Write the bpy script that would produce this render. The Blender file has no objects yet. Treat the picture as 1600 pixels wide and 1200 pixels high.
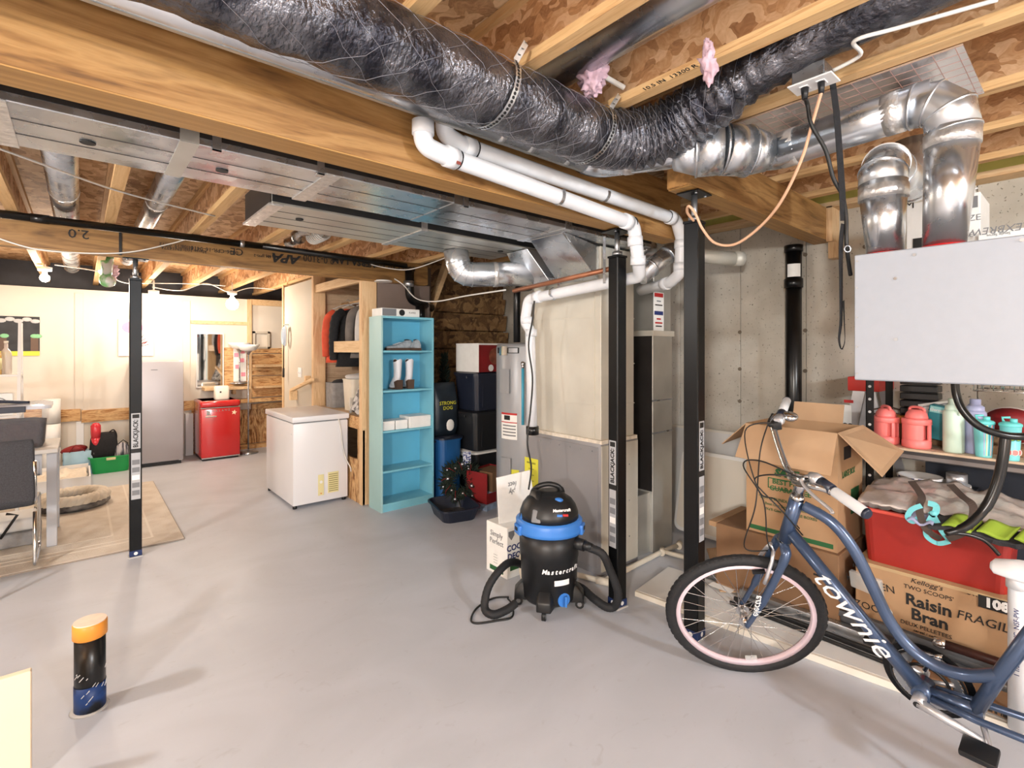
import bpy, bmesh, math, random
from mathutils import Vector, Matrix, noise
random.seed(7)
scene = bpy.context.scene
C = scene.collection
# ---------------------------------------------------------------- camera
CAM_H = 1.5; YAW = math.radians(40.65); FPX = 785.0; CU, CV = 800.0, 546.0
cam_d = bpy.data.cameras.new('camera'); cam = bpy.data.objects.new('camera', cam_d); C.objects.link(cam)
cam.location = (0, 0, CAM_H); cam.rotation_euler = (math.pi/2, 0, -YAW)
cam_d.sensor_width = 36; cam_d.lens = FPX/1600*36; cam_d.shift_y = -(600-CV)/1600; cam_d.clip_start = .02
scene.camera = cam
# ---------------------------------------------------------------- light, exposure
scene.view_settings.view_transform = 'Standard'; scene.view_settings.look = 'None'
scene.view_settings.gamma = 1; scene.view_settings.use_curve_mapping = False
scene.view_settings.exposure = 1.08
wd = bpy.data.worlds.new('world'); scene.world = wd; wd.use_nodes = True
wd.node_tree.nodes['Background'].inputs[0].default_value = (.8, .85, 1, 1); wd.node_tree.nodes['Background'].inputs[1].default_value = .05
def kelvin(k): return {2700:(1,.68,.40),3000:(1,.75,.5),3500:(1,.82,.62),4000:(1,.88,.74),5000:(1,.97,.93),6500:(.86,.93,1)}[k]
def point(name, loc, w, k, r=.06):
    l = bpy.data.lights.new(name, 'POINT'); l.energy = w; l.color = kelvin(k); l.shadow_soft_size = r
    o = bpy.data.objects.new(name, l); C.objects.link(o); o.location = loc; return o
point('camera_flash', (-.12, -.22, 1.66), 9, 6500, .12)
point('bulb_light_left', (-3.0, -1.4, 2.1), 300, 5000, .16)
point('fill_light_behind', (1.3, -3.2, 2.25), 190, 6500, .16)  # unseen fill lamp, added to even out the light from behind
point('fill_light_back_left', (-1.6, 2.9, 2.1), 60, 5000, .1)  # added lamp out of view, fills in light from the left
FAR_BULBS = [((-.28, 7.05, 2.235), 22, 4000), ((.70, 7.75, 2.13), 14, 4000), ((1.50, 7.35, 2.09), 15, 4000)]
# ---------------------------------------------------------------- helpers
def lin(c): return tuple(((x/255)/12.92 if x/255 <= .04045 else ((x/255+.055)/1.055)**2.4) for x in c)
MT = {}
def nodes(m):
    m.use_nodes = True; nt = m.node_tree; return nt, nt.nodes, nt.links, nt.nodes['Principled BSDF']
def setp(b, rough, metal, spec=None, coat=0, alpha=1, trans=0):
    b.inputs['Roughness'].default_value = rough; b.inputs['Metallic'].default_value = metal
    if spec is not None: b.inputs['Specular IOR Level'].default_value = spec
    if coat: b.inputs['Coat Weight'].default_value = coat; b.inputs['Coat Roughness'].default_value = .1
    b.inputs['Alpha'].default_value = alpha; b.inputs['Transmission Weight'].default_value = trans
def mk(name, rgb, rough=.5, metal=0, var=0, vs=4, st=(1,1,1), bump=0, bs=40, rvar=0, rgb2=None, lo=.35, hi=.65, **kw):
    """plain colour with noise variation towards rgb2 and fine relief"""
    if name in MT: return MT[name]
    m = bpy.data.materials.new(name); nt, N, L, b = nodes(m); setp(b, rough, metal, **kw)
    c = lin(rgb); b.inputs['Base Color'].default_value = (*c, 1); m.diffuse_color = (*c, 1)
    if var or rgb2 or bump or rvar:
        tc = N.new('ShaderNodeTexCoord'); mp = N.new('ShaderNodeMapping'); mp.inputs['Scale'].default_value = st
        L.new(tc.outputs['Object'], mp.inputs[0])
    if var or rgb2 or rvar:
        n = N.new('ShaderNodeTexNoise'); n.inputs['Scale'].default_value = vs; n.inputs['Detail'].default_value = 6
        L.new(mp.outputs[0], n.inputs['Vector'])
    if var or rgb2:
        r = N.new('ShaderNodeValToRGB'); r.color_ramp.elements[0].position = lo; r.color_ramp.elements[1].position = hi
        r.color_ramp.elements[0].color = (*(x*(1-var) for x in c), 1)
        r.color_ramp.elements[1].color = (*lin(rgb2), 1) if rgb2 else (*(min(1, x*(1+var)) for x in c), 1)
        L.new(n.outputs[0], r.inputs[0]); L.new(r.outputs[0], b.inputs['Base Color'])
    if rvar:
        mr = N.new('ShaderNodeMapRange'); mr.inputs['From Min'].default_value = .3; mr.inputs['From Max'].default_value = .7
        mr.inputs['To Min'].default_value = max(.02, rough-rvar); mr.inputs['To Max'].default_value = rough+rvar
        L.new(n.outputs[0], mr.inputs[0]); L.new(mr.outputs[0], b.inputs['Roughness'])
    if bump:
        n2 = N.new('ShaderNodeTexNoise'); n2.inputs['Scale'].default_value = bs; n2.inputs['Detail'].default_value = 4
        L.new(mp.outputs[0], n2.inputs['Vector']); bp = N.new('ShaderNodeBump'); bp.inputs['Strength'].default_value = bump
        bp.inputs['Distance'].default_value = .01; L.new(n2.outputs[0], bp.inputs['Height']); L.new(bp.outputs[0], b.inputs['Normal'])
    MT[name] = m; return m
def wood(name, stops, st, scale=3, dist=1.5, rough=.55, fine=.25, bump=.1):
    m = bpy.data.materials.new(name); nt, N, L, b = nodes(m); setp(b, rough, 0)
    tc = N.new('ShaderNodeTexCoord'); mp = N.new('ShaderNodeMapping'); mp.inputs['Scale'].default_value = st
    L.new(tc.outputs['Object'], mp.inputs[0])
    n = N.new('ShaderNodeTexNoise'); n.inputs['Scale'].default_value = scale; n.inputs['Detail'].default_value = 3; n.inputs['Distortion'].default_value = dist
    L.new(mp.outputs[0], n.inputs['Vector'])
    n2 = N.new('ShaderNodeTexNoise'); n2.inputs['Scale'].default_value = scale*14; n2.inputs['Detail'].default_value = 5
    L.new(mp.outputs[0], n2.inputs['Vector'])
    ma = N.new('ShaderNodeMath'); ma.operation = 'MULTIPLY_ADD'; ma.inputs[1].default_value = fine
    L.new(n2.outputs[0], ma.inputs[0]); L.new(n.outputs[0], ma.inputs[2])
    sb = N.new('ShaderNodeMath'); sb.operation = 'SUBTRACT'; sb.inputs[1].default_value = fine*.5; L.new(ma.outputs[0], sb.inputs[0])
    r = N.new('ShaderNodeValToRGB'); cr = r.color_ramp
    for i, (p, c) in enumerate(stops):
        e = cr.elements[i] if i < 2 else cr.elements.new(p)
        e.position = p; e.color = (*lin(c), 1)
    L.new(sb.outputs[0], r.inputs[0]); L.new(r.outputs[0], b.inputs['Base Color'])
    bp = N.new('ShaderNodeBump'); bp.inputs['Strength'].default_value = bump; bp.inputs['Distance'].default_value = .005
    L.new(n2.outputs[0], bp.inputs['Height']); L.new(bp.outputs[0], b.inputs['Normal'])
    MT[name] = m; return m
def osb(name, stops, scale=22, rough=.75):
    m = bpy.data.materials.new(name); nt, N, L, b = nodes(m); setp(b, rough, 0)
    tc = N.new('ShaderNodeTexCoord'); mp = N.new('ShaderNodeMapping'); mp.inputs['Scale'].default_value = (1, .45, 1)
    mp.inputs['Rotation'].default_value = (.2, .1, .5)
    n = N.new('ShaderNodeTexNoise'); n.inputs['Scale'].default_value = 6
    L.new(tc.outputs['Object'], n.inputs['Vector'])
    ad = N.new('ShaderNodeMixRGB'); ad.blend_type = 'ADD'; ad.inputs[0].default_value = .25
    L.new(tc.outputs['Object'], ad.inputs[1]); L.new(n.outputs['Color'], ad.inputs[2]); L.new(ad.outputs[0], mp.inputs[0])
    v = N.new('ShaderNodeTexVoronoi'); v.inputs['Scale'].default_value = scale; L.new(mp.outputs[0], v.inputs['Vector'])
    sx = N.new('ShaderNodeSeparateColor'); L.new(v.outputs['Color'], sx.inputs[0])
    n3 = N.new('ShaderNodeTexNoise'); n3.inputs['Scale'].default_value = 90; L.new(mp.outputs[0], n3.inputs['Vector'])
    mx = N.new('ShaderNodeMath'); mx.operation = 'MULTIPLY_ADD'; mx.inputs[1].default_value = .45; L.new(n3.outputs[0], mx.inputs[0])
    mu = N.new('ShaderNodeMath'); mu.operation = 'MULTIPLY'; mu.inputs[1].default_value = .6; L.new(sx.outputs[0], mu.inputs[0]); L.new(mu.outputs[0], mx.inputs[2])
    r = N.new('ShaderNodeValToRGB'); cr = r.color_ramp
    for i, (p, c) in enumerate(stops):
        e = cr.elements[i] if i < 2 else cr.elements.new(p)
        e.position = p; e.color = (*lin(c), 1)
    L.new(mx.outputs[0], r.inputs[0]); L.new(r.outputs[0], b.inputs['Base Color'])
    bp = N.new('ShaderNodeBump'); bp.inputs['Strength'].default_value = .35; bp.inputs['Distance'].default_value = .004
    L.new(mx.outputs[0], bp.inputs['Height']); L.new(bp.outputs[0], b.inputs['Normal'])
    MT[name] = m; return m
W = {}
def I4(): return Matrix.Identity(4)
def frame(o, x, y):
    """matrix with origin o, x axis and (approximate) y axis given in world"""
    x = Vector(x).normalized(); y = Vector(y); z = x.cross(y).normalized(); y = z.cross(x)
    M = Matrix((x, y, z)).transposed().to_4x4(); M.translation = Vector(o); return M
def TR(x, y, z=0, rz=0, rx=0, ry=0):
    return Matrix.Translation((x, y, z)) @ Matrix.Rotation(rz, 4, 'Z') @ Matrix.Rotation(ry, 4, 'Y') @ Matrix.Rotation(rx, 4, 'X')
def ray(u, v):
    k = (u-CU)/FPX; return Vector((math.sin(YAW)+math.cos(YAW)*k, math.cos(YAW)-math.sin(YAW)*k, -(v-CV)/FPX))
O0 = Vector((0, 0, CAM_H))
def PZ(u, v, z=0.): q = ray(u, v); return O0+q*((z-CAM_H)/q.z)
def PX(u, v, x): q = ray(u, v); return O0+q*(x/q.x)
def PY(u, v, y): q = ray(u, v); return O0+q*(y/q.y)
def PD(u, v, d): return O0+ray(u, v)*d
def finish(o, label=None, cat=None, group=None, kind=None):
    if label: o['label'] = label
    if cat: o['category'] = cat
    if group: o['group'] = group
    if kind: o['kind'] = kind
    return o
def thing(name, label, cat, loc=(0,0,0), rz=0, group=None, M=None):
    o = bpy.data.objects.new(name, None); C.objects.link(o); o.empty_display_size = .05
    M = M if M is not None else TR(loc[0], loc[1], loc[2], rz)
    o.matrix_basis = M; W[o.name] = M.copy(); return finish(o, label, cat, group)
class MB:
    def __init__(s, M=None): s.v = []; s.f = []; s.s = []; s.M = M
    def add(s, vs, fs, sm=False, M=None):
        b = len(s.v)
        M = M if M is not None else s.M
        s.v += [M @ Vector(p) for p in vs] if M is not None else [Vector(p) for p in vs]
        s.f += [tuple(b+i for i in f) for f in fs]
        s.s += ([sm]*len(fs) if isinstance(sm, bool) else sm); return s
    def box(s, a, b, M=None):
        x0, y0, z0 = a; x1, y1, z1 = b
        return s.add([(x0,y0,z0),(x1,y0,z0),(x1,y1,z0),(x0,y1,z0),(x0,y0,z1),(x1,y0,z1),(x1,y1,z1),(x0,y1,z1)],
                     [(3,2,1,0),(4,5,6,7),(0,1,5,4),(1,2,6,5),(2,3,7,6),(3,0,4,7)], M=M)
    def cbox(s, c, d, M=None): return s.box([c[i]-d[i]/2 for i in range(3)], [c[i]+d[i]/2 for i in range(3)], M)
    def hexa(s, p, M=None): return s.add(p, [(3,2,1,0),(4,5,6,7),(0,1,5,4),(1,2,6,5),(2,3,7,6),(3,0,4,7)], M=M)
    def lathe(s, prof, n=20, M=None, sm=True, a0=0, a1=None):
        full = a1 is None; a1 = a0+2*math.pi if full else a1; k = n if full else n+1
        vs = [(r*math.cos(a0+(a1-a0)*j/n), r*math.sin(a0+(a1-a0)*j/n), z) for r, z in prof for j in range(k)]
        fs = []; f2 = []
        for i in range(len(prof)-1):
            for j in range(n):
                a = i*k+j; b = i*k+(j+1) % k if full else i*k+j+1
                fs.append((a, b, b+k, a+k))
        sm2 = [sm]*len(fs)
        if full and tuple(prof[0]) != tuple(prof[-1]):
            if prof[0][0] > 1e-6: fs.append(tuple(range(k-1, -1, -1))); sm2.append(False)
            if prof[-1][0] > 1e-6: fs.append(tuple(range((len(prof)-1)*k, len(prof)*k))); sm2.append(False)
        return s.add(vs, fs, sm2, M)
    def cyl(s, p0, p1, r0, r1=None, n=14, M=None):
        p0 = Vector(p0); p1 = Vector(p1); d = p1-p0; r1 = r0 if r1 is None else r1
        q = d.to_track_quat('Z', 'Y').to_matrix().to_4x4(); q.translation = p0
        if M is not None: q = M @ q
        elif s.M is not None: q = s.M @ q
        return s.lathe([(r0, 0), (r1, d.length)], n, q)
    def tube(s, pts, r, n=8, closed=False, caps=True, M=None, sm=True, up=None):
        P = [Vector(p) for p in pts]; m = len(P); R = r if isinstance(r, (list, tuple)) else [r]*m
        vs = []; t0 = None
        for i in range(m):
            if closed: t = (P[(i+1) % m]-P[i-1]).normalized()
            else: t = (P[min(i+1, m-1)]-P[max(i-1, 0)]).normalized()
            if t0 is None:
                u = Vector((0,0,1)) if abs(t.z) < .9 else Vector((1,0,0))
                if up: u = Vector(up)
                a = t.cross(u).normalized()
            else:
                a = a - t*a.dot(t); a = a.normalized() if a.length > 1e-6 else t.orthogonal().normalized()
            t0 = t; b = t.cross(a)
            vs += [P[i]+(a*math.cos(2*math.pi*j/n)+b*math.sin(2*math.pi*j/n))*R[i] for j in range(n)]
        fs = []
        for i in range(m if closed else m-1):
            for j in range(n):
                k = (i+1) % m; fs.append((i*n+j, i*n+(j+1) % n, k*n+(j+1) % n, k*n+j))
        sl = [sm]*len(fs)
        if caps and not closed: fs += [tuple(range(n-1, -1, -1)), tuple(range((m-1)*n, m*n))]; sl += [False, False]
        return s.add(vs, fs, sl, M)
    def ribbon(s, pts, w, t=.002, M=None, side=None):
        """flat strap along pts; side = world width direction(s)"""
        P = [Vector(p) for p in pts]; vs = []; m = len(P)
        for i in range(m):
            tg = (P[min(i+1, m-1)]-P[max(i-1, 0)]).normalized()
            sd = Vector(side[i] if isinstance(side, list) else side); sd = (sd-tg*sd.dot(tg)).normalized(); nn = tg.cross(sd)
            vs += [P[i]+sd*w/2+nn*t/2, P[i]-sd*w/2+nn*t/2, P[i]-sd*w/2-nn*t/2, P[i]+sd*w/2-nn*t/2]
        fs = [(i*4+j, i*4+(j+1) % 4, i*4+4+(j+1) % 4, i*4+4+j) for i in range(m-1) for j in range(4)]
        fs += [(3,2,1,0), tuple((m-1)*4+j for j in range(4))]
        return s.add(vs, fs, False, M)
    def prism(s, poly, z0, z1, M=None):
        n = len(poly); vs = [(x, y, z0) for x, y in poly]+[(x, y, z1) for x, y in poly]
        fs = [tuple(range(n-1, -1, -1)), tuple(range(n, 2*n))]+[(i, (i+1) % n, n+(i+1) % n, n+i) for i in range(n)]
        return s.add(vs, fs, False, M)
    def sph(s, c, r, n=14, m=8, M=None):
        r = (r, r, r) if isinstance(r, (int, float)) else r
        vs = [(c[0], c[1], c[2]-r[2])]
        for i in range(1, m):
            t = math.pi*i/m
            vs += [(c[0]+r[0]*math.sin(t)*math.cos(2*math.pi*j/n), c[1]+r[1]*math.sin(t)*math.sin(2*math.pi*j/n), c[2]-r[2]*math.cos(t)) for j in range(n)]
        vs.append((c[0], c[1], c[2]+r[2])); e = len(vs)-1
        fs = [(0, 1+(j+1) % n, 1+j) for j in range(n)]
        for i in range(m-2): fs += [(1+i*n+j, 1+i*n+(j+1) % n, 1+(i+1)*n+(j+1) % n, 1+(i+1)*n+j) for j in range(n)]
        fs += [(e, 1+(m-2)*n+j, 1+(m-2)*n+(j+1) % n) for j in range(n)]
        return s.add(vs, fs, True, M)
    def torus(s, c, R, r, n=24, m=8, M=None, ax=None):
        vs = [(c[0]+(R+r*math.cos(2*math.pi*j/m))*math.cos(2*math.pi*i/n), c[1]+(R+r*math.cos(2*math.pi*j/m))*math.sin(2*math.pi*i/n), c[2]+r*math.sin(2*math.pi*j/m)) for i in range(n) for j in range(m)]
        fs = [(i*m+j, ((i+1) % n)*m+j, ((i+1) % n)*m+(j+1) % m, i*m+(j+1) % m) for i in range(n) for j in range(m)]
        return s.add(vs, fs, True, M)
    def grid(s, fn, nu, nv, M=None, sm=True, th=0):
        vs = [fn(i/nu, j/nv) for i in range(nu+1) for j in range(nv+1)]; k = nv+1
        fs = [(i*k+j, (i+1)*k+j, (i+1)*k+j+1, i*k+j+1) for i in range(nu) for j in range(nv)]
        if not th: return s.add(vs, fs, sm, M)
        V = [Vector(v) for v in vs]; nrm = [Vector((0,0,0)) for _ in V]
        for f in fs:
            q = (V[f[1]]-V[f[0]]).cross(V[f[3]]-V[f[0]])
            for i in f: nrm[i] += q
        b = len(V); vs2 = V+[v-n.normalized()*th if n.length > 0 else v for v, n in zip(V, nrm)]
        fs2 = fs+[tuple(b+i for i in reversed(f)) for f in fs]
        bd = [(i*k, (i+1)*k) for i in range(nu)]+[(nu*k+j, nu*k+j+1) for j in range(nv)]+[((i+1)*k+nv, i*k+nv) for i in range(nu)]+[(j+1, j) for j in range(nv)]
        fs2 += [(q, p, b+p, b+q) for p, q in bd]
        return s.add(vs2, fs2, [sm]*(2*len(fs))+[False]*len(bd), M)
    def build(s, name, mat, parent=None, label=None, cat=None, group=None, kind=None, bev=0, seg=2, local=False, jitter=0, sub=0, ang=.5):
        if jitter: s.v = [p+Vector(noise.noise_vector(p*6))*jitter for p in s.v]
        vs = s.v; loc = None
        if parent is not None:
            if not local: Mi = W[parent.name].inverted(); vs = [Mi @ p for p in vs]
        elif not local:
            xs = [p.x for p in vs]; ys = [p.y for p in vs]; loc = Vector(((min(xs)+max(xs))/2, (min(ys)+max(ys))/2, min(p.z for p in vs)))
            vs = [p-loc for p in vs]
        me = bpy.data.meshes.new(name); me.from_pydata([tuple(p) for p in vs], [], s.f); me.polygons.foreach_set('use_smooth', s.s)
        if bev or sub:
            bm = bmesh.new(); bm.from_mesh(me)
            if bev:
                ed = [e for e in bm.edges if len(e.link_faces) == 2 and e.calc_face_angle(0) > ang]
                bmesh.ops.bevel(bm, geom=ed, offset=bev, segments=seg, affect='EDGES', profile=.5, clamp_overlap=True)
                if seg > 1:
                    for f in bm.faces: f.smooth = True
            bm.to_mesh(me); bm.free()
            if bev and seg > 1:
                try: me.set_sharp_from_angle(angle=.7)
                except Exception: pass
        me.materials.append(MT[mat] if isinstance(mat, str) else mat)
        o = bpy.data.objects.new(name, me); C.objects.link(o)
        if parent is not None: o.parent = parent; W[o.name] = W[parent.name].copy()
        elif loc is not None: o.location = loc; W[o.name] = Matrix.Translation(loc)
        else: W[o.name] = I4()
        return finish(o, label, cat, group, kind)
def text(st, size, mat, parent, M, name='lettering', wx=1, align='CENTER', ext=.0008, shear=0, bold=0, local=False):
    cu = bpy.data.curves.new('t', 'FONT'); cu.body = st; cu.size = size; cu.align_x = align; cu.align_y = 'CENTER'; cu.resolution_u = 2
    cu.extrude = ext; cu.shear = shear; cu.offset = bold; cu.fill_mode = 'BOTH'
    o = bpy.data.objects.new('t', cu); C.objects.link(o)
    dg = bpy.context.evaluated_depsgraph_get(); me = bpy.data.meshes.new_from_object(o.evaluated_get(dg))
    bpy.data.objects.remove(o); bpy.data.curves.remove(cu)
    T = (M if local else W[parent.name].inverted() @ M) @ Matrix.Diagonal((wx, 1, 1, 1)); me.transform(T)
    me.name = name; me.materials.clear(); me.materials.append(MT[mat])
    q = bpy.data.objects.new(name, me); C.objects.link(q); q.parent = parent; W[q.name] = W[parent.name].copy(); return q
def dup(root, M, label=None, group=None):
    r = root.copy(); C.objects.link(r); r.matrix_basis = M; W[r.name] = M.copy()
    if label: r['label'] = label
    if group: r['group'] = group
    for ch in list(root.children):
        c = ch.copy(); C.objects.link(c); c.parent = r; W[c.name] = M.copy()
        for g in list(ch.children):
            d = g.copy(); C.objects.link(d); d.parent = c; W[d.name] = M.copy()
    return r
def spl(pts, n=8):
    """Catmull-Rom through pts"""
    P = [Vector(p) for p in pts]; out = []
    for i in range(len(P)-1):
        a, b, c, d = P[max(i-1,0)], P[i], P[i+1], P[min(i+2, len(P)-1)]
        for k in range(n):
            t = k/n; out.append(.5*((2*b)+(c-a)*t+(2*a-5*b+4*c-d)*t*t+(3*b-a-3*c+d)*t**3))
    out.append(P[-1]); return out
def fillet(pts, r, n=6):
    """polyline with rounded corners"""
    P = [Vector(p) for p in pts]; out = [P[0]]
    for i in range(1, len(P)-1):
        a = (P[i-1]-P[i]); b = (P[i+1]-P[i]); al = a.angle(b); t = min(r/math.tan(al/2), a.length*.49, b.length*.49)
        p, q = P[i]+a.normalized()*t, P[i]+b.normalized()*t
        for k in range(n+1):
            s = k/n; out.append(p*(1-s)**2+P[i]*2*s*(1-s)+q*s*s)
    out.append(P[-1]); return out
def rnd(a, b): return random.uniform(a, b)
# ---------------------------------------------------------------- materials
mk('paint_white', (232,231,230), .45); mk('paint_black', (11,12,14), .36, var=.3, vs=8, spec=.28); mk('plastic_black', (20,21,23), .42, var=.25, vs=6)
mk('plastic_white', (236,236,234), .35); mk('pvc', (222,224,228), .35, var=.04, vs=9); mk('pvc_cream', (222,214,198), .5, var=.06, vs=7)
mk('abs_black', (14,14,15), .28); mk('rubber', (28,29,32), .7, bump=.3, bs=60); mk('chrome', (215,215,215), .14, 1); mk('steel', (175,178,182), .32, .9, rvar=.1, vs=20)
mk('white_print', (235,235,235), .6); mk('black_print', (25,25,25), .6); mk('grey_print', (120,122,126), .6); mk('green_print', (38,95,52), .7)
mk('red_print', (190,40,40), .6); mk('blue_print', (35,50,110), .6); mk('yellow_label', (226,222,70), .6); mk('paper_white', (238,238,235), .7, var=.03, vs=14)
mk('galv', (205,209,214), .28, .92, var=.10, vs=7, rvar=.1, bump=.04, bs=9); mk('galv_dull', (196,196,190), .42, .72, var=.08, vs=5, rvar=.08, bump=.03, bs=6)
mk('galv_matte', (212,208,196), .5, .35, var=.06, vs=4, rvar=.08)
mk('galv_dark', (60,56,54), .5, .6, var=.15, vs=5)
mk('tape_foil', (216,214,212), .34, .8, var=.12, vs=30, bump=.5, bs=45)
mk('foil_dark', (128,128,134), .24, .85, rgb2=(52,52,60), vs=6, st=(1.6,1,1), bump=1, bs=44, rvar=.1)
mk('copper', (158,104,76), .45, .55, var=.1, vs=8); mk('wire_white', (215,212,206), .5); mk('wire_black', (18,18,18), .5); mk('wire_tan', (214,170,138), .5)
mk('furnace_grey', (150,149,152), .42, .3, var=.03, vs=3); mk('heater_grey', (158,160,164), .35, .25, var=.03, vs=3)
mk('hrv_grey', (160,166,176), .5, .1, var=.015, vs=30); mk('red_plastic', (206,28,34), .35); mk('cardboard', (176,140,104), .8, var=.07, vs=5, bump=.05, bs=60)
mk('cardboard_lit', (190,156,122), .8, var=.05, vs=5); mk('cardboard_dark', (130,98,70), .85, var=.1, vs=6)
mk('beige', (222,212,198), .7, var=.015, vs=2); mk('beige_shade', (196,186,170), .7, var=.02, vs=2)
mk('vapor', (52,52,58), .5, var=.25, vs=5)
mk('red_gloss', (196,30,32), .16, coat=.6); mk('fridge_grey', (176,172,176), .4, .35, var=.02, vs=2); mk('freezer_white', (224,223,226), .3)
mk('shelf_blue', (124,190,208), .5, var=.05, vs=3); mk('shelf_blue_in', (98,180,212), .5, var=.05, vs=3); mk('shelf_side', (160,196,196), .5, var=.04, vs=3)
mk('fabric_black', (26,26,29), .9, var=.25, vs=60, bump=.2, bs=200); mk('fabric_charcoal', (58,58,62), .9, var=.2, vs=160, bump=.15, bs=300)
mk('fabric_cream', (226,216,200), .95, var=.08, vs=14, bump=.6, bs=30); mk('fabric_grey', (148,146,146), .9, var=.12, vs=20, bump=.2, bs=90)
mk('fabric_orange', (214,84,56), .85, var=.1, vs=12); mk('fabric_light', (198,196,194), .9, var=.08, vs=12)
mk('desk_grey', (196,198,204), .5); mk('desk_white', (226,222,216), .5)
mk('clear', (225,230,240), .12, 0, alpha=.05); mk('clear_lid', (205,214,232), .2, 0, alpha=.55); mk('glass', (240,245,245), .05, 0, alpha=.3)
mk('soil', (46,28,24), .95, var=.3, vs=40, bump=.6, bs=60)
mk('mirror', (230,232,232), .03, 1); mk('teal', (24,130,142), .5); mk('pink', (240,126,122), .42); mk('mint', (204,226,210), .4); mk('lilac', (168,172,206), .4); mk('aqua', (124,210,214), .4)
mk('lime', (150,180,56), .7); mk('aqua_web', (120,208,216), .75, bump=.15, bs=200); mk('orange', (232,150,54), .4); mk('green_plastic', (18,160,78), .4); mk('bin_red', (168,46,38), .35, alpha=.86)
mk('bin_red_rim', (214,84,70), .35)
mk('silver_bag', (210,202,198), .32, .5, var=.12, vs=6, bump=.8, bs=14); mk('strap_brown', (74,62,56), .8)
mk('alu', (205,206,210), .35, .75, var=.05, vs=12); mk('bike_blue', (70,88,118), .3, .5, coat=.4); mk('rim_pink', (226,206,216), .35, .1); mk('grip_grey', (205,208,212), .6)
mk('vac_blue', (58,124,206), .38); mk('tape_tan', (188,160,120), .4)
mk('foam_white', (214,214,212), .8, var=.03, vs=3); mk('foam_edge', (222,216,204), .85)
mk('pink_wool', (204,172,184), 1, var=.1, vs=20, bump=.8, bs=40); mk('pine', (222,190,146), .7, var=.1, vs=3, st=(1,1,12), bump=.05)
mk('tote_black', (28,30,34), .4); mk('tote_blue', (28,84,140), .45); mk('tote_navy', (30,36,52), .38); mk('tote_lime', (120,160,60), .5)
mk('wreath_green', (30,44,34), .9, var=.4, vs=40); mk('ball_silver', (190,192,196), .25, .9); mk('dark_red', (130,22,26), .6, var=.15, vs=5)
mk('boot_white', (214,216,222), .6); mk('boot_sole', (78,58,46), .7); mk('shoe_grey', (150,160,168), .8, var=.15, vs=40)
mk('navy_sticker', (22,44,92), .45); mk('chalk', (62,62,64), .85, var=.2, vs=9); mk('vent_yellow', (222,212,160), .5)
mk('tan_door', (236,214,186), .55, var=.02, vs=3); mk('saddle_white', (232,234,238), .4)
mk('dark_brown_rod', (60,30,24), .4); mk('strip_grey', (84,86,90), .45, .3); mk('ladder_red', (216,58,52), .5)
m = mk('bulb_lit', (255,240,214), .4); nt, N, L, b = nodes(m); b.inputs['Emission Color'].default_value = (1,.88,.68,1); b.inputs['Emission Strength'].default_value = 14
wood('lvl', [(.25,(88,58,28)),(.42,(140,100,54)),(.58,(166,126,76)),(.8,(116,80,42))], (.55,5,5), 2.2, 2.2, .5, .18)
wood('lvl_dark', [(.25,(84,58,30)),(.42,(126,92,52)),(.58,(150,114,68)),(.8,(100,72,40))], (.55,5,5), 2.2, 2.0, .5, .18)
wood('lvl_edge', [(.3,(150,108,56)),(.7,(180,138,78))], (.4,22,22), 3, .4, .55, .4)
wood('lumber', [(.3,(208,170,124)),(.55,(226,194,150)),(.75,(198,152,104))], (7,.5,7), 3, 1.2, .7, .3)
wood('lumber_z', [(.3,(206,166,120)),(.55,(226,192,148)),(.75,(188,140,96))], (8,8,.5), 3, 1.2, .7, .3)
wood('joist_flange', [(.3,(200,156,104)),(.55,(220,182,130)),(.75,(184,136,86))], (9,.4,9), 3, 1.0, .7, .35)
wood('burnt', [(.25,(92,58,32)),(.40,(182,128,76)),(.55,(226,186,132)),(.75,(150,98,52))], (.8,5,6), 2.4, 3.5, .7, .35)
wood('burnt_v', [(.25,(70,44,26)),(.42,(160,110,64)),(.58,(222,182,130)),(.8,(120,78,44))], (5,5,1.0), 2.0, 3.5, .7, .35)
wood('ply', [(.3,(178,150,120)),(.5,(206,182,152)),(.7,(166,138,108))], (1,1,9), 2.5, 1.0, .7, .3)
osb('osb_ceiling', [(.15,(150,110,76)),(.45,(206,166,122)),(.8,(232,200,158))], 20)
osb('osb_web', [(.15,(150,104,66)),(.5,(202,152,104)),(.85,(230,192,150))], 26)
osb('osb_shaded', [(.15,(70,48,30)),(.5,(124,92,58)),(.85,(160,126,84))], 20)  # darkened flake board, the nook's shade is put into the colour
# ================================================================ structure
fm = bpy.data.materials.new('floor_paint'); MT['floor_paint'] = fm; nt, N, L, b = nodes(fm); setp(b, .4, 0, spec=.4)
tc = N.new('ShaderNodeTexCoord'); n1 = N.new('ShaderNodeTexNoise'); n1.inputs['Scale'].default_value = 1.3; n1.inputs['Detail'].default_value = 8; n1.inputs['Distortion'].default_value = 1.2
mp = N.new('ShaderNodeMapping'); mp.inputs['Rotation'].default_value = (0,0,.6); mp.inputs['Scale'].default_value = (1,1.5,1); L.new(tc.outputs['Object'], mp.inputs[0]); L.new(mp.outputs[0], n1.inputs['Vector'])
n2 = N.new('ShaderNodeTexNoise'); n2.inputs['Scale'].default_value = 9; n2.inputs['Detail'].default_value = 8; n2.inputs['Distortion'].default_value = 2; L.new(mp.outputs[0], n2.inputs['Vector'])
r1 = N.new('ShaderNodeValToRGB'); r1.color_ramp.elements[0].position = .34; r1.color_ramp.elements[1].position = .66
r1.color_ramp.elements[0].color = (*lin((184,188,196)),1); r1.color_ramp.elements[1].color = (*lin((193,197,206)),1); L.new(n1.outputs[0], r1.inputs[0])
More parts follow.
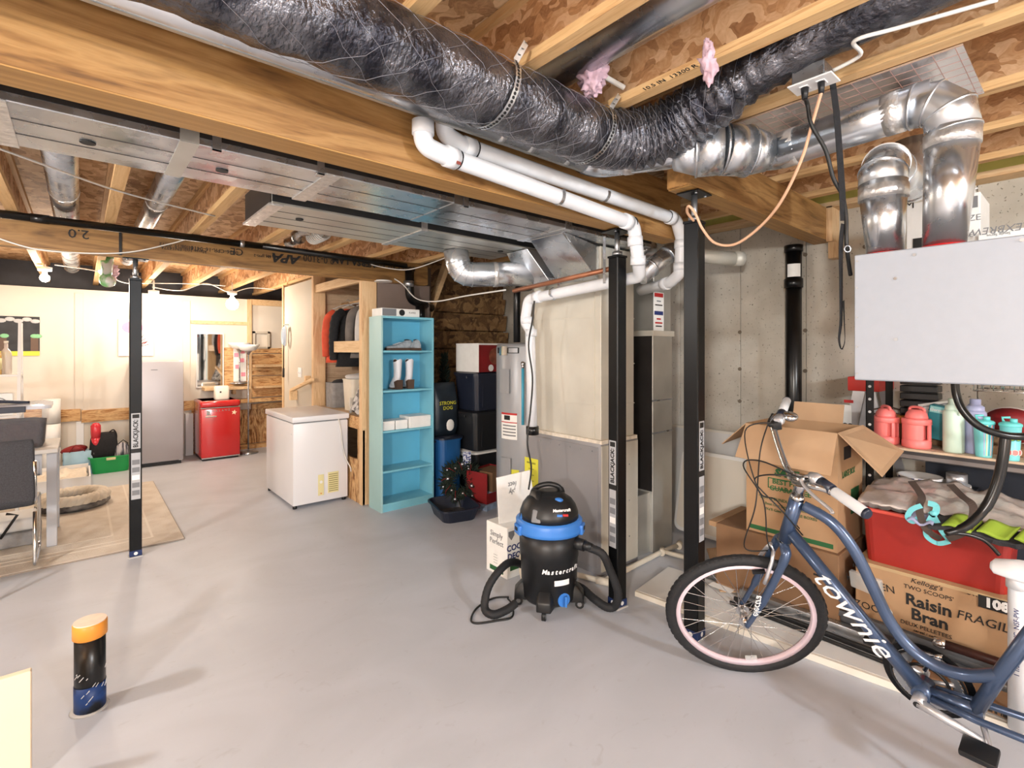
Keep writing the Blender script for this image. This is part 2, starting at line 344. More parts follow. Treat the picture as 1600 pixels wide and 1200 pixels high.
r2 = N.new('ShaderNodeValToRGB'); r2.color_ramp.elements[0].position = .22; r2.color_ramp.elements[1].position = .38
r2.color_ramp.elements[0].color = (.88,.87,.86,1); r2.color_ramp.elements[1].color = (1,1,1,1); L.new(n2.outputs[0], r2.inputs[0])
mx = N.new('ShaderNodeMixRGB'); mx.blend_type = 'MULTIPLY'; mx.inputs[0].default_value = 1; L.new(r1.outputs[0], mx.inputs[1]); L.new(r2.outputs[0], mx.inputs[2]); L.new(mx.outputs[0], b.inputs['Base Color'])
mr = N.new('ShaderNodeMapRange'); mr.inputs['To Min'].default_value = .3; mr.inputs['To Max'].default_value = .52; L.new(n2.outputs[0], mr.inputs[0]); L.new(mr.outputs[0], b.inputs['Roughness'])
cm = bpy.data.materials.new('concrete'); MT['concrete'] = cm; nt, N, L, b = nodes(cm); setp(b, .85, 0)
tc = N.new('ShaderNodeTexCoord'); n1 = N.new('ShaderNodeTexNoise'); n1.inputs['Scale'].default_value = 2.5; n1.inputs['Detail'].default_value = 8; L.new(tc.outputs['Object'], n1.inputs['Vector'])
r1 = N.new('ShaderNodeValToRGB'); r1.color_ramp.elements[0].position = .3; r1.color_ramp.elements[1].position = .7
r1.color_ramp.elements[0].color = (*lin((176,168,154)),1); r1.color_ramp.elements[1].color = (*lin((212,206,194)),1); L.new(n1.outputs[0], r1.inputs[0])
n2 = N.new('ShaderNodeTexNoise'); n2.inputs['Scale'].default_value = 55; n2.inputs['Detail'].default_value = 2; L.new(tc.outputs['Object'], n2.inputs['Vector'])
r2 = N.new('ShaderNodeValToRGB'); r2.color_ramp.elements[0].position = .28; r2.color_ramp.elements[1].position = .36; r2.color_ramp.elements[0].color = (.42,.40,.37,1); r2.color_ramp.elements[1].color = (1,1,1,1); L.new(n2.outputs[0], r2.inputs[0])
mx = N.new('ShaderNodeMixRGB'); mx.blend_type = 'MULTIPLY'; mx.inputs[0].default_value = 1; L.new(r1.outputs[0], mx.inputs[1]); L.new(r2.outputs[0], mx.inputs[2]); L.new(mx.outputs[0], b.inputs['Base Color'])
bp = N.new('ShaderNodeBump'); bp.inputs['Strength'].default_value = .5; bp.inputs['Distance'].default_value = .006; L.new(r2.outputs[0], bp.inputs['Height']); L.new(bp.outputs[0], b.inputs['Normal'])
X0, X1, Y0, Y1 = -4.6, 4.35, -4.6, 8.5
def struct(mb, name, mat, label=None, **k): return mb.build(name, mat, label=label, kind='structure', **k)
struct(MB().box((X0,Y0,-.1), (X1,9.0,0)), 'floor', 'floor_paint', 'pale grey painted concrete basement floor')
wr = struct(MB().box((X1+.02,Y0,0), (X1+.2,9.0,2.55)), 'wall_right', 'concrete', 'bare poured concrete foundation wall on the right')
seams = [Y0, -3.9, -3.2, -2.6, -1.9, -1.3, -.7, -.1, .5, 1.1, 1.50, 2.02, 2.6, 3.2, 3.8, 4.4, 5.0, 9.0]
for a, c in zip(seams, seams[1:]):
    MB().box((X1-.0, a+.002, 0), (X1+.02, c-.002, 2.55)).build('concrete_panel', 'concrete', wr, bev=.003, seg=1)
for y in (1.50, 2.02, 1.1, .5):
    for z in (.45, 1.05, 1.33, 1.65, 2.25):
        MB().cyl((X1-.006, y+.004, z), (X1+.004, y+.004, z), .016, n=8).build('form_tie_mark', mk('tie_rust', (120,108,94), .9), wr)
struct(MB().box((X0-.15,Y0,0), (X0,9.0,2.9)), 'wall_left', 'beige'); struct(MB().box((X0,Y0-.15,0), (X1+.2,Y0,2.9)), 'wall_back', 'beige')
wf = struct(MB().box((X0,Y1,0), (X1,Y1+.08,2.27)), 'wall_far', 'beige', 'beige painted panel wall at the far end')
struct(MB().box((X0,8.95,2.2), (X1,9.05,2.9)), 'wall_rim', 'vapor', 'dark vapour barrier above the far wall')
struct(MB().box((X0,8.58,2.1), (X1,8.95,2.2)), 'trim_1', 'concrete')
# sill and rim over the concrete wall
t = struct(MB().box((4.20,Y0,2.55), (4.50,9.0,2.59)), 'trim_2', 'lumber', 'pine sill plate on top of the concrete wall')
struct(MB().box((4.26,Y0,2.59), (4.34,9.0,2.665)), 'trim_3', mk('foam_green', (214,212,120), .8, var=.08, vs=6), 'yellow-green foam strip over the sill plate')
struct(MB().box((4.34,Y0,2.59), (4.50,9.0,2.9)), 'wall_rim_right', 'osb_web')
# ceiling: subfloor and I-joists
ce = struct(MB().box((X0,Y0,2.84), (X1+.2,1.81,2.88)).box((2.93,1.81,2.84), (X1+.2,9.0,2.88)).box((X0,1.81,2.64), (2.93,9.0,2.68)).box((X0,1.80,2.64), (2.93,1.82,2.88)).box((2.93,1.8,2.64), (2.95,9.0,2.88)), 'ceiling', 'osb_ceiling', 'wood flake subfloor panels over open joists')
def joist(x, ya, yb, z, h):
    j = MB().box((x-.006,ya,z+.035), (x+.006,yb,z+h-.035)).build('joist_web', 'osb_web', ce)
    MB().box((x-.029,ya,z), (x+.029,yb,z+.037)).build('flange', 'joist_flange', j)
    MB().box((x-.029,ya,z+h-.037), (x+.029,yb,z+h)).build('flange', 'joist_flange', j)
for x in (-4.1,-3.6,-3.1,-2.6,-2.1,-1.64,-1.15,-.66,-.17,.31,.80,1.275,1.78,2.27): joist(x, Y0+.02, 1.80, 2.555, .283)
for x in (2.83,3.34,3.85): joist(x, Y0+.02, 1.80 if x < 2.9 else 6.5, 2.555, .283)
for x in (-4.2,-3.7,-3.2,-2.74,-2.25,-1.77,-1.28,-.80,-.33,.155,.665,1.165,1.655,2.14,2.62): joist(x, 1.90, 8.93, 2.375, .263)
for x in (3.09,): MB().box((x-.24,1.405,2.6),(x+.24,1.425,2.84)).build('blocking', 'osb_web', ce)
text('10.5 IN  13300 R', .034, 'black_print', ce, frame(PZ(1045,122,2.5542), (0,-1,0), (-1,0,0)))
# ---- far wall trim
def wbox(name, mat, u0, v0, u1, v1, y, th, parent, front=True, bev=.002):
    a = PY(u0, v1, y); c = PY(u1, v0, y); vm = (v0+v1)/2
    return MB().box((a.x, y-(0 if not front else th), a.z), (c.x, y+(th if not front else 0), c.z)).build(name, mat, parent, bev=bev, seg=1)
def wall_item(u0, v0, u1, v1, y=Y1):
    a = PY(u0, (v0+v1)/2, y); c = PY(u1, (v0+v1)/2, y)
    return a.x, c.x, PY((u0+u1)/2, v1, y).z, PY((u0+u1)/2, v0, y).z
def wpiece(name, mat, u0, v0, u1, v1, th=.02, parent=wf, y=Y1, off=0):
    x0, x1, z0, z1 = wall_item(u0, v0, u1, v1, y-off)
    return MB().box((x0, y-off-th, z0), (x1, y-off, z1)).build(name, mat, parent, bev=.002, seg=1)
wpiece('batten', 'beige', 117, 458, 130, 640, .012); wpiece('batten', 'beige', 285, 470, 297, 640, .012)
wpiece('batten', 'paint_white', 119, 658, 131, 702, .015)
for u0, u1 in ((-40, 72), (73, 126), (127, 219)): wpiece('plank', 'burnt', u0, 641 if u0 < 0 else 640-(u0-75)*.03, u1, 659-(u0-75)*.035, .025)
wpiece('plank', 'burnt', 287, 626, 305, 641, .025); wpiece('plank', 'burnt', 366, 622, 420, 628, .1)
wpiece('board', 'paint_white', 288, 645, 300, 714, .12); wpiece('board', 'burnt', 299, 640, 304, 714, .05)
wpiece('rail', 'lumber', 298, 502, 388, 507, .04)
wpiece('stud', 'lumber_z', 386, 468, 392, 625, .06)
wpiece('rail', 'lumber', 390, 469, 440, 478, .05)
wpiece('back_board', 'burnt', 350, 543, 388, 603, .012)
wpiece('shelf_board', 'lumber', 315, 603, 386, 608, .22); wpiece('bracket', 'lumber', 361, 608, 366, 615, .12)
for v0, v1, th in ((544,552,.05),(553,572,.03),(573,586,.05),(587,602,.03),(604,619,.05),(629,637,.06)): wpiece('plank', 'burnt', 392, v0, 446, v1, th)
wpiece('shelf_board', 'lumber', 393, 569, 446, 573, .16); wpiece('shelf_board', 'lumber', 393, 602, 446, 605, .16); wpiece('shelf_board', 'burnt', 372, 621, 446, 626, .2)
wpiece('back_board', 'burnt_v', 372, 638, 446, 690, .03); wpiece('plank', 'burnt', 372, 691, 446, 706, .16)
x0, x1, z0, z1 = wall_item(394, 518, 420, 545)
fr = MB()
for a, c in (((x0,z0),(x1,z0+.03)),((x0,z1-.03),(x1,z1)),((x0,z0),(x0+.03,z1)),((x1-.03,z0),(x1,z1))): fr.box((a[0],Y1-.06,a[1]), (c[0],Y1-.02,c[1]))
fr.build('window_frame', 'beige_shade', wf)
# ---- stair wall and closet framing
XS = 2.07
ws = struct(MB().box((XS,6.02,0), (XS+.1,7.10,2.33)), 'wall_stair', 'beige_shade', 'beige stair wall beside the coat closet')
MB().box((XS-.015,7.09,0), (XS+.115,7.14,2.36)).build('stud', 'lumber_z', ws)
ks = struct(MB().box((XS-.02,5.93,0), (XS+.12,5.985,2.36)), 'trim_4', 'lumber_z', 'far pine stud of the coat closet')
kn = struct(MB().box((XS-.02,4.60,0), (XS+.13,4.665,2.17)), 'trim_5', 'lumber_z', 'near pine corner stud of the coat closet')
struct(MB().box((XS,4.67,2.16), (XS+.05,5.93,2.25)), 'trim_6', 'lumber', 'pine header across the coat closet')
struct(MB().box((XS-.01,4.67,1.47), (XS+.03,5.33,1.585)), 'trim_7', 'lumber', 'pine rail across the coat closet')
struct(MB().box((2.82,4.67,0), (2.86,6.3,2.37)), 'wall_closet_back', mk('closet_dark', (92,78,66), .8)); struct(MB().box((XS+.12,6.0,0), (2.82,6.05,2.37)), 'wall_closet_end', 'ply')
struct(MB().box((XS+.14,4.60,.86), (2.80,4.63,2.17)), 'wall_closet_side', mk('hardboard', (128,112,104), .7, var=.06, vs=3), 'brown hardboard closet side above the bookcase')
cl = struct(MB().box((XS,4.67,.80), (2.82,6.0,.84)), 'wall_closet_ledge', 'ply')
MB().box((XS-.015,4.67,.72), (XS+.01,5.3,.84)).build('front_board', 'burnt', cl); MB().box((XS-.012,4.60,0), (XS+.01,5.6,.42)).build('front_board', 'burnt_v', cl)
MB().box((XS-.012,4.60,.42), (XS+.01,4.72,.72)).build('front_board', 'burnt_v', cl); MB().box((XS+.12,4.60,0), (2.8,4.62,.86)).build('side_board', 'hardboard', cl)
# handrail on the stair wall
hr = thing('handrail', 'short sloping pine handrail on the beige stair wall', 'handrail', (XS-.06,6.7,.9))
a, c = PX(455,610,XS-.07), PX(489,593,XS-.07)
MB().hexa([(XS-.09,a.y,a.z-.02),(XS-.05,a.y,a.z-.02),(XS-.05,a.y,a.z+.02),(XS-.09,a.y,a.z+.02),(XS-.09,c.y,c.z-.02),(XS-.05,c.y,c.z-.02),(XS-.05,c.y,c.z+.02),(XS-.09,c.y,c.z+.02)]).build('rail', 'lumber', hr, bev=.006)
MB().box((XS-.085,a.y-.03,a.z-.12), (XS-.005,a.y+.03,a.z)).build('bracket', 'lumber', hr); MB().box((XS-.06,a.y-.5,a.z+.1), (XS-.0,a.y-.45,a.z+.2)).build('bracket', 'lumber', hr)
# under-stair nook: riser boards and stringer
un = struct(MB().box((2.86,5.25,0), (X1,5.3,2.8)), 'wall_understair', 'osb_shaded', 'flake-board stair underside, coloured dark for shade, behind the water heater')
for k in range(6): MB().hexa([(2.86,5.02+.03*k,.86+.22*k),(4.3,5.02+.03*k,.86+.22*k),(4.3,5.06+.03*k,.86+.22*k),(2.86,5.06+.03*k,.86+.22*k),(2.86,4.99+.03*k,1.06+.22*k),(4.3,4.99+.03*k,1.06+.22*k),(4.3,5.03+.03*k,1.06+.22*k),(2.86,5.03+.03*k,1.06+.22*k)]).build('riser_board', 'osb_shaded', un)
MB().hexa([(2.86,4.9,1.6),(2.90,4.9,1.6),(2.90,5.0,1.6),(2.86,5.0,1.6),(3.1,4.7,2.5),(3.16,4.7,2.5),(3.16,4.8,2.5),(3.1,4.8,2.5)]).build('stringer', 'lumber', un)
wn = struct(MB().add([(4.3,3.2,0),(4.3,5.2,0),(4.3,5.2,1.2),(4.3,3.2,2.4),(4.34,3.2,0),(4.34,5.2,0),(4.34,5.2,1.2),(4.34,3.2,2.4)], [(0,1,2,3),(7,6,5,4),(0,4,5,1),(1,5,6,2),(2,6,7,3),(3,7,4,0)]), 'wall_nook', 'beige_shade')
# ================================================================ beams
bm_ = thing('support_beam', 'long honey-coloured laminated beam crossing the foreground ceiling', 'beam', (0,1.81,2.2))
for k in range(3): MB().box((X0,1.745+.0437*k,2.2), (2.93,1.745+.0437*(k+1)-.0008,2.55)).build('ply', 'lvl', bm_, bev=.002, seg=1)
MB().box((X0+.01,1.747,2.196), (2.92,1.874,2.2)).build('bottom_edge', 'lvl_edge', bm_)
b2 = thing('support_beam', 'short laminated beam from the black post to the concrete wall', 'beam', (3.3,1.38,2.32))
for k in range(3): MB().box((2.29,1.31+.0437*k,2.32), (4.36,1.31+.0437*(k+1)-.0008,2.553)).build('ply', 'lvl', b2, bev=.002, seg=1)
MB().box((2.3,1.312,2.316), (4.34,1.44,2.32)).build('bottom_edge', 'lvl_edge', b2)
MB().box((2.288,1.312,2.325), (2.29,1.44,2.55)).build('end_grain', mk('end_grain', (168,124,72), .8, var=.25, vs=30), b2)
MB().box((4.20,1.27,2.30), (4.35,1.31,2.56)).box((4.24,1.25,2.18),(4.345,1.31,2.30)).build('bearing_block', 'lumber_z', b2)
b3 = thing('support_beam', 'brown laminated beam with upside-down stamped lettering, on the slim post', 'beam', (1,4.55,2.165))
for k in range(2): MB().box((X0,4.50+.05*k,2.165), (2.72,4.50+.05*(k+1)-.0008,2.375)).build('ply', 'lvl_dark', b3, bev=.002, seg=1)
MB().box((X0+.01,4.502,2.161), (2.71,4.598,2.165)).build('bottom_edge', 'lvl_edge', b3)
def beam_text(s, u, v, size, wx=1, **k): p = PY(u, v, 4.498); return text(s, size, 'black_print', b3, frame(p, (-1,0,0), (0,0,-1)), wx=wx, **k)
beam_text('2.0', 123, 365, .085, 1.1); beam_text('BOISE CASCADE', 618, 417, .06, 1.0, bold=.002); beam_text('VERSA-LAM', 553, 409, .085, .95, bold=.003); beam_text('2.0-3100', 498, 405, .085, .9); beam_text('APA', 448, 404, .10, 1.2, shear=.3, bold=.004)
beam_text('CE', 370, 393, .08, 1); beam_text('0836-CPR-16-0410', 336, 391, .042, 1); beam_text('klasse 1(s): EN14374', 288, 390, .034, 1); beam_text('11/08/19  04:12', 276, 384, .034, 1); beam_text('EN 1995-2', 410, 400, .03, 1); beam_text('CPC 1995-B', 425, 400, .03)
MB().box((PY(188,370,4.5).x-.008,4.494,2.165),(PY(188,370,4.5).x+.008,4.5,2.37)).build('joint_line', 'plastic_black', b3)
# ================================================================ posts
def post(name_label, x, y, ztop, rz, side, sticker_face, w=.076):
    p = thing('steel_post', name_label, 'post', (x,y,0), rz)
    M = W[p.name]; h = w/2
    MB(M).box((-h,-h,.006), (h,h,ztop-.16)).build('tube', 'paint_black', p, bev=.005, seg=1)
    MB(M).box((-h-.006,-h-.006,0), (h+.006,h+.006,.008)).build('base_plate', mk('grout', (190,188,186), .9), p)
    MB(M).box((-h-.002,-h-.002,ztop-.162), (h+.002,h+.002,ztop-.15)).build('tube_cap', 'paint_black', p)
    MB(M).cyl((0,0,ztop-.16), (0,0,ztop-.012), .016, n=12).cyl((0,0,ztop-.15), (0,0,ztop-.125), .03, n=6).build('jack_screw', 'steel', p)
    MB(M).box((-.075,-.06,ztop-.012), (.075,.06,ztop-.005)).build('cap_plate', 'paint_black', p)
    for s in (-.05,.05): MB(M).cyl((s,-.035,ztop-.02),(s,-.035,ztop-.012),.007,n=6).build('lag_bolt', 'steel', p)
    if sticker_face:
        nx, ny = sticker_face; t = Vector((-ny, nx, 0)); n = Vector((nx, ny, 0))
        def lp(a, z, o=.0012): q = n*(h+o)+t*a; return M @ Vector((q.x, q.y, z))
        def rect(z0, z1, mat, a=.027, o=.0008):
            MB().hexa([lp(-a,z0,.0002),lp(a,z0,.0002),lp(a,z1,.0002),lp(-a,z1,.0002),lp(-a,z0,o),lp(a,z0,o),lp(a,z1,o),lp(-a,z1,o)]).build('sticker', mat, p)
        zs = side
        rect(zs, zs+.62, mk('sticker_grey', (176,178,182), .4)); rect(zs+.335, zs+.365, 'black_print', .027, .0014)
        text('BLACKJACK', .040, 'black_print', p, frame(lp(0, zs+.47, .0016), (0,0,1), (M.to_3x3() @ -t)), wx=.9, bold=.001)
        text('7.5', .022, 'black_print', p, frame(lp(0, zs+.565, .0016), (M.to_3x3() @ t), (0,0,1)))
        rect(zs+.585, zs+.612, 'black_print', .02, .0014)
        for k in range(5): rect(zs+.03+.055*k, zs+.065+.055*k, 'grey_print' if k != 2 else 'paper_white', .022, .0014)
    MB(M).box((-h-.0006,-h-.0006,.01), (h+.0006,h+.0006,.05)).build('base_sticker', 'navy_sticker', p)
    for (fx, fy) in ((-1,0),(0,-1)):
        q = Vector((fx,fy,0))*(h+.0016)+Vector((0,0,.03)); tt = Vector((-fy,fx,0))
        MB(M).lathe([(.012,0),(.012,.0006)], 12, M @ frame(q, tt, (0,0,1))).build('maker_mark', 'white_print', p)
    return p
post('slim black post holding the stamped beam beside the beige rug', .302, 4.55, 2.161, 0, .42, (0,-1), .072)
post('black steel post right behind the blue-collared shop vacuum', 2.384, 1.83, 2.196, -.12, .35, (-1,0))
post('nearest black steel post, seen through the bicycle front wheel', 2.43, 1.37, 2.316, .05, .51, (0,-1), .08)
# ================================================================ ducts and pipes
def ring(mb, p, d, r, w=.012, t=.004, n=20):
    p = Vector(p); d = Vector(d).normalized(); return mb.cyl(p-d*w/2, p+d*w/2, r+t, n=n)
def strap_u(name, mat, c, axis, r, top, parent):
    """hanger strap: around a pipe from below up to height top"""
    c = Vector(c); ax = Vector(axis).normalized(); s = ax.cross(Vector((0,0,1))).normalized(); pts = []
    pts.append(c+s*r+Vector((0,0,top-c.z)))
    for k in range(11): a = -math.pi*k/10; pts.append(c+s*r*math.cos(a)+Vector((0,0,1))*r*math.sin(a))
    pts.append(c-s*r+Vector((0,0,top-c.z)))
    return MB().ribbon(pts, .02, .0015, side=ax).build(name, mat, parent)
# ---- long supply trunk
d1 = thing('supply_duct', 'long rectangular galvanised trunk duct running beside the honey-coloured beam', 'duct', (.3,2.2,2.2))
MB().box((X0,2.0,2.2), (2.98,2.42,2.37)).build('body', 'galv', d1, bev=.003, seg=1)
MB().box((X0,1.9985,2.225), (2.98,1.9995,2.369)).build('shaded_side', 'galv_dark', d1)  # thin dark sheet, shade on this face painted as metal colour
for y in (2.14, 2.28): MB().box((X0,y-.0015,2.1985), (2.7,y+.0015,2.2)).build('seam', 'galv_dark', d1)
for x in (.28, 1.38, 2.15): MB().box((x-.028,1.997,2.197), (x+.028,2.423,2.372)).build('drive_cleat' if x != .28 else 'joint_tape', 'galv' if x != .28 else 'galv_dull', d1)
for u, v in ((137,222),(347,266)):
    p = PZ(u, v, 2.2); MB().cyl((p.x,p.y,2.1955), (p.x,p.y,2.2), .022, n=16).build('test_hole', 'black_print', d1)
for x in (.36, .72, 1.42): MB().box((x-.014,1.994,2.19), (x+.014,1.997,2.38)).box((x-.014,1.994,2.19),(x+.014,2.03,2.195)).build('hanger_strap', 'galv', d1)
MB().box((-.45,1.995,2.194), (-.16,2.425,2.2)).build('foil_tape', 'tape_foil', d1)
MB().box((.74,1.99,2.194), (.80,2.425,2.2)).build('foil_tape', 'tape_foil', d1)
for x in (-.36, .02): MB().lathe([(.12,0),(.13,.02),(.12,.05),(.10,.06)], 20, TR(x,1.955,2.30)).build('takeoff_collar', 'galv', d1)
# ---- second duct
d2 = thing('return_duct', 'shorter rectangular duct with an open dark end, beside the long trunk duct', 'duct', (1.4,2.85,2.2))
MB().box((.70,2.59,2.205), (2.45,3.10,2.37)).build('body', 'galv_dull', d2, bev=.003, seg=1)
MB().box((.70,2.588,2.215), (2.45,2.589,2.369)).build('shaded_side', mk('galv_shadow', (70,72,74), .45, .7, var=.1, vs=4), d2)  # duct side in a darkened metal, its shade is in the colour
for y in (2.72, 2.85, 2.98): MB().box((.72,y-.0015,2.2035), (2.4,y+.0015,2.205)).build('seam', 'galv_dark', d2)
MB().box((.685,2.585,2.195), (.75,3.105,2.205)).build('foil_tape', 'tape_foil', d2); MB().box((1.52,2.583,2.198), (1.56,3.105,2.372)).build('drive_cleat', 'tape_foil', d2)
MB().box((.695,2.60,2.215), (.70,3.09,2.36)).build('end_cap', 'galv_dark', d2)
for u, v in ((468,342),(782,392)):
    p = PZ(u, v, 2.205); MB().cyl((p.x,p.y,2.199), (p.x,p.y,2.205), .02, n=16).build('test_hole', 'black_print', d2)
# ---- plenum and transition on the furnace
pl = thing('supply_plenum', 'tall matte sheet-metal plenum standing on the grey furnace', 'duct', (2.8,2.47,.88))
MB().box((2.625,2.15,.885), (2.99,2.80,2.19)).build('body', 'galv_matte', pl, bev=.003, seg=1)
for z in (1.12, 1.40, 1.72): MB().box((2.621,2.147,z-.003), (2.995,2.803,z+.003)).build('cross_crease', 'galv_matte', pl)
MB().box((2.618,2.20,.89), (2.625,2.215,2.1)).build('corner_seam', 'galv_matte', pl)
MB().box((2.6,2.125,.872), (3.0,2.83,.897)).build('mastic_seal', mk('mastic', (222,212,196), .8, var=.12, vs=30, bump=.8, bs=40), pl, jitter=.006)
MB().hexa([(2.16,2.06,2.19),(2.16,2.34,2.19),(2.625,2.54,1.97),(2.625,2.17,1.97),(2.17,2.06,2.2),(2.17,2.34,2.2),(2.64,2.54,2.19),(2.64,2.17,2.19)]).build('sloped_boot', 'galv', pl, bev=.003, seg=1)
MB().hexa([(2.35,2.58,2.2),(2.62,2.58,2.2),(2.62,2.80,2.2),(2.35,2.80,2.2),(2.5,2.50,1.97),(2.63,2.50,1.97),(2.63,2.80,1.97),(2.5,2.80,1.97)]).build('side_boot', 'galv', pl, bev=.003, seg=1)
# ---- round branch
rb = thing('round_duct', 'fat shiny round duct elbowing from the return duct to the plenum', 'duct', (2.07,3.0,2.0))
pts = fillet([(2.03,2.98,2.21),(2.06,2.97,2.035),(2.56,2.68,2.055)], .14, 4)
MB().tube(pts, .088, 22).build('pipe', 'galv', rb)
for i in range(1, len(pts)-1): ring(MB(), pts[i], pts[i+1]-pts[i-1], .088, .008, .003).build('gore_seam', 'galv', rb)
if 1: ring(MB(), (2.28,2.842,2.043), (.5,-.29,.02), .088, .03, .003).build('crimp_band', 'tape_foil', rb)
MB().cyl((2.54,2.69,2.055),(2.60,2.655,2.05),.09,.115,n=22).build('collar', 'tape_foil', rb)
# ---- branches in the joist bays of the left bay and left room
def bay_pipe(label, x, ya, yb, z, r):
    t = thing('round_duct', label, 'duct', (x,ya,z-r)); MB().cyl((x,ya,z),(x,yb,z),r,n=22).build('pipe','galv',t)
    
    for dy in (.55,1.6): ring(MB(),(x,ya+dy,z),(0,1,0),r,.02,.004).build('crimp_band','tape_foil',t)
    MB().tube(fillet([(x,ya+.02,z),(x,ya-.12,z),(x,ya-.12,2.36)],.1,4),r*.98,20).build('elbow','galv',t)
    return t
bay_pipe('shiny round duct in the leftmost joist bay above the stamped beam', -.08, 2.62, 8.1, 2.50, .075)
bay_pipe('shiny round duct in the second joist bay above the stamped beam', .40, 2.62, 7.2, 2.52, .065)
t = thing('pipe_bundle', 'bright loop of flexible vent hose above the stamped beam', 'hose', (1.42,4.0,2.42))
pts = [(1.40+.05*math.sin(k*.7), 3.5+k*.05, 2.45+.02*math.sin(k)) for k in range(24)]
MB().tube(pts, .045, 14).build('hose', 'galv', t)
g = MB()
for k in range(8): g.torus((0,0,0), .06, .006, 16, 6, TR(1.46, 4.0+.03*k, 2.43, 0, 1.2+.1*k, .3))
g.build('wire_coil', 'wire_white', t)
# ---- PVC vents
def pvc(label, path, r, couplers, rf=.07, name='vent_pipe', mat='pvc'):
    t = thing(name, label, 'pipe', Vector(path[0])); pts = fillet(path, rf, 7); MB().tube(pts, r, 18).build('pipe', mat, t)
    for c, d in couplers: ring(MB(), c, d, r, .05, .006).build('coupling', mat, t)
    return t
v1 = pvc('nearest white plastic vent pipe, elbowing down past the middle post into the furnace', [(.985,1.665,2.36),(.985,1.665,2.275),(1.06,1.665,2.262),(2.315,1.665,2.19),(2.365,1.675,2.02),(2.48,1.74,1.925),(2.475,2.05,1.905),(2.42,2.64,1.857),(2.44,2.70,1.70),(2.455,2.66,1.64),(2.46,2.64,.90)], .036,
     [((.985,1.665,2.34),(0,0,1)),((1.11,1.665,2.259),(1,0,-.06)),((2.25,1.665,2.194),(1,0,-.06)),((2.335,1.67,2.10),(.1,0,-1)),((2.375,1.68,2.0),(.1,.1,-1)),((2.427,2.55,1.866),(0,1,-.08)),((2.445,2.68,1.71),(0,0,1)),((2.457,2.65,1.62),(0,0,1))], .06)
MB().cyl((2.46,2.64,.89),(2.46,2.64,.95),.046,n=16).build('rubber_coupling','abs_black',v1)
for x in (1.115,2.27): ring(MB(),(x+.03,1.665,2.258-(x-1.115)*.056),(1,0,-.06),.0365,.006,.001).build('joint_mark','abs_black',v1)
MB().ribbon([(2.43,2.40,1.92),(2.395,2.40,1.90),(2.395,2.40,1.87),(2.44,2.40,1.835),(2.482,2.40,1.87),(2.482,2.40,2.2)],.02,.0015,side=(0,1,0)).build('hanger_strap','galv',v1)
MB().ribbon([(2.44,1.97,2.196),(2.437,1.97,1.91),(2.475,1.97,1.872),(2.515,1.97,1.91),(2.515,1.97,1.95)],.02,.0015,side=(0,1,0)).build('hanger_strap','galv',v1)
MB().box((1.115,1.629,2.225),(1.135,1.632,2.245)).build('joint_label', mk('brown_label',(130,60,50),.6), v1)
strap_u('hanger_strap','galv',(1.72,1.665,2.223),(1,0,0),.038,2.25,v1)
v2 = pvc('white plastic vent pipe tucked behind the nearest one against the beam', [(1.10,1.69,2.44),(1.10,1.70,2.36),(1.19,1.70,2.338),(2.80,1.70,2.305),(2.86,1.70,2.20),(2.865,1.71,1.98),(2.90,1.80,1.935),(3.03,2.12,1.92)], .036,
     [((1.22,1.70,2.337),(1,0,-.02)),((2.74,1.70,2.306),(1,0,-.02)),((2.86,1.70,2.16),(0,0,1)),((2.865,1.71,2.02),(0,0,1)),((2.92,1.85,1.933),(.3,.8,0))], .06)
for x in (1.255,2.70): ring(MB(),(x,1.70,2.337-(x-1.255)*.02),(1,0,-.02),.0365,.006,.001).build('joint_mark','abs_black',v2)
strap_u('hanger_strap','galv',(2.1,1.70,2.319),(1,0,0),.038,2.33,v2)
t = thing('gas_pipe', 'thin copper-brown pipe above the white vent pipe by the plenum', 'pipe', (2.36,2.3,1.93))
MB().cyl((2.50,1.90,2.005),(2.385,2.76,1.925),.016,n=10).build('pipe','copper',t)
# ---- big flexible insulated duct
fx = thing('flexible_duct', 'fat black foil-wrapped flexible duct hung with perforated straps', 'duct', (.5,1.43,2.31))
cp = spl([(-1.0,1.43,2.43),(0,1.43,2.43),(.8,1.43,2.43),(1.5,1.43,2.43),(1.80,1.41,2.435),(1.97,1.28,2.47),(2.03,1.05,2.56),(2.03,.6,2.66),(2.03,-.6,2.68)], 24)
rr = []
for i, p in enumerate(cp):
    bend = max(0, 1-abs(p.x-1.93)*4) if p.y > 1.0 else max(0, 1-(1.05-p.y)*3)
    rr.append(.122+bend*.012*math.sin(i*1.5)+.003*math.sin(i*.6)-(.02 if p.y < 1.0 else 0))
fo = MB().tube(cp, rr, 48); 
fo.v = [p+Vector(noise.noise_vector(p*11))*.008+Vector(noise.noise_vector(p*30))*.006 for p in fo.v]; fo.build('foil_jacket', 'foil_dark', fx)
g = MB(); ln = [i for i, p in enumerate(cp)]
for s in (-1, 1):
    for st_ in range(0, 26):
        pts = []
        for k in range(22):
            i = min(len(cp)-2, 21+int(st_*4.5)+int(k*1.5)); a = s*(k*.30)+1.2; tg = (cp[i+1]-cp[i-1]).normalized(); sd = tg.cross(Vector((0,0,1))).normalized(); up = sd.cross(tg)
            pts.append(cp[i]+(sd*math.cos(a)+up*math.sin(a))*(rr[i]+.006))
        g.tube(pts, .0007, 4)
g.build('scrim_threads', mk('scrim', (140,140,148), .4, .5), fx)
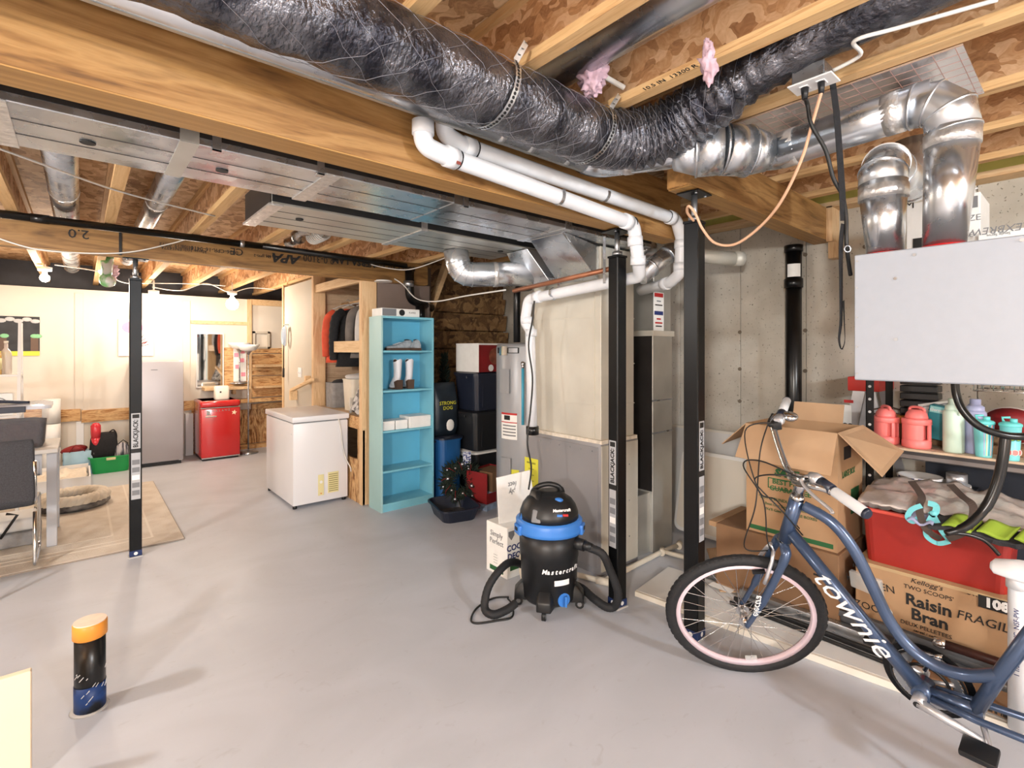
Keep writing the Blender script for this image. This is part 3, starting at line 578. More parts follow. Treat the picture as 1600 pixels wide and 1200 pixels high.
for x, tz in ((1.09,2.56),(1.62,2.55)):
    pts = [(x+.10,1.31,tz+.02)]+[(x+.07-.07*k/10,1.43-.131*math.cos(.7-k*.32),2.43-.131*math.sin(-.7+k*.32)) for k in range(11)]
    s_ = MB().ribbon(pts,.024,.0015,side=(1,0,0)).build('perforated_strap','galv',fx)
    g = MB()
    for a, c in zip(pts, pts[1:]):
        for f in (.0,.33,.66):
            q = Vector(a).lerp(Vector(c), f); n_ = Vector((0,q.y-1.43,q.z-2.43)).normalized(); g.cyl(q+n_*.0006, q+n_*.0016, .006, n=8)
    g.build('strap_hole','plastic_black',s_)
# ---- galvanised fresh-air line
ga = thing('air_duct', 'slim galvanised pipe along the beam joining the round ventilator duct', 'duct', (0,1.655,2.37))
MB().cyl((-1.2,1.655,2.435),(1.90,1.655,2.435),.056,n=22).build('pipe','galv',ga)
for x in (1.35,1.52,1.75): ring(MB(),(x,1.655,2.435),(1,0,0),.056,.03,.0015).build('joint_tape','tape_foil',ga)
MB().box((-1.2,1.648,2.376),(1.88,1.662,2.381)).build('lock_seam','galv_dull',ga)
pts = fillet([(1.88,1.655,2.435),(1.98,1.65,2.43),(2.07,1.36,2.41),(2.15,1.20,2.41)],.12,4); MB().tube(pts,.062,22).build('elbow','galv',ga)
ring(MB(),(2.03,1.49,2.42),(.09,-.29,-.02),.062,.04,.004).build('joint_tape','tape_foil',ga)
rd = thing('round_duct', 'large round galvanised elbow duct leading to the grey ventilator box', 'duct', (2.3,.9,2.3))
def vcyl(name, a, c, r0, r1, mat='galv', par=rd): return MB().cyl(a,c,r0,r1,n=26).build(name,mat,par)
vcyl('reducer',(2.11,1.30,2.405),(2.155,1.20,2.41),.064,.112); vcyl('elbow_gore',(2.153,1.205,2.41),(2.215,1.11,2.41),.113,.113); vcyl('elbow_gore',(2.213,1.113,2.41),(2.31,1.045,2.405),.113,.110); vcyl('reducer',(2.308,1.047,2.405),(2.385,.985,2.40),.110,.084)
for pp, dd in (((2.153,1.205,2.41),(.06,-.1,0)),((2.214,1.112,2.41),(.08,-.08,0)),((2.31,1.045,2.405),(.1,-.07,0))): ring(MB(),pp,dd,.112,.01,.003,26).build('gore_seam','galv',rd)
MB().tube(fillet([(2.375,.995,2.40),(2.41,.95,2.40),(2.425,.40,2.435)],.05,3),.078,26).build('pipe','galv',rd)
ring(MB(),(2.415,.90,2.405),(0,-1,.06),.078,.07,.003,26).build('joint_tape','tape_foil',rd); ring(MB(),(2.424,.52,2.428),(0,-1,.06),.078,.06,.003,26).build('joint_tape','tape_foil',rd)
cpn = [Vector((2.425,.43,2.433)),Vector((2.426,.375,2.425)),Vector((2.428,.33,2.385)),Vector((2.43,.315,2.32))]
pts = [Vector((2.425,.46,2.43)), Vector((2.426,.40,2.42)), Vector((2.428,.355,2.375)), Vector((2.43,.345,2.30))]
MB().tube(pts,[.079,.082,.083,.082],26).build('elbow','galv',rd)
for i in range(4): ring(MB(),pts[i],pts[min(3,i+1)]-pts[max(0,i-1)],.082,.008,.003,26).build('gore_seam','galv',rd)
vcyl('drop_pipe',(2.43,.345,2.31),(2.43,.37,1.885),.083,.064); ring(MB(),(2.43,.348,2.27),(0,-.02,1),.081,.05,.003,26).build('joint_tape','tape_foil',rd)
r2 = thing('round_duct', 'second round duct dropping into the grey ventilator box, nearer the concrete wall', 'duct', (2.46,.55,1.89))
vcyl('drop_pipe',(2.45,.555,1.885),(2.46,.565,2.17),.062,.084,par=r2)
pts = [Vector((2.46,.565,2.15)),Vector((2.47,.567,2.215)),Vector((2.53,.57,2.265)),Vector((2.65,.575,2.27))]
MB().tube(pts,.083,26).build('elbow','galv',r2); MB().tube(fillet([(2.97,.58,2.285),(3.09,.582,2.29),(3.09,.59,2.52)],.09,5),.079,22).build('upper_elbow','galv',r2); MB().cyl((2.62,.575,2.27),(2.98,.58,2.285),.08,n=22).build('wall_run','galv',r2)
ring(MB(),(2.458,.563,2.13),(0,0,1),.082,.05,.003,26).build('joint_tape','tape_foil',r2)
for i in range(1,4): ring(MB(),pts[i],pts[min(3,i+1)]-pts[i-1],.083,.008,.003,26).build('gore_seam','galv',r2)
# small ducts behind the middle post
t = thing('round_duct', 'small shiny duct angled between the two black posts', 'duct', (2.8,2.2,1.95))
a, c = PD(1000,432,3.35), PD(1056,388,3.45); MB().cyl(a,c,.062,n=20).build('pipe','galv',t); 
for f in (.3,.75): ring(MB(),a.lerp(c,f),c-a,.062,.012,.004).build('gore_seam','galv',t)
p = PD(985,392,3.6); q = PD(1022,392,3.6); MB().cyl(p,q,.07,n=20).build('stub','galv',t)
t = thing('vent_pipe', 'dull cream vent pipe behind the right black post near the wall', 'pipe', (3.4,2,2.1))
MB().cyl(PX(1060,396,3.5),PX(1150,405,3.95),.055,n=18).build('pipe','galv_matte',t); MB().cyl(PX(1146,404,3.93),PX(1160,404,3.99),.06,n=18).build('cap','galv_matte',t)
# black drain stack on the wall and along the stamped beam
t = thing('drain_stack', 'black plastic drain stack standing against the concrete wall', 'pipe', (4.2,1.5,0))
p = PX(1240,546,4.22); MB().cyl((4.22,p.y,0),(4.22,p.y,2.28),.057,n=20).build('pipe','abs_black',t)
for za, zb in ((1.98,2.05),(2.26,2.31)): MB().cyl((4.22,p.y,za),(4.22,p.y,zb),.066,n=20).build('coupling','abs_black',t)
MB().lathe([(.0675,2.06),(.0675,2.16)],14,TR(4.22,p.y,0),a0=math.pi*.9,a1=math.pi*1.35).build('label','paper_white',t)
t = thing('drain_pipe', 'black drain pipe fixed along the front of the stamped beam', 'pipe', (.4,4.44,2.3))
MB().cyl((X0,4.465,2.347),(1.15,4.465,2.347),.026,n=16).cyl((1.13,4.465,2.347),(2.45,4.465,2.33),.026,n=16).build('pipe','abs_black',t); ring(MB(),(.98,4.465,2.347),(1,0,0),.027,.03,.004).build('clamp','steel',t); ring(MB(),(-.2,4.465,2.347),(1,0,0),.027,.09,.002).build('coupling','abs_black',t)
t = thing('drain_pipe', 'black drain elbows hanging behind the end of the stamped beam', 'pipe', (2.6,4.4,2.0))
a = PD(640,430,5.0); MB().tube(fillet([(a.x,a.y,2.28),(a.x,a.y,2.0),(a.x+.4,a.y+.25,1.95)],.1,5),.045,14).build('pipe','abs_black',t); MB().tube([(a.x+.18,a.y+.1,1.97),(a.x+.18,a.y+.1,1.75)],.05,14).build('trap','abs_black',t)
MB().cyl((a.x-.01,a.y,2.12),(a.x-.01,a.y,2.18),.052,n=14).build('hanger','steel',t)
# black pipes above the water heater
t = thing('water_pipe', 'black pipe looping down onto the grey water heater', 'pipe', (2.95,3.2,1.56))
MB().tube(fillet([(2.82,3.22,1.56),(2.82,3.22,2.02),(3.10,3.35,2.06),(3.10,3.6,2.5)],.06,5),.03,12).cyl((3.06,3.16,1.56),(3.06,3.16,1.95),.025,n=10).build('pipe','abs_black',t)
# ================================================================ furnace, return, water heater
fu = thing('furnace', 'grey metal furnace cabinet under the tall plenum', 'furnace', (2.8,2.49,0))
MB().box((2.6,2.13,0), (3.01,2.86,.875)).build('cabinet','furnace_grey',fu,bev=.005)
MB().box((2.594,2.15,.05), (2.6,2.84,.85)).build('door_panel','furnace_grey',fu,bev=.002,seg=1)
MB().box((2.605,2.123,.03), (3.0,2.13,.86)).build('side_panel','galv_matte',fu)
def sheet(x, u0, v0, u1, v1, mat, par, name='label_sheet', th=.0015):
    a, c = PX(u0,(v0+v1)/2,x), PX(u1,(v0+v1)/2,x); z1, z0 = PX((u0+u1)/2,v0,x).z, PX((u0+u1)/2,v1,x).z
    MB().box((x-th,min(a.y,c.y),z0),(x,max(a.y,c.y),z1)).build(name,mat,par); return (a.y+c.y)/2, (z0+z1)/2
yy, zz = sheet(2.593,820,716,841,762,'yellow_label',fu)
text('ENERGUIDE', .018, 'black_print', fu, frame((2.591,yy,zz+.075),(0,-1,0),(0,0,1)))
for k in range(3): text('=====', .02, 'black_print', fu, frame((2.591,yy,zz+.03-.045*k),(0,-1,0),(0,0,1)))
for k in range(6): MB().cyl((2.591,2.20+.1*k,.82),(2.594,2.20+.1*k,.82),.004,n=6).build('screw','steel',fu)
for z in (.2,.45,.7): MB().cyl((2.9,2.121,z),(2.9,2.124,z),.005,n=6).build('screw','steel',fu)
rt = thing('return_drop', 'narrow galvanised return duct rising beside the furnace with a white warning sticker', 'duct', (3.33,2.35,0))
MB().box((3.20,2.135,0), (3.46,2.60,1.625)).build('lower_duct','galv_dull',rt,bev=.003,seg=1); MB().box((3.19,2.125,1.60), (3.475,2.61,1.64)).build('drive_cleat','galv_matte',rt)
MB().box((3.199,2.14,.45), (3.2,2.60,1.6)).build('side_panel','galv_dark',rt); MB().box((3.22,2.14,1.64), (3.45,2.58,2.3)).build('upper_duct','galv_dull',rt,bev=.003,seg=1)  # side panel is a dark sheet that paints the shaded face
for z in (.88,1.12): MB().box((3.197,2.13,z-.006),(3.463,2.136,z+.006)).build('cross_crease','galv',rt)
MB().box((3.012,2.16,.0),(3.2,2.55,.44)).build('base_boot','galv_dull',rt,bev=.003,seg=1)
z0, z1 = PY(1030,518,2.133).z, PY(1030,457,2.133).z; xa, xb = PY(1021,490,2.133).x, PY(1037,490,2.133).x
MB().box((xa,2.132,z0),(xb,2.1345,z1)).build('warning_sticker','paper_white',rt)
def st(f0,f1,mat,w=.42): zc0, zc1 = z0+(z1-z0)*f0, z0+(z1-z0)*f1; xm = (xa+xb)/2; MB().box((xm-(xb-xa)*w,2.1308,zc0),(xm+(xb-xa)*w,2.1318,zc1)).build('sticker_print',mat,rt)
st(.88,.98,'red_print'); st(.42,.52,'blue_print'); st(.66,.69,'black_print',.35); st(.2,.24,'red_print',.35); st(.12,.15,'black_print',.3); st(.76,.79,'grey_print',.2); st(.3,.34,'red_print',.2)
WHX, WHY = 2.955, 3.22
wh = thing('water_heater', 'round grey water heater tank left of the furnace', 'water heater', (WHX,WHY,0))
MB().lathe([(.27,.02),(.28,.05),(.28,1.52),(.27,1.545),(.0,1.56)],36,TR(WHX,WHY)).build('tank','heater_grey',wh)
MB().lathe([(.26,0),(.26,.03)],24,TR(WHX,WHY)).build('base','abs_black',wh)
def wrap(u0,u1,v0,v1,mat,name='label',o=.0015,par=wh):
    # patch on the tank where the photograph shows it
    def ang(u):
        q = ray(u,600); q.z = 0; q.normalize(); c = Vector((WHX,WHY,0)); b_ = q.dot(c); cc = c.dot(c)-.28**2; dis = max(b_*b_-cc,1e-6); p = q*(b_-math.sqrt(dis)); return math.atan2(p.y-WHY,p.x-WHX), p
    a0, p0 = ang(u0); a1, p1 = ang(u1); pm = (p0+p1)/2; D = pm.x*math.sin(YAW)+pm.y*math.cos(YAW)
    zt, zb = CAM_H-(v0-CV)/FPX*D, CAM_H-(v1-CV)/FPX*D
    if a1 < a0-math.pi: a1 += 2*math.pi
    if a0 < a1-math.pi: a0 += 2*math.pi
    a0, a1 = min(a0,a1), max(a0,a1)
    return MB().lathe([(.28,zb),(.28+o,zb),(.28+o,zt),(.28,zt)],6,TR(WHX,WHY),sm=False,a0=a0,a1=a1).build(name,mat,par)
wrap(784,808,646,686,'paper_white'); wrap(784,808,645,648,'red_print',o=.002); wrap(784,808,659,660.5,'red_print',o=.002); wrap(788,797,649,656,'black_print',o=.002)
for k in range(4): wrap(786,806,664+5*k,666+5*k,'grey_print',o=.002)
wrap(783,797,577,614,'heater_grey','access_panel',.012); wrap(785,799,715,753,'heater_grey','access_panel',.012); wrap(778,811,543,552,'black_print','badge',.003); wrap(781,793,541,555,'chrome','badge',.005); wrap(795,809,544,551,'heater_grey','badge',.004)
wrap(799,811,734,744,'yellow_label'); wrap(799,812,746,764,'paper_white'); wrap(835,846,540,562,'paper_white'); wrap(835,846,549,551,'red_print',o=.002)
p = PD(817,575,4.0); MB().cyl((p.x,p.y,.9),(p.x,p.y,1.36),.012,n=8).build('relief_tube',mk('tube_blue',(70,160,190),.4),wh); MB().sph((p.x,p.y,1.385),.02,10,6).cyl((p.x,p.y,1.35),(p.x,p.y,1.38),.013,n=8).build('relief_valve','chrome',wh)
# ---- condensate drain on the floor
cdr = thing('drain_pipe', 'cream plastic drain pipe lying on the floor beside the furnace', 'pipe', (2.9,2.0,0))
a, c = PZ(1061,852,.02), PZ(975,893,.02); e = PZ(905,905,.02); q = PZ(1035,862,.02); w_ = PZ(1080,874,.02)
MB().tube([(a.x,a.y,.022),(q.x,q.y,.022),(c.x,c.y,.022),(2.53,2.05,.022)],.017,12).build('main_run','pvc_cream',cdr); MB().cyl((q.x,q.y,.022),(w_.x,w_.y,.022),.016,n=12).build('branch','pvc_cream',cdr)
for pp in (a,q): MB().cyl((pp.x+.03,pp.y+.015,.022),(pp.x-.03,pp.y-.015,.022),.023,n=12).build('fitting','pvc_cream',cdr)
MB().tube([(2.53,2.05,.022),(2.40,2.42,.022)],.017,12).cyl((2.51,2.09,.022),(2.545,2.01,.022),.024,n=12).build('side_run','pvc_cream',cdr)
# ================================================================ ventilator
hv = thing('heat_recovery_ventilator', 'big pale grey ventilator box hanging above the shelves', 'ventilator', (2.4,.2,1.385))
MB().box((2.21,-.22,1.385), (2.63,.595,1.855)).build('cabinet','hrv_grey',hv,bev=.004)
MB().box((2.203,-.218,1.388), (2.21,.593,1.852)).build('front_door','hrv_grey',hv,bev=.002,seg=1)
for z in (1.41,1.51,1.62,1.73,1.83): MB().cyl((2.2005,.585,z),(2.204,.585,z),.004,n=8).build('rivet','steel',hv)
for u, v in ((1399,435),(1400,530),(1429,398),(1597,375)):
    p = PX(u,v,2.202); MB().cyl((2.2,p.y,p.z),(2.204,p.y,p.z),.006,n=8).build('rivet','steel',hv)
for (x,y,r) in ((2.43,.37,.068),(2.45,.555,.066)): MB().cyl((x,y,1.852),(x,y,1.885),r+.004,r,n=26).build('red_collar','red_plastic',hv)
for y in (-.1,): MB().cyl((2.43,y,1.852),(2.43,y,1.885),.07,n=26).build('red_collar','red_plastic',hv)
# outlet, plugs, cords, strap
ob = thing('ceiling_outlet', 'steel outlet box with white cover plate hung from the joist, two cords plugged in', 'outlet', (2.2,.72,2.47))
PL = PZ(1271,130,2.50)
MB().box((PL.x-.045,PL.y-.05,2.50),(PL.x+.045,PL.y+.06,2.556)).build('steel_box','steel',ob,bev=.003,seg=1); MB().box((PL.x-.05,PL.y-.075,2.494),(PL.x+.05,PL.y+.075,2.50)).build('cover_plate','paint_white',ob,bev=.002,seg=1)
for s in (-.028,.028): MB().box((PL.x-.02,PL.y+s-.014,2.491),(PL.x+.02,PL.y+s+.014,2.494)).build('socket','paint_white',ob)
pa, pb = PL+Vector((-.005,.028,-.006)), PL+Vector((-.005,-.028,-.006))
MB().tube(spl([(PL.x+.02,PL.y-.06,2.53),(PL.x+.0,PL.y-.15,2.54),(PL.x-.10,PL.y-.16,2.545),(PL.x-.06,PL.y-.28,2.55),(PL.x+.0,PL.y-.5,2.55)],8),.007,8).build('supply_cable','wire_white',ob)
t = thing('power_cord', 'thick black power cord hanging from the ceiling outlet to the ventilator', 'cord', pa)
MB().cyl(pa,pa-Vector((0,0,.045)),.014,.010,n=10).build('plug','plastic_black',t)
MB().tube(spl([pa-Vector((0,0,.04)),PD(1262,165,1.93),PD(1268,195,1.93),PD(1290,235,1.93),PD(1302,278,1.94),PD(1316,305,1.94),PD(1322,340,1.93),PD(1323,385,1.93),PD(1329,430,1.98)],8),.0075,8).build('cable','wire_black',t)
t = thing('extension_cord', 'tan extension cord drooping from the ceiling outlet to the nearest black post', 'cord', pb)
MB().cyl(pb,pb-Vector((0,0,.045)),.013,.009,n=10).build('plug','plastic_black',t)
MB().tube(spl([pb-Vector((0,0,.04)),PD(1270,190,1.93),PD(1252,250,2.0),PD(1222,312,2.12),PD(1190,352,2.25),PD(1150,381,2.36),PD(1118,380,2.43),PD(1098,358,2.47),PD(1086,333,2.47),PD(1076,322,2.47),PD(1074,332,2.52),PD(1084,345,2.56)],8),.0065,8).build('cable','wire_tan',t)
t = thing('webbing_strap', 'black webbing strap looped down beside the ventilator', 'strap', PD(1315,540,1.95))
sd = Vector((math.cos(YAW),-math.sin(YAW),0))
MB().ribbon([PD(1300,122,1.93),PD(1307,175,1.93),PD(1312,240,1.93),PD(1316,300,1.93),PD(1318,345,1.93)],.024,.002,side=sd).build('upper_strap','fabric_black',t)
MB().ribbon(spl([PD(1318,350,1.93),PD(1314,380,1.93),PD(1314,440,1.93),PD(1314,500,1.93),PD(1311,530,1.93),PD(1315,545,1.93),PD(1320,532,1.93),PD(1319,500,1.95),PD(1318,470,1.96)],6),.022,.002,side=[(sd*math.cos(.25+k*.02)+Vector((-sd.y,sd.x,0))*math.sin(.25+k*.02)) for k in range(49)]).build('loop','fabric_black',t)
MB().torus((0,0,0),.012,.003,16,6,frame(PD(1324,389,1.92),(0,0,1),sd)).build('metal_ring','steel',t)
# foil-faced panel between the joists above the ventilator
t = thing('foil_panel', 'shiny foil-faced duct panel nailed under the joists beside the outlet', 'panel', (2.55,.8,2.54))
MB().box((2.30,.30,2.546),(2.80,1.28,2.552)).build('sheet',mk('foil_grid',(212,208,208),.22,.85,var=.15,vs=5,bump=.35,bs=7,rvar=.08),t)
g = MB()
for k in range(9): g.box((2.30+.06*k,.30,2.5452),(2.302+.06*k,1.28,2.546))
for k in range(16): g.box((2.30,.32+.062*k,2.5452),(2.80,.322+.062*k,2.546))
g.build('grid_print',mk('grid_print',(180,140,130),.5),t)
# pink insulation tufts and conduit between joists
def tuft(label, c, r, zz=1):
    m_ = MB().sph((0,0,0),(r*.8/zz**.5,r*.8/zz**.5,r*zz),28,20); m_.v = [p+p.normalized()*(noise.noise(p*45)*.5+noise.noise(p*110)*.35)*r for p in m_.v]; m_.v = [p+Vector(c) for p in m_.v]
    return m_.build('insulation_tuft','pink_wool',None,label,'insulation',jitter=.01)
tuft('ragged pink insulation tuft over the foil-wrapped duct', PD(925,118,2.05), .066); tuft('thin pink insulation strand hanging from the stamped joist', PD(1106,96,1.75), .042, 1.9); tuft('pink insulation wisp beside the green bag among the far joists', PD(170,425,5.6), .10)
t = thing('conduit', 'thin white conduit crossing between the joists above the foil duct', 'conduit', PD(870,80,1.9)); MB().cyl(PD(868,76,2.0),PD(975,137,2.12),.011,n=10).build('pipe','wire_white',t)
t = thing('round_duct', 'bluish round duct high in the joist bay above the foil duct', 'duct', (1.53,.9,2.66)); MB().cyl((1.53,1.7,2.68),(1.53,-.5,2.72),.08,n=20).build('pipe','galv',t)
# ================================================================ object helpers
def rr_loop(w, d, r, z, n=4):
    r = min(r, w/2-.001, d/2-.001); out = []
    for cx, cy, a0 in ((w/2-r,d/2-r,0),(-w/2+r,d/2-r,math.pi/2),(-w/2+r,-d/2+r,math.pi),(w/2-r,-d/2+r,1.5*math.pi)):
        for k in range(n+1): a = a0+math.pi/2*k/n; out.append((cx+r*math.cos(a), cy+r*math.sin(a), z))
    return out
def loft(mb, loops, cap0=True, cap1=True, sm=True, M=None):
    n = len(loops[0]); vs = [p for l in loops for p in l]; fs = []; s2 = []
    for i in range(len(loops)-1):
        for j in range(n): fs.append((i*n+j, i*n+(j+1) % n, (i+1)*n+(j+1) % n, (i+1)*n+j)); s2.append(sm)
    if cap0: fs.append(tuple(range(n-1,-1,-1))); s2.append(False)
    if cap1: fs.append(tuple(range((len(loops)-1)*n, len(loops)*n))); s2.append(False)
    return mb.add(vs, fs, s2, M)
def tub(w, d, h, tp=.88, r=.04, t=.006, rim=.012, M=None):
    L_ = [rr_loop(w*tp,d*tp,r,0), rr_loop(w,d,r*1.2,h-.012), rr_loop(w+2*rim,d+2*rim,r*1.4,h-.012), rr_loop(w+2*rim,d+2*rim,r*1.4,h), rr_loop(w-t,d-t,r,h), rr_loop(w*tp-t,d*tp-t,r*.8,t)]
    return loft(MB(M), L_, sm=False)
def rbox(w, d, h, r=.02, M=None, z0=0):
    return loft(MB(M), [rr_loop(w,d,r,z0), rr_loop(w,d,r,z0+h)], sm=True)
def mbox(name, mat, a, b, parent, bev=.004, **k): return MB().box(a, b).build(name, mat, parent, bev=bev, **k)
# ================================================================ chest freezer
fz = thing('chest_freezer', 'white chest freezer standing beside the coat closet', 'freezer', (1.77,5.35,0))
mbox('body','freezer_white',(1.505,4.89,.03),(2.03,5.78,.80),fz,.006); mbox('lid','freezer_white',(1.495,4.875,.812),(2.04,5.79,.865),fz,.008)
mbox('gasket','grey_print',(1.515,4.90,.80),(2.02,5.77,.812),fz,0)
gr = mbox('vent_grille','vent_yellow',(1.83,4.884,.10),(1.935,4.89,.30),fz,.001,seg=1)
for k in range(9): MB().box((1.838,4.881,.115+.02*k),(1.927,4.884,.123+.02*k)).build('slat_shade',mk('vent_shadow',(150,140,92),.6),gr)  # darker bars paint the shade between the grille slats
ct = mbox('control_panel','vent_yellow',(1.735,4.884,.09),(1.79,4.89,.29),fz,.001,seg=1); MB().cyl((1.762,4.878,.22),(1.762,4.884,.22),.014,n=12).build('dial','paint_white',ct); MB().cyl((1.762,4.877,.11),(1.762,4.884,.11),.006,n=8).build('lamp','orange',ct)
MB().tube(spl([(1.93,4.883,.83),(1.955,4.88,.70),(1.975,4.875,.52),(2.01,4.87,.40),(2.045,4.86,.32),(2.05,4.86,.28)],6),.006,6).build('power_cord','wire_white',fz)
for x in (1.53,2.0):
    for y in (4.92,5.74): MB().cyl((x,y,0),(x,y,.03),.02,n=10).build('foot','plastic_black',fz)
MB().cyl((1.5005,4.95,.70),(1.505,4.95,.70),.008,n=8).build('drain_plug','paint_white',fz)
# ================================================================ bookcase
bk = thing('bookcase', 'tall light blue open bookcase against the closet side', 'bookcase', (2.36,4.4,0))
BX0, BX1, BY0, BY1 = 2.085, 2.645, 4.265, 4.52
mbox('side_panel','shelf_side',(BX0,BY0,0),(BX0+.018,BY1,1.81),bk,.001,seg=1); mbox('side_panel','shelf_blue',(BX1-.018,BY0,0),(BX1,BY1,1.81),bk,.001,seg=1)
mbox('top_panel','shelf_blue',(BX0+.018,BY0,1.79),(BX1-.018,BY1,1.81),bk,.001,seg=1); mbox('back_panel','shelf_blue_in',(BX0+.018,BY1-.012,0),(BX1-.018,BY1-.006,1.79),bk,0)
SZ = [.075,.375,.745,1.12,1.49]
for z in SZ: mbox('shelf','shelf_blue',(BX0+.018,BY0+(.006 if z > .1 else 0),z-.018),(BX1-.018,BY1-.013,z),bk,.001,seg=1)
mbox('kick_board','shelf_blue',(BX0+.018,BY0+.008,0),(BX1-.018,BY0+.022,.057),bk,0)
def onshelf(u, z, y): p = PY(u, 600, y); return p.x
# sneakers
def shoe(label, x, y, z, rz, mat, sole, group=None, L=.27):
    t = thing('sneaker', label, 'shoe', (x,y,z), rz, group)
    prof = [(-.5,.034,.10),(-.46,.037,.105),(-.32,.037,.11),(-.18,.035,.085),(.0,.037,.066),(.2,.041,.052),(.38,.036,.044),(.48,.02,.036)]
    loops = []
    for px, w, h in prof:
        loops.append([(px*L, w*math.cos(a)*(1 if math.sin(a) < .3 else .8), .022+max(0,(math.sin(a)+.6)/1.6)*(h-.022)) for a in [2*math.pi*k/12 for k in range(12)]])
    loft(MB(W[t.name]), loops).build('upper', mat, t)
    lo = [[(px*L*1.02, (w+.004)*s_, zz) for s_, zz in ((-1,0),(1,0),(1,.024),(-1,.024))] for px, w, h in prof]
    loft(MB(W[t.name]), lo, sm=False).build('sole', sole, t)
    MB(W[t.name]).sph((-.09*1,0,.10),(.032,.02,.008),10,6).build('opening','plastic_black',t)
    for k in range(4): MB(W[t.name]).box((-.02+.02*k,-.022,.074-.006*k),(-.012+.02*k,.022,.079-.006*k)).build('lace','paint_white',t)
    return t
shoe('grey sneaker seen side-on, on the top shelf of the blue bookcase', 2.31, 4.36, 1.49, math.pi, 'shoe_grey', 'boot_sole', 'grey sneakers on the blue bookcase')
shoe('grey sneaker standing heel-out behind its pair on the blue bookcase', 2.45, 4.37, 1.49, math.pi/2, 'shoe_grey', 'boot_sole', 'grey sneakers on the blue bookcase')
def boot(label, x, y, z, rz):
    t = thing('ankle_boot', label, 'boot', (x,y,z), rz, 'white boots on the blue bookcase'); M = W[t.name]
    loops = []
    for zz, rx, ry, cx in ((.03,.062,.036,-.03),(.06,.06,.036,-.025),(.09,.05,.034,-.005),(.12,.042,.033,.012),(.18,.043,.034,.018),(.24,.047,.037,.018),(.29,.050,.040,.018)):
        loops.append([(cx+rx*math.cos(a), ry*math.sin(a), zz-(.03*abs(math.sin(a))**2 if zz > .28 else 0)) for a in [2*math.pi*k/16 for k in range(16)]])
    loft(MB(M), loops, cap1=False).build('shaft','boot_white',t); loft(MB(M),[[(.018+(p[0]-.018)*.9,p[1]*.9,p[2]-.004) for p in loops[-1]],[(.018+(p[0]-.018)*.6,p[1]*.6,.22) for p in loops[-1]]],cap0=False).build('lining','boot_sole',t)
    MB(M).box((-.095,-.034,0),(-.0,.034,.012)).build('sole','boot_sole',t); MB(M).hexa([(.02,-.03,0),(.06,-.03,0),(.06,.03,0),(.02,.03,0),(.005,-.034,.07),(.062,-.034,.09),(.062,.034,.09),(.005,.034,.07)]).build('heel','boot_sole',t)
    MB(M).sph((-.06,0,.03),(.045,.036,.03),14,8).build('toe','boot_white',t)
boot('white ankle boot, left one of the pair on the blue bookcase', 2.30, 4.38, 1.12, -math.pi/2+.1); boot('white ankle boot, right one of the pair on the blue bookcase', 2.43, 4.38, 1.12, -math.pi/2-.1)
def carton(name, label, cat, a, b, mat, group=None, rz=0, lidline=True, M=None, tape=None):
    cx, cy = (a[0]+b[0])/2, (a[1]+b[1])/2; t = thing(name, label, cat, (cx,cy,a[2]), rz, group); M = W[t.name]; hx, hy, h = (b[0]-a[0])/2, (b[1]-a[1])/2, b[2]-a[2]
    MB(M).box((-hx,-hy,0),(hx,hy,h)).build('carton_body',mat,t,bev=.003,seg=1)
    if lidline: MB(M).box((-hx-.001,-hy-.001,h*.62),(hx+.001,hy+.001,h+.001)).build('carton_lid',mat,t,bev=.003,seg=1)
    if tape: MB(M).box((-.025,-hy-.002,h-.05),(.025,hy+.002,h+.002)).build('tape',tape,t)
    return t
carton('shoe_box','small white box, leftmost on the middle shelf of the blue bookcase','box',(2.11,4.30,.745),(2.24,4.46,.83),'paper_white')
carton('shoe_box','small white box in the middle of the row on the blue bookcase','box',(2.252,4.30,.745),(2.375,4.46,.83),'paper_white')
carton('shoe_box','wider white box at the right end of the blue bookcase row','box',(2.39,4.285,.745),(2.622,4.49,.855),'paper_white')
t = carton('flat_box','flat white and grey product box on top of the blue bookcase','box',(2.10,4.29,1.81),(2.50,4.49,1.885),'paper_white',lidline=False)
mbox('front_print','grey_print',(2.11,4.288,1.815),(2.25,4.2895,1.88),t,0); MB().cyl((2.31,4.2885,1.848),(2.31,4.2895,1.848),.03,n=16).build('round_print','black_print',t); text('FLAMES', .022,'grey_print',t,frame((2.42,4.2885,1.85),(1,0,0),(0,0,1)))
# ================================================================ nook under the stairs
def tote(label, c, w, d, h, mat, lid, rz=0, group=None, z=0, latch=None):
    t = thing('storage_tote', label, 'tote', (c[0],c[1],z), rz, group); M = W[t.name]
    tub(w,d,h,.9,.05,M=M).build('tub',mat,t); loft(MB(M),[rr_loop(w+.03,d+.03,.06,h+.001),rr_loop(w+.03,d+.03,.06,h+.018),rr_loop(w-.04,d-.04,.05,h+.03)],sm=False).build('lid',lid,t)
    for s in (-1,1): MB(M).cbox((s*(w/2+.006),0,h-.02),(.02,.12,.03)).build('handle',latch or lid,t,bev=.003,seg=1)
    for s in (-.3,.3): MB(M).cbox((s*w,-d/2+.012,h*.5),(.02,.016,h*.8)).build('rib',mat,t)
    return t
tote('black storage tote at the bottom of the stack under the stairs', (3.28,4.28), .56,.42,.44,'tote_black','paper_white')
tote('black storage tote with a lime latch, middle of the stack', (3.24,4.24), .54,.42,.37,'tote_black','tote_black', z=.475)
mbox('latch','tote_lime',(3.42,4.015,.80),(3.52,4.03,.84),bpy.data.objects['storage_tote.001'],.003,seg=1)
tote('dark navy storage tote at the top of the stack', (3.25,4.25), .50,.40,.36,'tote_navy','tote_navy', z=.878)
t = carton('toy_box','red and white printed box on top of the tote stack','box',(3.02,4.05,1.27),(3.46,4.42,1.56),'dark_red',rz=.05)
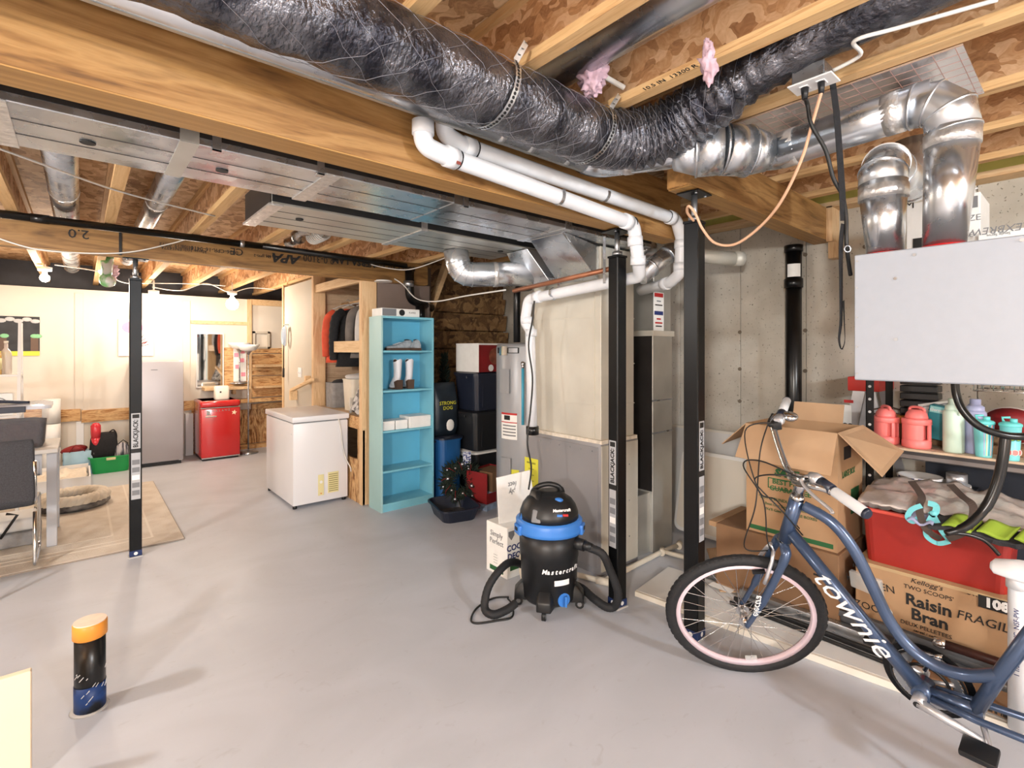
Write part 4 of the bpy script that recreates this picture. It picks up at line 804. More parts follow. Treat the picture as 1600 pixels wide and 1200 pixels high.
M = W[t.name]; MB(M).box((-.222,-.186,.0),(-.221,.186,.29)).build('white_side','paper_white',t); MB(M).cyl((.0,-.187,.16),(.0,-.186,.16),.085,n=20).build('round_picture',mk('picture_brown',(132,72,52),.6,var=.3,vs=20),t); MB(M).cyl((-.06,-.188,.04),(-.06,-.187,.04),.035,n=16).build('round_badge','paper_white',t)
MB(M).box((-.223,-.188,.275),(.222,.188,.292)).build('top_band','paper_white',t)
tote('blue storage tote between the bookcase and the wreath', (2.83,4.37), .26,.32,.60,'tote_blue','tote_navy')
t = thing('feed_bag', 'dark printed dog food bag standing on the blue tote', 'bag', (2.82,4.37,.632)); M = W[t.name]
loft(MB(M),[rr_loop(.26,.14,.05,0),rr_loop(.30,.18,.06,.08),rr_loop(.30,.17,.06,.35),rr_loop(.28,.08,.03,.48),rr_loop(.27,.02,.008,.53)]).build('bag',mk('bag_dark',(30,40,50),.4,var=.3,vs=8,bump=.3,bs=20),t)
text('STRONG\nDOG',.05,'yellow_label',t,frame(M @ Vector((.0,-.092,.30)),(1,0,0),(0,0,1))); g = MB(M).sph((.03,-.088,.10),(.05,.008,.06),10,8).build('printed_picture','paper_white',t)
t = thing('artificial_tree', 'dark artificial Christmas tree bundle between bookcase and totes', 'tree', (3.08,4.74,.0)); M = W[t.name]
MB(M).cyl((0,0,0),(0,0,1.4),.02,n=8).build('trunk','boot_sole',t)
g = MB(M)
for k in range(420):
    a = rnd(0,6.28); z = rnd(.3,1.42); l = rnd(.07,.12)*(1.5-z)/.9+.03; p = Vector((0,0,z)); q = p+Vector((math.cos(a)*l,math.sin(a)*l,rnd(.02,.1))); g.tube([p,q],[.012,.003],4,caps=False)
g.build('needles','wreath_green',t,kind='stuff')
wr_ = thing('wreath', 'round evergreen wreath with silver balls leaning by the bookcase', 'wreath', (2.775,3.99,.0), 0)
WM = TR(2.775,3.99,.235,-.62,math.pi/2-.22)
g = MB(WM)
for k in range(900):
    a = rnd(0,6.283); b_ = rnd(0,6.283); R = .145; p = Vector((math.cos(a)*(R+.03*math.cos(b_)),math.sin(a)*(R+.03*math.cos(b_)),.03*math.sin(b_)))
    q = p+Vector((math.cos(a)*math.cos(b_),math.sin(a)*math.cos(b_),math.sin(b_)))*rnd(.03,.06)+Vector((rnd(-.03,.03),rnd(-.03,.03),0)); g.tube([p,q],[.007,.002],4,caps=False)
g.build('needles','wreath_green',wr_,kind='stuff'); MB(WM).torus((0,0,0),.145,.035,28,8).build('ring','wreath_green',wr_)
for k in range(13):
    a = k*.49; R = .145+.03*math.sin(k*3); MB(WM).sph((math.cos(a)*R,math.sin(a)*R,.055),.014+.006*(k % 3 == 0),10,6).build('silver_ball','ball_silver',wr_)
for k in range(9): a = k*.7; MB(WM).tube([(math.cos(a)*.10,math.sin(a)*.10,.05),(math.cos(a+.2)*.16,math.sin(a+.2)*.16,.07),(math.cos(a+.35)*.19,math.sin(a+.35)*.19,.04)],.003,4).build('red_twig','dark_red',wr_)
MB(WM).cbox((.06,.20,.03),(.075,.15,.004),).build('price_tag',mk('tag_print',(200,206,220),.6,rgb2=(40,60,120),vs=60,lo=.48,hi=.52),wr_)
t = thing('decoration_box', 'open red cardboard box of decorations beside the wreath', 'box', (3.01,3.86,0), .2); M = W[t.name]
for nm, a, b_ in (('box_side',(-.17,-.13,.06),(-.165,.13,.34)),('box_side',(.165,-.13,.06),(.17,.13,.34)),('box_back',(-.17,.125,.06),(.17,.13,.34)),('box_front',(-.17,-.13,.06),(.17,-.125,.15)),('box_floor',(-.17,-.13,.055),(.17,.13,.06))): MB(M).box(a,b_).build(nm,'dark_red',t)
MB(M).box((-.08,-.12,.15),(.16,.1,.33)).build('inner_carton','cardboard_dark',t)
m_ = MB(M).sph((-.02,-.08,.12),(.13,.05,.04),14,8); m_.build('plastic_bag',mk('bag_blue',(150,166,190),.4,var=.25,vs=20,bump=.5,bs=30),t,jitter=.02)
t = thing('gift_box', 'pale blue patterned box on the floor under the red decoration box', 'box', (3.0,3.86,0), .2); M = W[t.name]; MB(M).box((-.185,-.15,0),(.185,.14,.052)).build('carton_body','bag_blue',t,bev=.003,seg=1); MB(M).box((-.187,-.152,.035),(.187,.142,.0545)).build('carton_lid','bag_blue',t)
# litter tray
t = thing('litter_tray', 'empty black plastic litter tray on the floor in front of the bookcase', 'tray', (2.56,3.79,0), -.25)
M = W[t.name]; tr = tub(.36,.47,.115,.82,.07,.008,.014,M); tr.build('tub','tote_navy',t)
loft(MB(M),[rr_loop(.28,.36,.05,.008),rr_loop(.29,.37,.05,.010)],sm=False).build('dust_residue',mk('dust',(90,84,82),.95,rgb2=(30,31,36),vs=7,lo=.45,hi=.6),t)
# ================================================================ litter carton by the vacuum
t = thing('litter_carton', 'white printed litter carton with its lid flap standing up, behind the vacuum', 'box', (2.27,2.60,0))
mbox('carton_body','paper_white',(2.105,2.50,0),(2.42,2.72,.335),t,.003,seg=1)
MB().hexa([(2.12,2.60,.335),(2.42,2.55,.335),(2.42,2.556,.335),(2.12,2.606,.335),(2.115,2.62,.64),(2.37,2.57,.66),(2.37,2.576,.66),(2.115,2.626,.64)]).build('open_flap','paper_white',t)
def ctx(s,y,z,size,mat='grey_print',**k): text(s,size,mat,t,frame((2.1035,y,z),(0,-1,0),(0,0,1)),**k)
ctx('Simply',2.61,.265,.05); ctx('Perfect',2.61,.215,.05)
for k in range(4): ctx('--------',2.62,.13-.018*k,.016)
MB().box((2.1025,2.54,.02),(2.105,2.68,.05)).build('green_badge','green_print',t)
text('COCO\nDEOD',.055,'blue_print',t,frame((2.185,2.4985,.17),(1,0,0),(0,0,1)),bold=.0015); MB().prism([(-.025,.03),(.025,.03),(.025,0),(0,-.03),(-.025,0)],0,.001,frame((2.14,2.4985,.28),(1,0,0),(0,0,1))).build('shield_print','grey_print',t); MB().box((2.13,2.498,.05),(2.22,2.4995,.08)).build('green_badge','green_print',t); MB().box((2.13,2.498,.10),(2.19,2.4995,.115)).build('blue_badge','blue_print',t)
text('Simply\nPerfect',.05,'grey_print',t,frame((2.26,2.588,.56),(-1,0,.0),(0,0,-1)))
t = thing('plastic_sack', 'crumpled cream plastic sack slumped in front of the white litter carton', 'bag', (2.22,2.42,0)); M = W[t.name]
m_ = loft(MB(M),[rr_loop(.11,.09,.04,0),rr_loop(.13,.10,.045,.05),rr_loop(.12,.09,.04,.16),rr_loop(.10,.06,.025,.25),rr_loop(.06,.03,.01,.29)]); m_.build('sack',mk('sack',(226,216,198),.6,var=.06,vs=10,bump=.5,bs=30),t,jitter=.012); MB(M).sph((0,0,.285),(.03,.02,.015),8,6).build('knot','sack',t)
# ================================================================ shop vacuum
va = thing('shop_vacuum', 'black wet-dry shop vacuum with a blue collar and coiled hose', 'vacuum', (2.09,2.10,0), -math.pi/4); M = W[va.name]
MB(M).lathe([(.0,.055),(.145,.055),(.155,.07),(.158,.16),(.163,.165),(.168,.30),(.172,.305),(.176,.455)],36).build('drum','plastic_black',va)
MB(M).lathe([(.180,.445),(.196,.45),(.200,.47),(.192,.49),(.195,.51),(.180,.525),(.165,.53)],36).build('collar','vac_blue',va)
loops = []
for z, rx, ry, e in ((.525,.172,.172,1),(.56,.170,.168,1),(.60,.155,.15,1),(.635,.13,.12,1),(.655,.10,.085,1),(.662,.05,.04,1)): loops.append([(rx*math.cos(a), ry*math.sin(a)-.01, z+.012*math.sin(a)*(-1 if z > .6 else 0)) for a in [2*math.pi*k/32 for k in range(32)]])
loft(MB(M),loops).build('motor_head','plastic_black',va)
loft(MB(M @ TR(.01,-.02,0,.2)),[rr_loop(.22,.20,.05,.56),rr_loop(.20,.19,.05,.63),rr_loop(.15,.15,.05,.672),rr_loop(.08,.09,.03,.68)]).build('motor_cover','plastic_black',va)
loft(MB(M @ TR(-.075,-.06,0,.5)),[rr_loop(.05,.20,.02,.53),rr_loop(.045,.15,.02,.62),rr_loop(.03,.06,.012,.69)]).build('handle_base','plastic_black',va)
MB(M).tube(spl([(-.10,.02,.60),(-.095,.0,.66),(-.06,-.02,.70),(.0,-.02,.715),(.055,-.02,.70),(.075,-.0,.66)],5),[.02]*4+[.015]*18+[.02]*4,10).build('carry_handle','plastic_black',va)
MB(M).sph((.05,-.10,.645),(.032,.022,.014),12,8).build('switch','vac_blue',va); MB(M).hexa([(-.10,-.165,.535),(-.045,-.18,.535),(-.045,-.15,.535),(-.10,-.14,.535),(-.09,-.14,.60),(-.05,-.15,.60),(-.05,-.11,.60),(-.09,-.11,.60)]).build('latch_window','grey_print',va,bev=.006)
for a in (3.6,-.25,1.6): MB(M @ Matrix.Rotation(a,4,'Z')).cbox((.196,0,.47),(.022,.075,.055)).build('lid_latch','vac_blue',va,bev=.006); MB(M @ Matrix.Rotation(a,4,'Z')).cbox((.208,0,.475),(.006,.03,.018)).build('latch_tab','plastic_black',va)
MB(M).hexa([(-.17,-.07,.525),(-.10,-.14,.525),(-.08,-.12,.525),(-.15,-.05,.525),(-.16,-.07,.56),(-.10,-.13,.56),(-.08,-.12,.56),(-.15,-.05,.56)]).build('side_handle','vac_blue',va,bev=.005)
def curved_text(s, z, size, mat, a0, r, **k):
    for i, ch in enumerate(s):
        if ch != ' ':
            a = a0+(i-(len(s)-1)/2)*size*.62/r; text(ch,size,mat,va,M @ frame((r*math.cos(a),r*math.sin(a),z),(-math.sin(a),math.cos(a),0),(0,0,1)),**k)
curved_text('Mastercraft', .262, .036, 'white_print', -math.pi/2+.50, .170, shear=.25, bold=.001)
MB(M).lathe([(.1695,.185),(.171,.185),(.171,.215),(.1695,.215)],8,sm=False,a0=-math.pi/2+.18,a1=-math.pi/2+.72).build('spec_label','white_print',va)
text('Mastercraft',.022,'white_print',va,M @ frame((.07,-.158,.605),(1,.3,0),(-.1,.45,.9)),shear=.2,bold=.0008); MB(M).cbox((.06,-.166,.578),(.03,.006,.012)).build('badge_blue','vac_blue',va); MB(M).cbox((.092,-.156,.578),(.03,.006,.012)).build('badge_red','red_print',va)
MB(M).lathe([(.038,0),(.036,.016),(.0,.02)],16,M @ frame((.085,-.135,.095),(0,0,1),(1,.6,0))).build('drain_cap','vac_blue',va); MB(M).cbox((.095,-.150,.095),(.012,.02,.06)).build('cap_grip','vac_blue',va,bev=.003,seg=1)
for i, a in enumerate((-math.pi/2-.15,-math.pi/2+1.42,math.pi/2-.1,math.pi+.05)):
    F = M @ Matrix.Rotation(a,4,'Z'); 
    loft(MB(F),[[(x+.13,y,z) for x,y,z in [(-.0,-.055,.05),(.075,-.04,.05),(.075,.04,.05),(0,.055,.05)]],[(x+.13,y,z) for x,y,z in [(0,-.05,.12),(.07,-.036,.10),(.07,.036,.10),(0,.05,.12)]],[(x+.13,y,z) for x,y,z in [(0,-.035,.165),(.04,-.025,.135),(.04,.025,.135),(0,.035,.165)]]],sm=False).build('caster_foot','plastic_black',va,bev=.006)
    MB(F).cyl((.18,-.011,.026),(.18,.011,.026),.026,n=16).build('caster_wheel','plastic_black',va); MB(F).cyl((.18,-.013,.026),(.18,.013,.026),.013,n=12).build('wheel_hub','grey_print',va); MB(F).cyl((.18,0,.045),(.18,0,.06),.009,n=8).build('caster_stem','steel',va)
    MB(F).torus((.175,0,.105),.014,.005,14,6).build('accessory_socket','plastic_black',va)
pa_ = Vector((.155,-.085,.40)); MB(M).cyl(pa_-Vector((.03,-.02,0)),pa_+Vector((.045,-.025,-.005)),.034,.032,n=18).build('hose_port','plastic_black',va); MB(M).cyl(pa_+Vector((.03,-.018,0)),pa_+Vector((.085,-.045,-.01)),.028,.024,n=16).build('hose_cuff','plastic_black',va)
hp = [pa_+Vector((.07,-.04,-.01)), pa_+Vector((.14,-.06,-.035)),(.34,-.13,.27),(.385,-.11,.14),(.375,-.08,.05),(.33,-.06,.028),(.26,-.0,.045),(.19,.10,.06),(.06,.21,.06),(-.12,.21,.12),(-.22,.10,.20),(-.28,-.02,.21),(-.345,-.10,.14),(-.36,-.16,.05),(-.31,-.19,.028),(-.24,-.15,.035),(-.19,-.10,.05)]
hq = spl([Vector(p) for p in hp],10); MB(M).tube(hq,[.0225+.0012*(k % 2) for k in range(len(hq))],12).build('hose','rubber',va)
ccp = [PZ(795,933,.01),PZ(770,935,.006),PZ(745,950,.006),PZ(736,968,.006),PZ(745,974,.006),PZ(775,970,.006),PZ(800,964,.006),PZ(800,945,.006),PZ(793,935,.02)]
MB().tube(spl(ccp,6),.0055,6).build('power_cord','wire_black',va)
# ================================================================ floor stub
t = thing('floor_pipe_stub', 'black pipe stub with an orange cap rising from the floor', 'pipe', (.03,2.74,0))
MB().cyl((.03,2.745,0),(.03,2.745,.32),.052,n=28).build('pipe','abs_black',t); MB().lathe([(.053,0),(.0535,.11)],28,TR(.03,2.745)).build('blue_wrap',mk('wrap_blue',(24,62,124),.45,rgb2=(20,24,32),vs=7,lo=.5,hi=.6),t)
MB().lathe([(.052,.30),(.058,.305),(.058,.36),(.054,.365)],28,TR(.03,2.745)).build('orange_band','orange',t); MB().cyl((.03,2.745,.36),(.03,2.745,.368),.055,n=28).build('cap',mk('cap_pale',(232,206,186),.5,var=.06,vs=30),t)
g = MB()
for k in range(16):
    a = 3.5+rnd(0,2.6); z = rnd(.03,.17); g.tube([(.03+.0535*math.cos(a+j*.1),2.745+.0535*math.sin(a+j*.1),z+j*.006) for j in range(int(rnd(2,5)))],.0016,4)
g.build('paint_scuffs','white_print',t)
MB().lathe([(.052,.0),(.066,.0),(.060,.006),(.053,.007)],24,TR(.03,2.745)).build('mortar_ring','grout',t,jitter=.004)
# wooden board at the lower left
t = thing('wooden_board', 'pale wooden board standing on edge at the lower left', 'board', (-.45,2.39,0))
mbox('panel','tan_door',(-.80,2.375,0),(-.128,2.405,.40),t,.003,seg=1)
for x in (-.72,-.25): mbox('foot_block','tan_door',(x-.03,2.405,0),(x+.03,2.50,.05),t,.003,seg=1)
# ================================================================ far room
fg = thing('upright_freezer', 'tall pale grey upright freezer against the far wall', 'freezer', (.77,8.16,0))
mbox('cabinet','fridge_grey',(.50,7.90,.04),(1.03,8.47,1.345),fg,.008); mbox('door','fridge_grey',(.50,7.855,.05),(1.03,7.898,1.345),fg,.01)
mbox('badge','grey_print',(.68,7.853,1.235),(.75,7.856,1.243),fg,0); mbox('plinth','plastic_black',(.52,7.90,.0),(1.01,8.40,.04),fg,0)
for z in (1.345,.05): mbox('hinge','paint_white',(.98,7.86,z-.005),(1.02,7.91,z+.008),fg,.002,seg=1)
rf = thing('mini_fridge', 'glossy red retro mini fridge near the far wall', 'fridge', (1.45,8.08,0))
mbox('cabinet','red_gloss',(1.22,7.86,.03),(1.69,8.36,.80),rf,.03,seg=4); dr = mbox('door','red_gloss',(1.22,7.79,.04),(1.69,7.855,.70),rf,.012,seg=3); mbox('top_cap','red_gloss',(1.215,7.785,.715),(1.695,8.36,.80),rf,.03,seg=4)
mbox('chrome_strip','chrome',(1.218,7.787,.702),(1.692,7.86,.713),rf,0); mbox('chrome_strip','chrome',(1.225,7.788,.028),(1.685,7.8,.042),rf,0); mbox('foot_rail','plastic_black',(1.24,7.82,0),(1.67,8.3,.03),rf,0)
hd = mbox('handle','chrome',(1.265,7.765,.585),(1.40,7.78,.603),dr,.004,seg=1); MB().cyl((1.285,7.78,.594),(1.285,7.792,.594),.01,n=8).build('handle_foot','chrome',hd)
for i, ch in enumerate('GALANZ'): text(ch,.036,'chrome',dr,frame((1.36+.038*i,7.788,.668),(1,0,0),(0,0,1)),ext=.003,name='chrome_letter')
text('R',.075,'chrome',dr,frame((1.305,7.788,.64),(1,0,0),(0,0,1)),ext=.003,bold=.006,name='chrome_letter')
MB().prism([(.035*(1 if k % 2 == 0 else .45)*math.sin(k*math.pi/5+.2),.035*(1 if k % 2 == 0 else .45)*math.cos(k*math.pi/5+.2)) for k in range(10)],0,.004,frame((1.615,7.79,.63),(1,0,0),(0,0,1))).build('star_magnet',mk('star_cream',(240,220,190),.5),dr)
t = thing('cream_appliance', 'small cream countertop appliance on top of the red mini fridge', 'appliance', (1.50,8.0,.80))
loft(MB(W[t.name]),[rr_loop(.17,.16,.03,0),rr_loop(.175,.165,.035,.02),rr_loop(.175,.165,.035,.17),rr_loop(.15,.14,.04,.19)]).build('body',mk('cream_gloss',(240,230,214),.35),t); mbox('badge','black_print',(1.462,7.912,.90),(1.482,7.918,.92),t,0); MB().sph((1.50,7.93,.83),(.02,.012,.012),8,6).build('knob','chrome',t)
# mirror, pictures, wall decor
def framed(name, label, cat, u0, v0, u1, v1, mat, th=.02, rim=None):
    x0, x1, z0, z1 = wall_item(u0,v0,u1,v1,Y1-th); t = thing(name,label,cat,((x0+x1)/2,Y1-th/2,z0))
    mbox('panel' if not rim else 'glass',mat,(x0,Y1-th,z0),(x1,Y1-.002,z1),t,.002,seg=1)
    if rim:
        for nm, a, b_ in (('frame_rail',(x0-.012,z0-.012),(x1+.012,z0)),('frame_rail',(x0-.012,z1),(x1+.012,z1+.012)),('frame_stile',(x0-.012,z0),(x0,z1)),('frame_stile',(x1,z0),(x1+.012,z1))): mbox(nm,rim,(a[0],Y1-th-.004,a[1]),(b_[0],Y1-.002,b_[1]),t,0)
    return t, x0, x1, z0, z1
framed('wall_mirror','narrow mirror on the far wall reflecting hanging coats','mirror',308,522,348,604,'mirror',.02,'paint_white')
t, x0, x1, z0, z1 = framed('canvas_print','white canvas with a pink round treetop and branches, behind the slim post','picture',185,499,240,556,'paper_white',.03)
MB().lathe([(.11,0),(.11,.002)],20,frame((x0+.15,Y1-.031,z1-.11),(1,0,0),(0,0,1)) @ Matrix.Diagonal((1.05,.75,1,1))).build('pink_crown',mk('pink_paint',(236,150,180),.8,var=.05,vs=10),t)
for k in range(9):
    a = (x0+.22,z0+.12+.03*(k % 4)); b_ = (a[0]+rnd(.02,.12),a[1]+rnd(.02,.09)); MB().tube([(a[0]-.03,Y1-.031,a[1]-.03),(a[0],Y1-.0315,a[1]),(b_[0],Y1-.031,b_[1])],.0035,4).build('painted_branch','dark_red',t)
MB().tube([(x0+.16,Y1-.031,z0+.03),(x0+.155,Y1-.0315,z0+.2),(x0+.15,Y1-.031,z1-.18)],.008,6).build('painted_trunk','dark_red',t)
t, x0, x1, z0, z1 = framed('chalkboard_art','dark chalkboard picture with paper clouds and a yellow border at far left','picture',-20,494,62,556,'chalk',.012)
mbox('yellow_strip','yellow_label',(x0,Y1-.015,z0),(x1,Y1-.012,z0+.055),t,0)
for k in range(6): MB().sph((x0+.04+k*(x1-x0-.08)/5,Y1-.014,z1-.035-.02*(k % 2)),(.045,.004,.026),12,6).build('paper_cloud','fabric_light',t)
for u in (7,54,59): xx = PY(u,530,Y1).x; MB().sph((xx,Y1-.014,z0+.24),(.04,.004,.026),12,6).build('paper_leaf',mk('leaf_green',(140,200,150),.8),t)
for u in (5,55): xx = PY(u,530,Y1).x; mbox('paper_trunk',mk('trunk_brown',(110,90,78),.9),(xx-.04,Y1-.014,z0+.055),(xx+.03,Y1-.012,z0+.22),t,0)
t, x0, x1, z0, z1 = framed('pink_print_board','white board with pink squares on the plywood behind the floor lamp','board',365,541,385,596,'paper_white',.03)
for a, c in ((.2,.75),(.65,.6),(.3,.42),(.75,.2),(.7,.85)): mbox('pink_square',mk('pink_print',(240,150,170),.7),(x0+(x1-x0)*a-.03,Y1-.032,z0+(z1-z0)*c-.03),(x0+(x1-x0)*a+.03,Y1-.03,z0+(z1-z0)*c+.03),t,0)
# lamps
def torchiere(label, x, y, z0, h):
    t = thing('floor_lamp', label, 'lamp', (x,y,z0)); M = W[t.name]
    MB(M).lathe([(.13,0),(.13,.012),(.05,.03),(.012,.045)],24).build('base','steel',t); MB(M).cyl((0,0,.03),(0,0,h-.06),.010,n=10).build('pole','steel',t); MB(M).lathe([(.012,h-.10),(.05,h-.04),(.055,h-.03)],16).build('socket','steel',t)
    MB(M).lathe([(.03,h-.05),(.10,h-.03),(.135,h+.02),(.15,h+.05),(.145,h+.05),(.12,h+.015),(.03,h-.03)],24).build('shade',mk('shade_glass',(240,238,232),.4),t); return t
p = PZ(388,708); torchiere('silver floor lamp with a white bowl shade beside the red mini fridge', p.x, p.y, 0, 1.52)
p = PY(374,605,8.38); torchiere('short silver lamp with a white bowl shade on the plywood shelf', p.x, 8.37, .99, .56)
# bare bulbs
def bulb(label, loc, w, k, globe=False):
    t = thing('ceiling_bulb', label, 'light bulb', loc); x, y, z = loc; r = .075 if globe else .042
    MB().lathe([(.0,-r),(r*.5,-r*.87),(r*.87,-r*.5),(r,0),(r*.87,r*.5),(r*.5,r*.9),(.018,r*1.35),(.018,r*1.9)],20,TR(x,y,z)).build('glass_bulb','bulb_lit',t)
    MB().lathe([(.02,r*1.6),(.055,r*1.7),(.06,r*1.7+.04),(.0,r*1.7+.05)],18,TR(x,y,z)).build('socket','paint_white',t)
    if not globe: MB().cyl((x,y,z+r*1.7+.04),(x,y,2.375),.01,n=8).build('stem','wire_white',t)
    else: MB().cyl((x,y,z+r*1.7+.04),(x,y,2.375),.006,n=8).build('stem','wire_white',t)
    l = point('bulb_light', (x,y,z-r-.07), w, k, .06); return t
bulb('bright bare bulb in a porcelain holder at the far left ceiling', *FAR_BULBS[0]); bulb('small bright bulb near the far wall above the white canvas', *FAR_BULBS[1]); bulb('round glowing globe bulb above the red mini fridge', *FAR_BULBS[2], globe=True)
# coil of cable and switch on the stair wall
t = thing('cable_coil', 'blue and white coiled cable hanging on the end of the stair wall', 'cable', (2.0,7.15,1.3)); p = PX(443,525,2.0)
for k in range(5): MB().tube([(2.02-.004*k,p.y+.05*math.cos(a)+.01*k,p.z+.13*math.sin(a)*(1-.05*k)) for a in [2*math.pi*j/20 for j in range(20)]],.008,6,closed=True).build('loop',mk('cable_blue',(120,150,190),.5) if k % 2 else 'wire_white',t)
MB().tube([(2.02,p.y+.06,p.z+.14),(2.02,p.y+.07,p.z-.2),(2.02,p.y+.07,p.z-.42)],.007,6).cyl((2.02,p.y+.07,p.z-.42),(2.02,p.y+.07,p.z-.54),.014,n=8).build('tail','wire_black',t); MB().cyl((2.02,p.y+.05,p.z+.15),(2.07,p.y+.02,p.z+.15),.006,n=6).build('hook','steel',t)
t = thing('light_switch', 'white double light switch plate on the stair wall', 'switch', PX(469,582,XS)); q = PX(469,582,XS)
mbox('plate','paint_white',(XS-.008,q.y-.06,q.z-.06),(XS,q.y+.06,q.z+.06),t,.003,seg=1)
for s in (-.025,.025): mbox('toggle','paint_white',(XS-.02,q.y+s-.008,q.z-.012),(XS-.008,q.y+s+.008,q.z+.014),t,.002,seg=1)
# ================================================================ closet
def coat(label, x, y, zt, L_, w0, w1, th, mat, puffy=False, sleeve=True, rz=0):
    t = thing('hanging_coat', label, 'coat', (x,y,zt-L_), rz); M = W[t.name]; loops = []
    for k in range(13):
        f = k/12; z = L_*(1-f); w = (.06+(w0-.06)*min(1,f/.12)**.6) if f < .12 else w0+(w1-w0)*(f-.12)/.88; d = th*(.45+.55*min(1,f/.2))
        if puffy and k % 2: w *= .965; d *= .86
        loops.append([(w/2*math.cos(a)+.012*math.sin(5*a+f*7), d/2*math.sin(a)+.008*math.sin(3*a+k), z) for a in [2*math.pi*j/24 for j in range(24)]])
    loft(MB(M),loops).build('body',mat,t)
    if sleeve:
        for s in (-1,1):
            pts = spl([(s*w0*.36,0,L_*.90),(s*w0*.53,-.02,L_*.80),(s*w0*.60,-.03,L_*.55),(s*w0*.60,-.02,L_*.30),(s*w0*.58,.0,L_*.12)],5)
            MB(M).tube(pts,[(.055-.018*i/len(pts))*(1.12 if puffy and i % 2 else 1) for i in range(len(pts))],12).build('sleeve',mat,t)
    MB(M).tube(spl([(-.18,0,L_-.01),(0,0,L_+.05),(.18,0,L_-.01)],6),.006,6).build('hanger','wire_white',t); MB(M).tube([(0,0,L_+.05)]+[(.018*math.sin(a),0,L_+.085-.025*math.cos(a)) for a in [math.pi*j/6 for j in range(1,9)]],.003,6).build('hanger_hook','steel',t)
    return t
RZ_ = 2.05; t = thing('closet_rod','pale closet rod the coats hang from','rod',(2.42,5.3,RZ_)); MB().cyl((2.42,4.68,RZ_),(2.42,5.99,RZ_),.016,n=12).build('rod','pine',t); MB().cyl((2.42,4.667,RZ_),(2.42,4.69,RZ_),.03,n=12).build('flange','paint_white',t)
coat('orange red coat, farthest from the camera in the closet',2.36,5.68,1.97,.62,.44,.5,.14,'fabric_orange'); coat('black quilted puffer coat in the closet',2.37,5.42,1.97,.66,.48,.50,.20,'fabric_black',True); coat('brown grey coat between the puffer and the pale coat',2.40,5.12,1.97,.56,.44,.48,.15,mk('fabric_taupe',(112,106,102),.9,var=.12,vs=14)); coat('light grey coat nearest the closet corner stud',2.40,4.88,1.97,.55,.44,.48,.15,'fabric_light')
t = thing('fabric_bin','grey fabric storage bin at the far end of the closet ledge','bin',(2.30,5.72,.84)); M = W[t.name]; tub(.30,.24,.28,.96,.03,.008,.002,M).build('bin','fabric_grey',t); MB(M).sph((0,0,.26),(.12,.09,.05),12,8).build('contents','fabric_charcoal',t,jitter=.02)
t = thing('plastic_bin','cream plastic bin with a cloth on top on the closet ledge','bin',(2.30,5.28,.84)); M = W[t.name]; tub(.24,.26,.34,.86,.03,.006,.006,M).build('bin','pvc_cream',t); MB(M).sph((0,0,.36),(.12,.13,.05),14,8).build('cloth','fabric_light',t,jitter=.03)
t = thing('folded_blanket','rumpled grey and white patterned blanket hanging at the closet ledge','blanket',(2.20,4.88,.84)); m_ = MB().grid(lambda a,b_: (2.12+.22*b_+.02*math.sin(a*14), 4.74+.30*a, .86+.62*b_*(1-.3*a)+.02*math.sin(a*20+b_*9)),18,18,th=.02); m_.build('drape',mk('blanket',(206,204,202),.95,rgb2=(110,108,110),vs=22,lo=.45,hi=.55),t); MB().sph((2.22,5.0,.90),(.11,.14,.06),16,10).build('fold',MT['blanket'],t,jitter=.03)
t = thing('white_hangers','tangle of white plastic hangers on the closet ledge','hangers',(2.18,5.12,.84))
for k in range(7): MB().tube(spl([(2.10+.01*k,4.98+.03*k,.86+.012*k),(2.22,5.06+.03*k,.95+.01*k),(2.30,5.14+.02*k,.87+.012*k),(2.10+.01*k,4.98+.03*k,.86+.012*k)],6),.006,6).build('hanger','wire_white',t)
t = thing('kitchen_canister','blue and white canister inside the closet base opening','canister',(2.2,4.85,.44)); M = W[t.name]; MB(M).lathe([(.07,0),(.07,.14),(.065,.15)],20).build('jar','tote_blue',t); MB(M).lathe([(.067,.15),(.067,.2),(.0,.21)],20).build('lid','alu',t)
# ================================================================ left side: rug, pet bed, desk, chair
rg = thing('area_rug','pale beige patterned rug on the floor around the desk','rug',(-.5,5.83,0))
mk('rug_pile',(220,212,200),1,rgb2=(204,192,178),vs=7,lo=.3,hi=.7,bump=.5,bs=90)
MB().box((-1.7,4.70,.0),(.62,6.97,.012)).build('pile','rug_pile',rg)
for a, c in (((-1.7,4.695),(.625,4.72)),((.60,4.70),(.625,6.97))): MB().box((a[0],a[1],.0),(c[0],c[1],.009)).build('binding',mk('rug_edge',(150,138,126),.95),rg)
for o in (.16,.24,.40): MB().box((-1.7,4.72+o,.012),(.60-o,4.735+o,.0135)).build('border_line',mk('rug_line',(226,218,206),1),rg); MB().box((.585-o,4.735+o,.012),(.60-o,6.97,.0135)).build('border_line','rug_line',rg)
pb_ = thing('pet_bed','round braided cream pet bed with a dark underside on the rug','pet bed',(-.05,6.33,.013)); M = W[pb_.name]
MB(M).lathe([(.0,0),(.24,0),(.275,.03),(.27,.06),(.2,.07),(.0,.05)],30).build('base',mk('fur_dark',(78,74,74),1,rgb2=(150,146,142),vs=12,lo=.4,hi=.7,bump=.8,bs=40),pb_)
for s in range(3): MB(M).tube([((.215+.03*math.cos(a*9+s*2.1))*math.cos(a),(.215+.03*math.cos(a*9+s*2.1))*math.sin(a),.085+.025*math.sin(a*9+s*2.1)) for a in [2*math.pi*k/110 for k in range(110)]],.034,8,closed=True).build('braid','fabric_cream',pb_)
wb = thing('whelping_box','low white box lined with cream fleece near the far wall','box',(-.35,7.4,0))
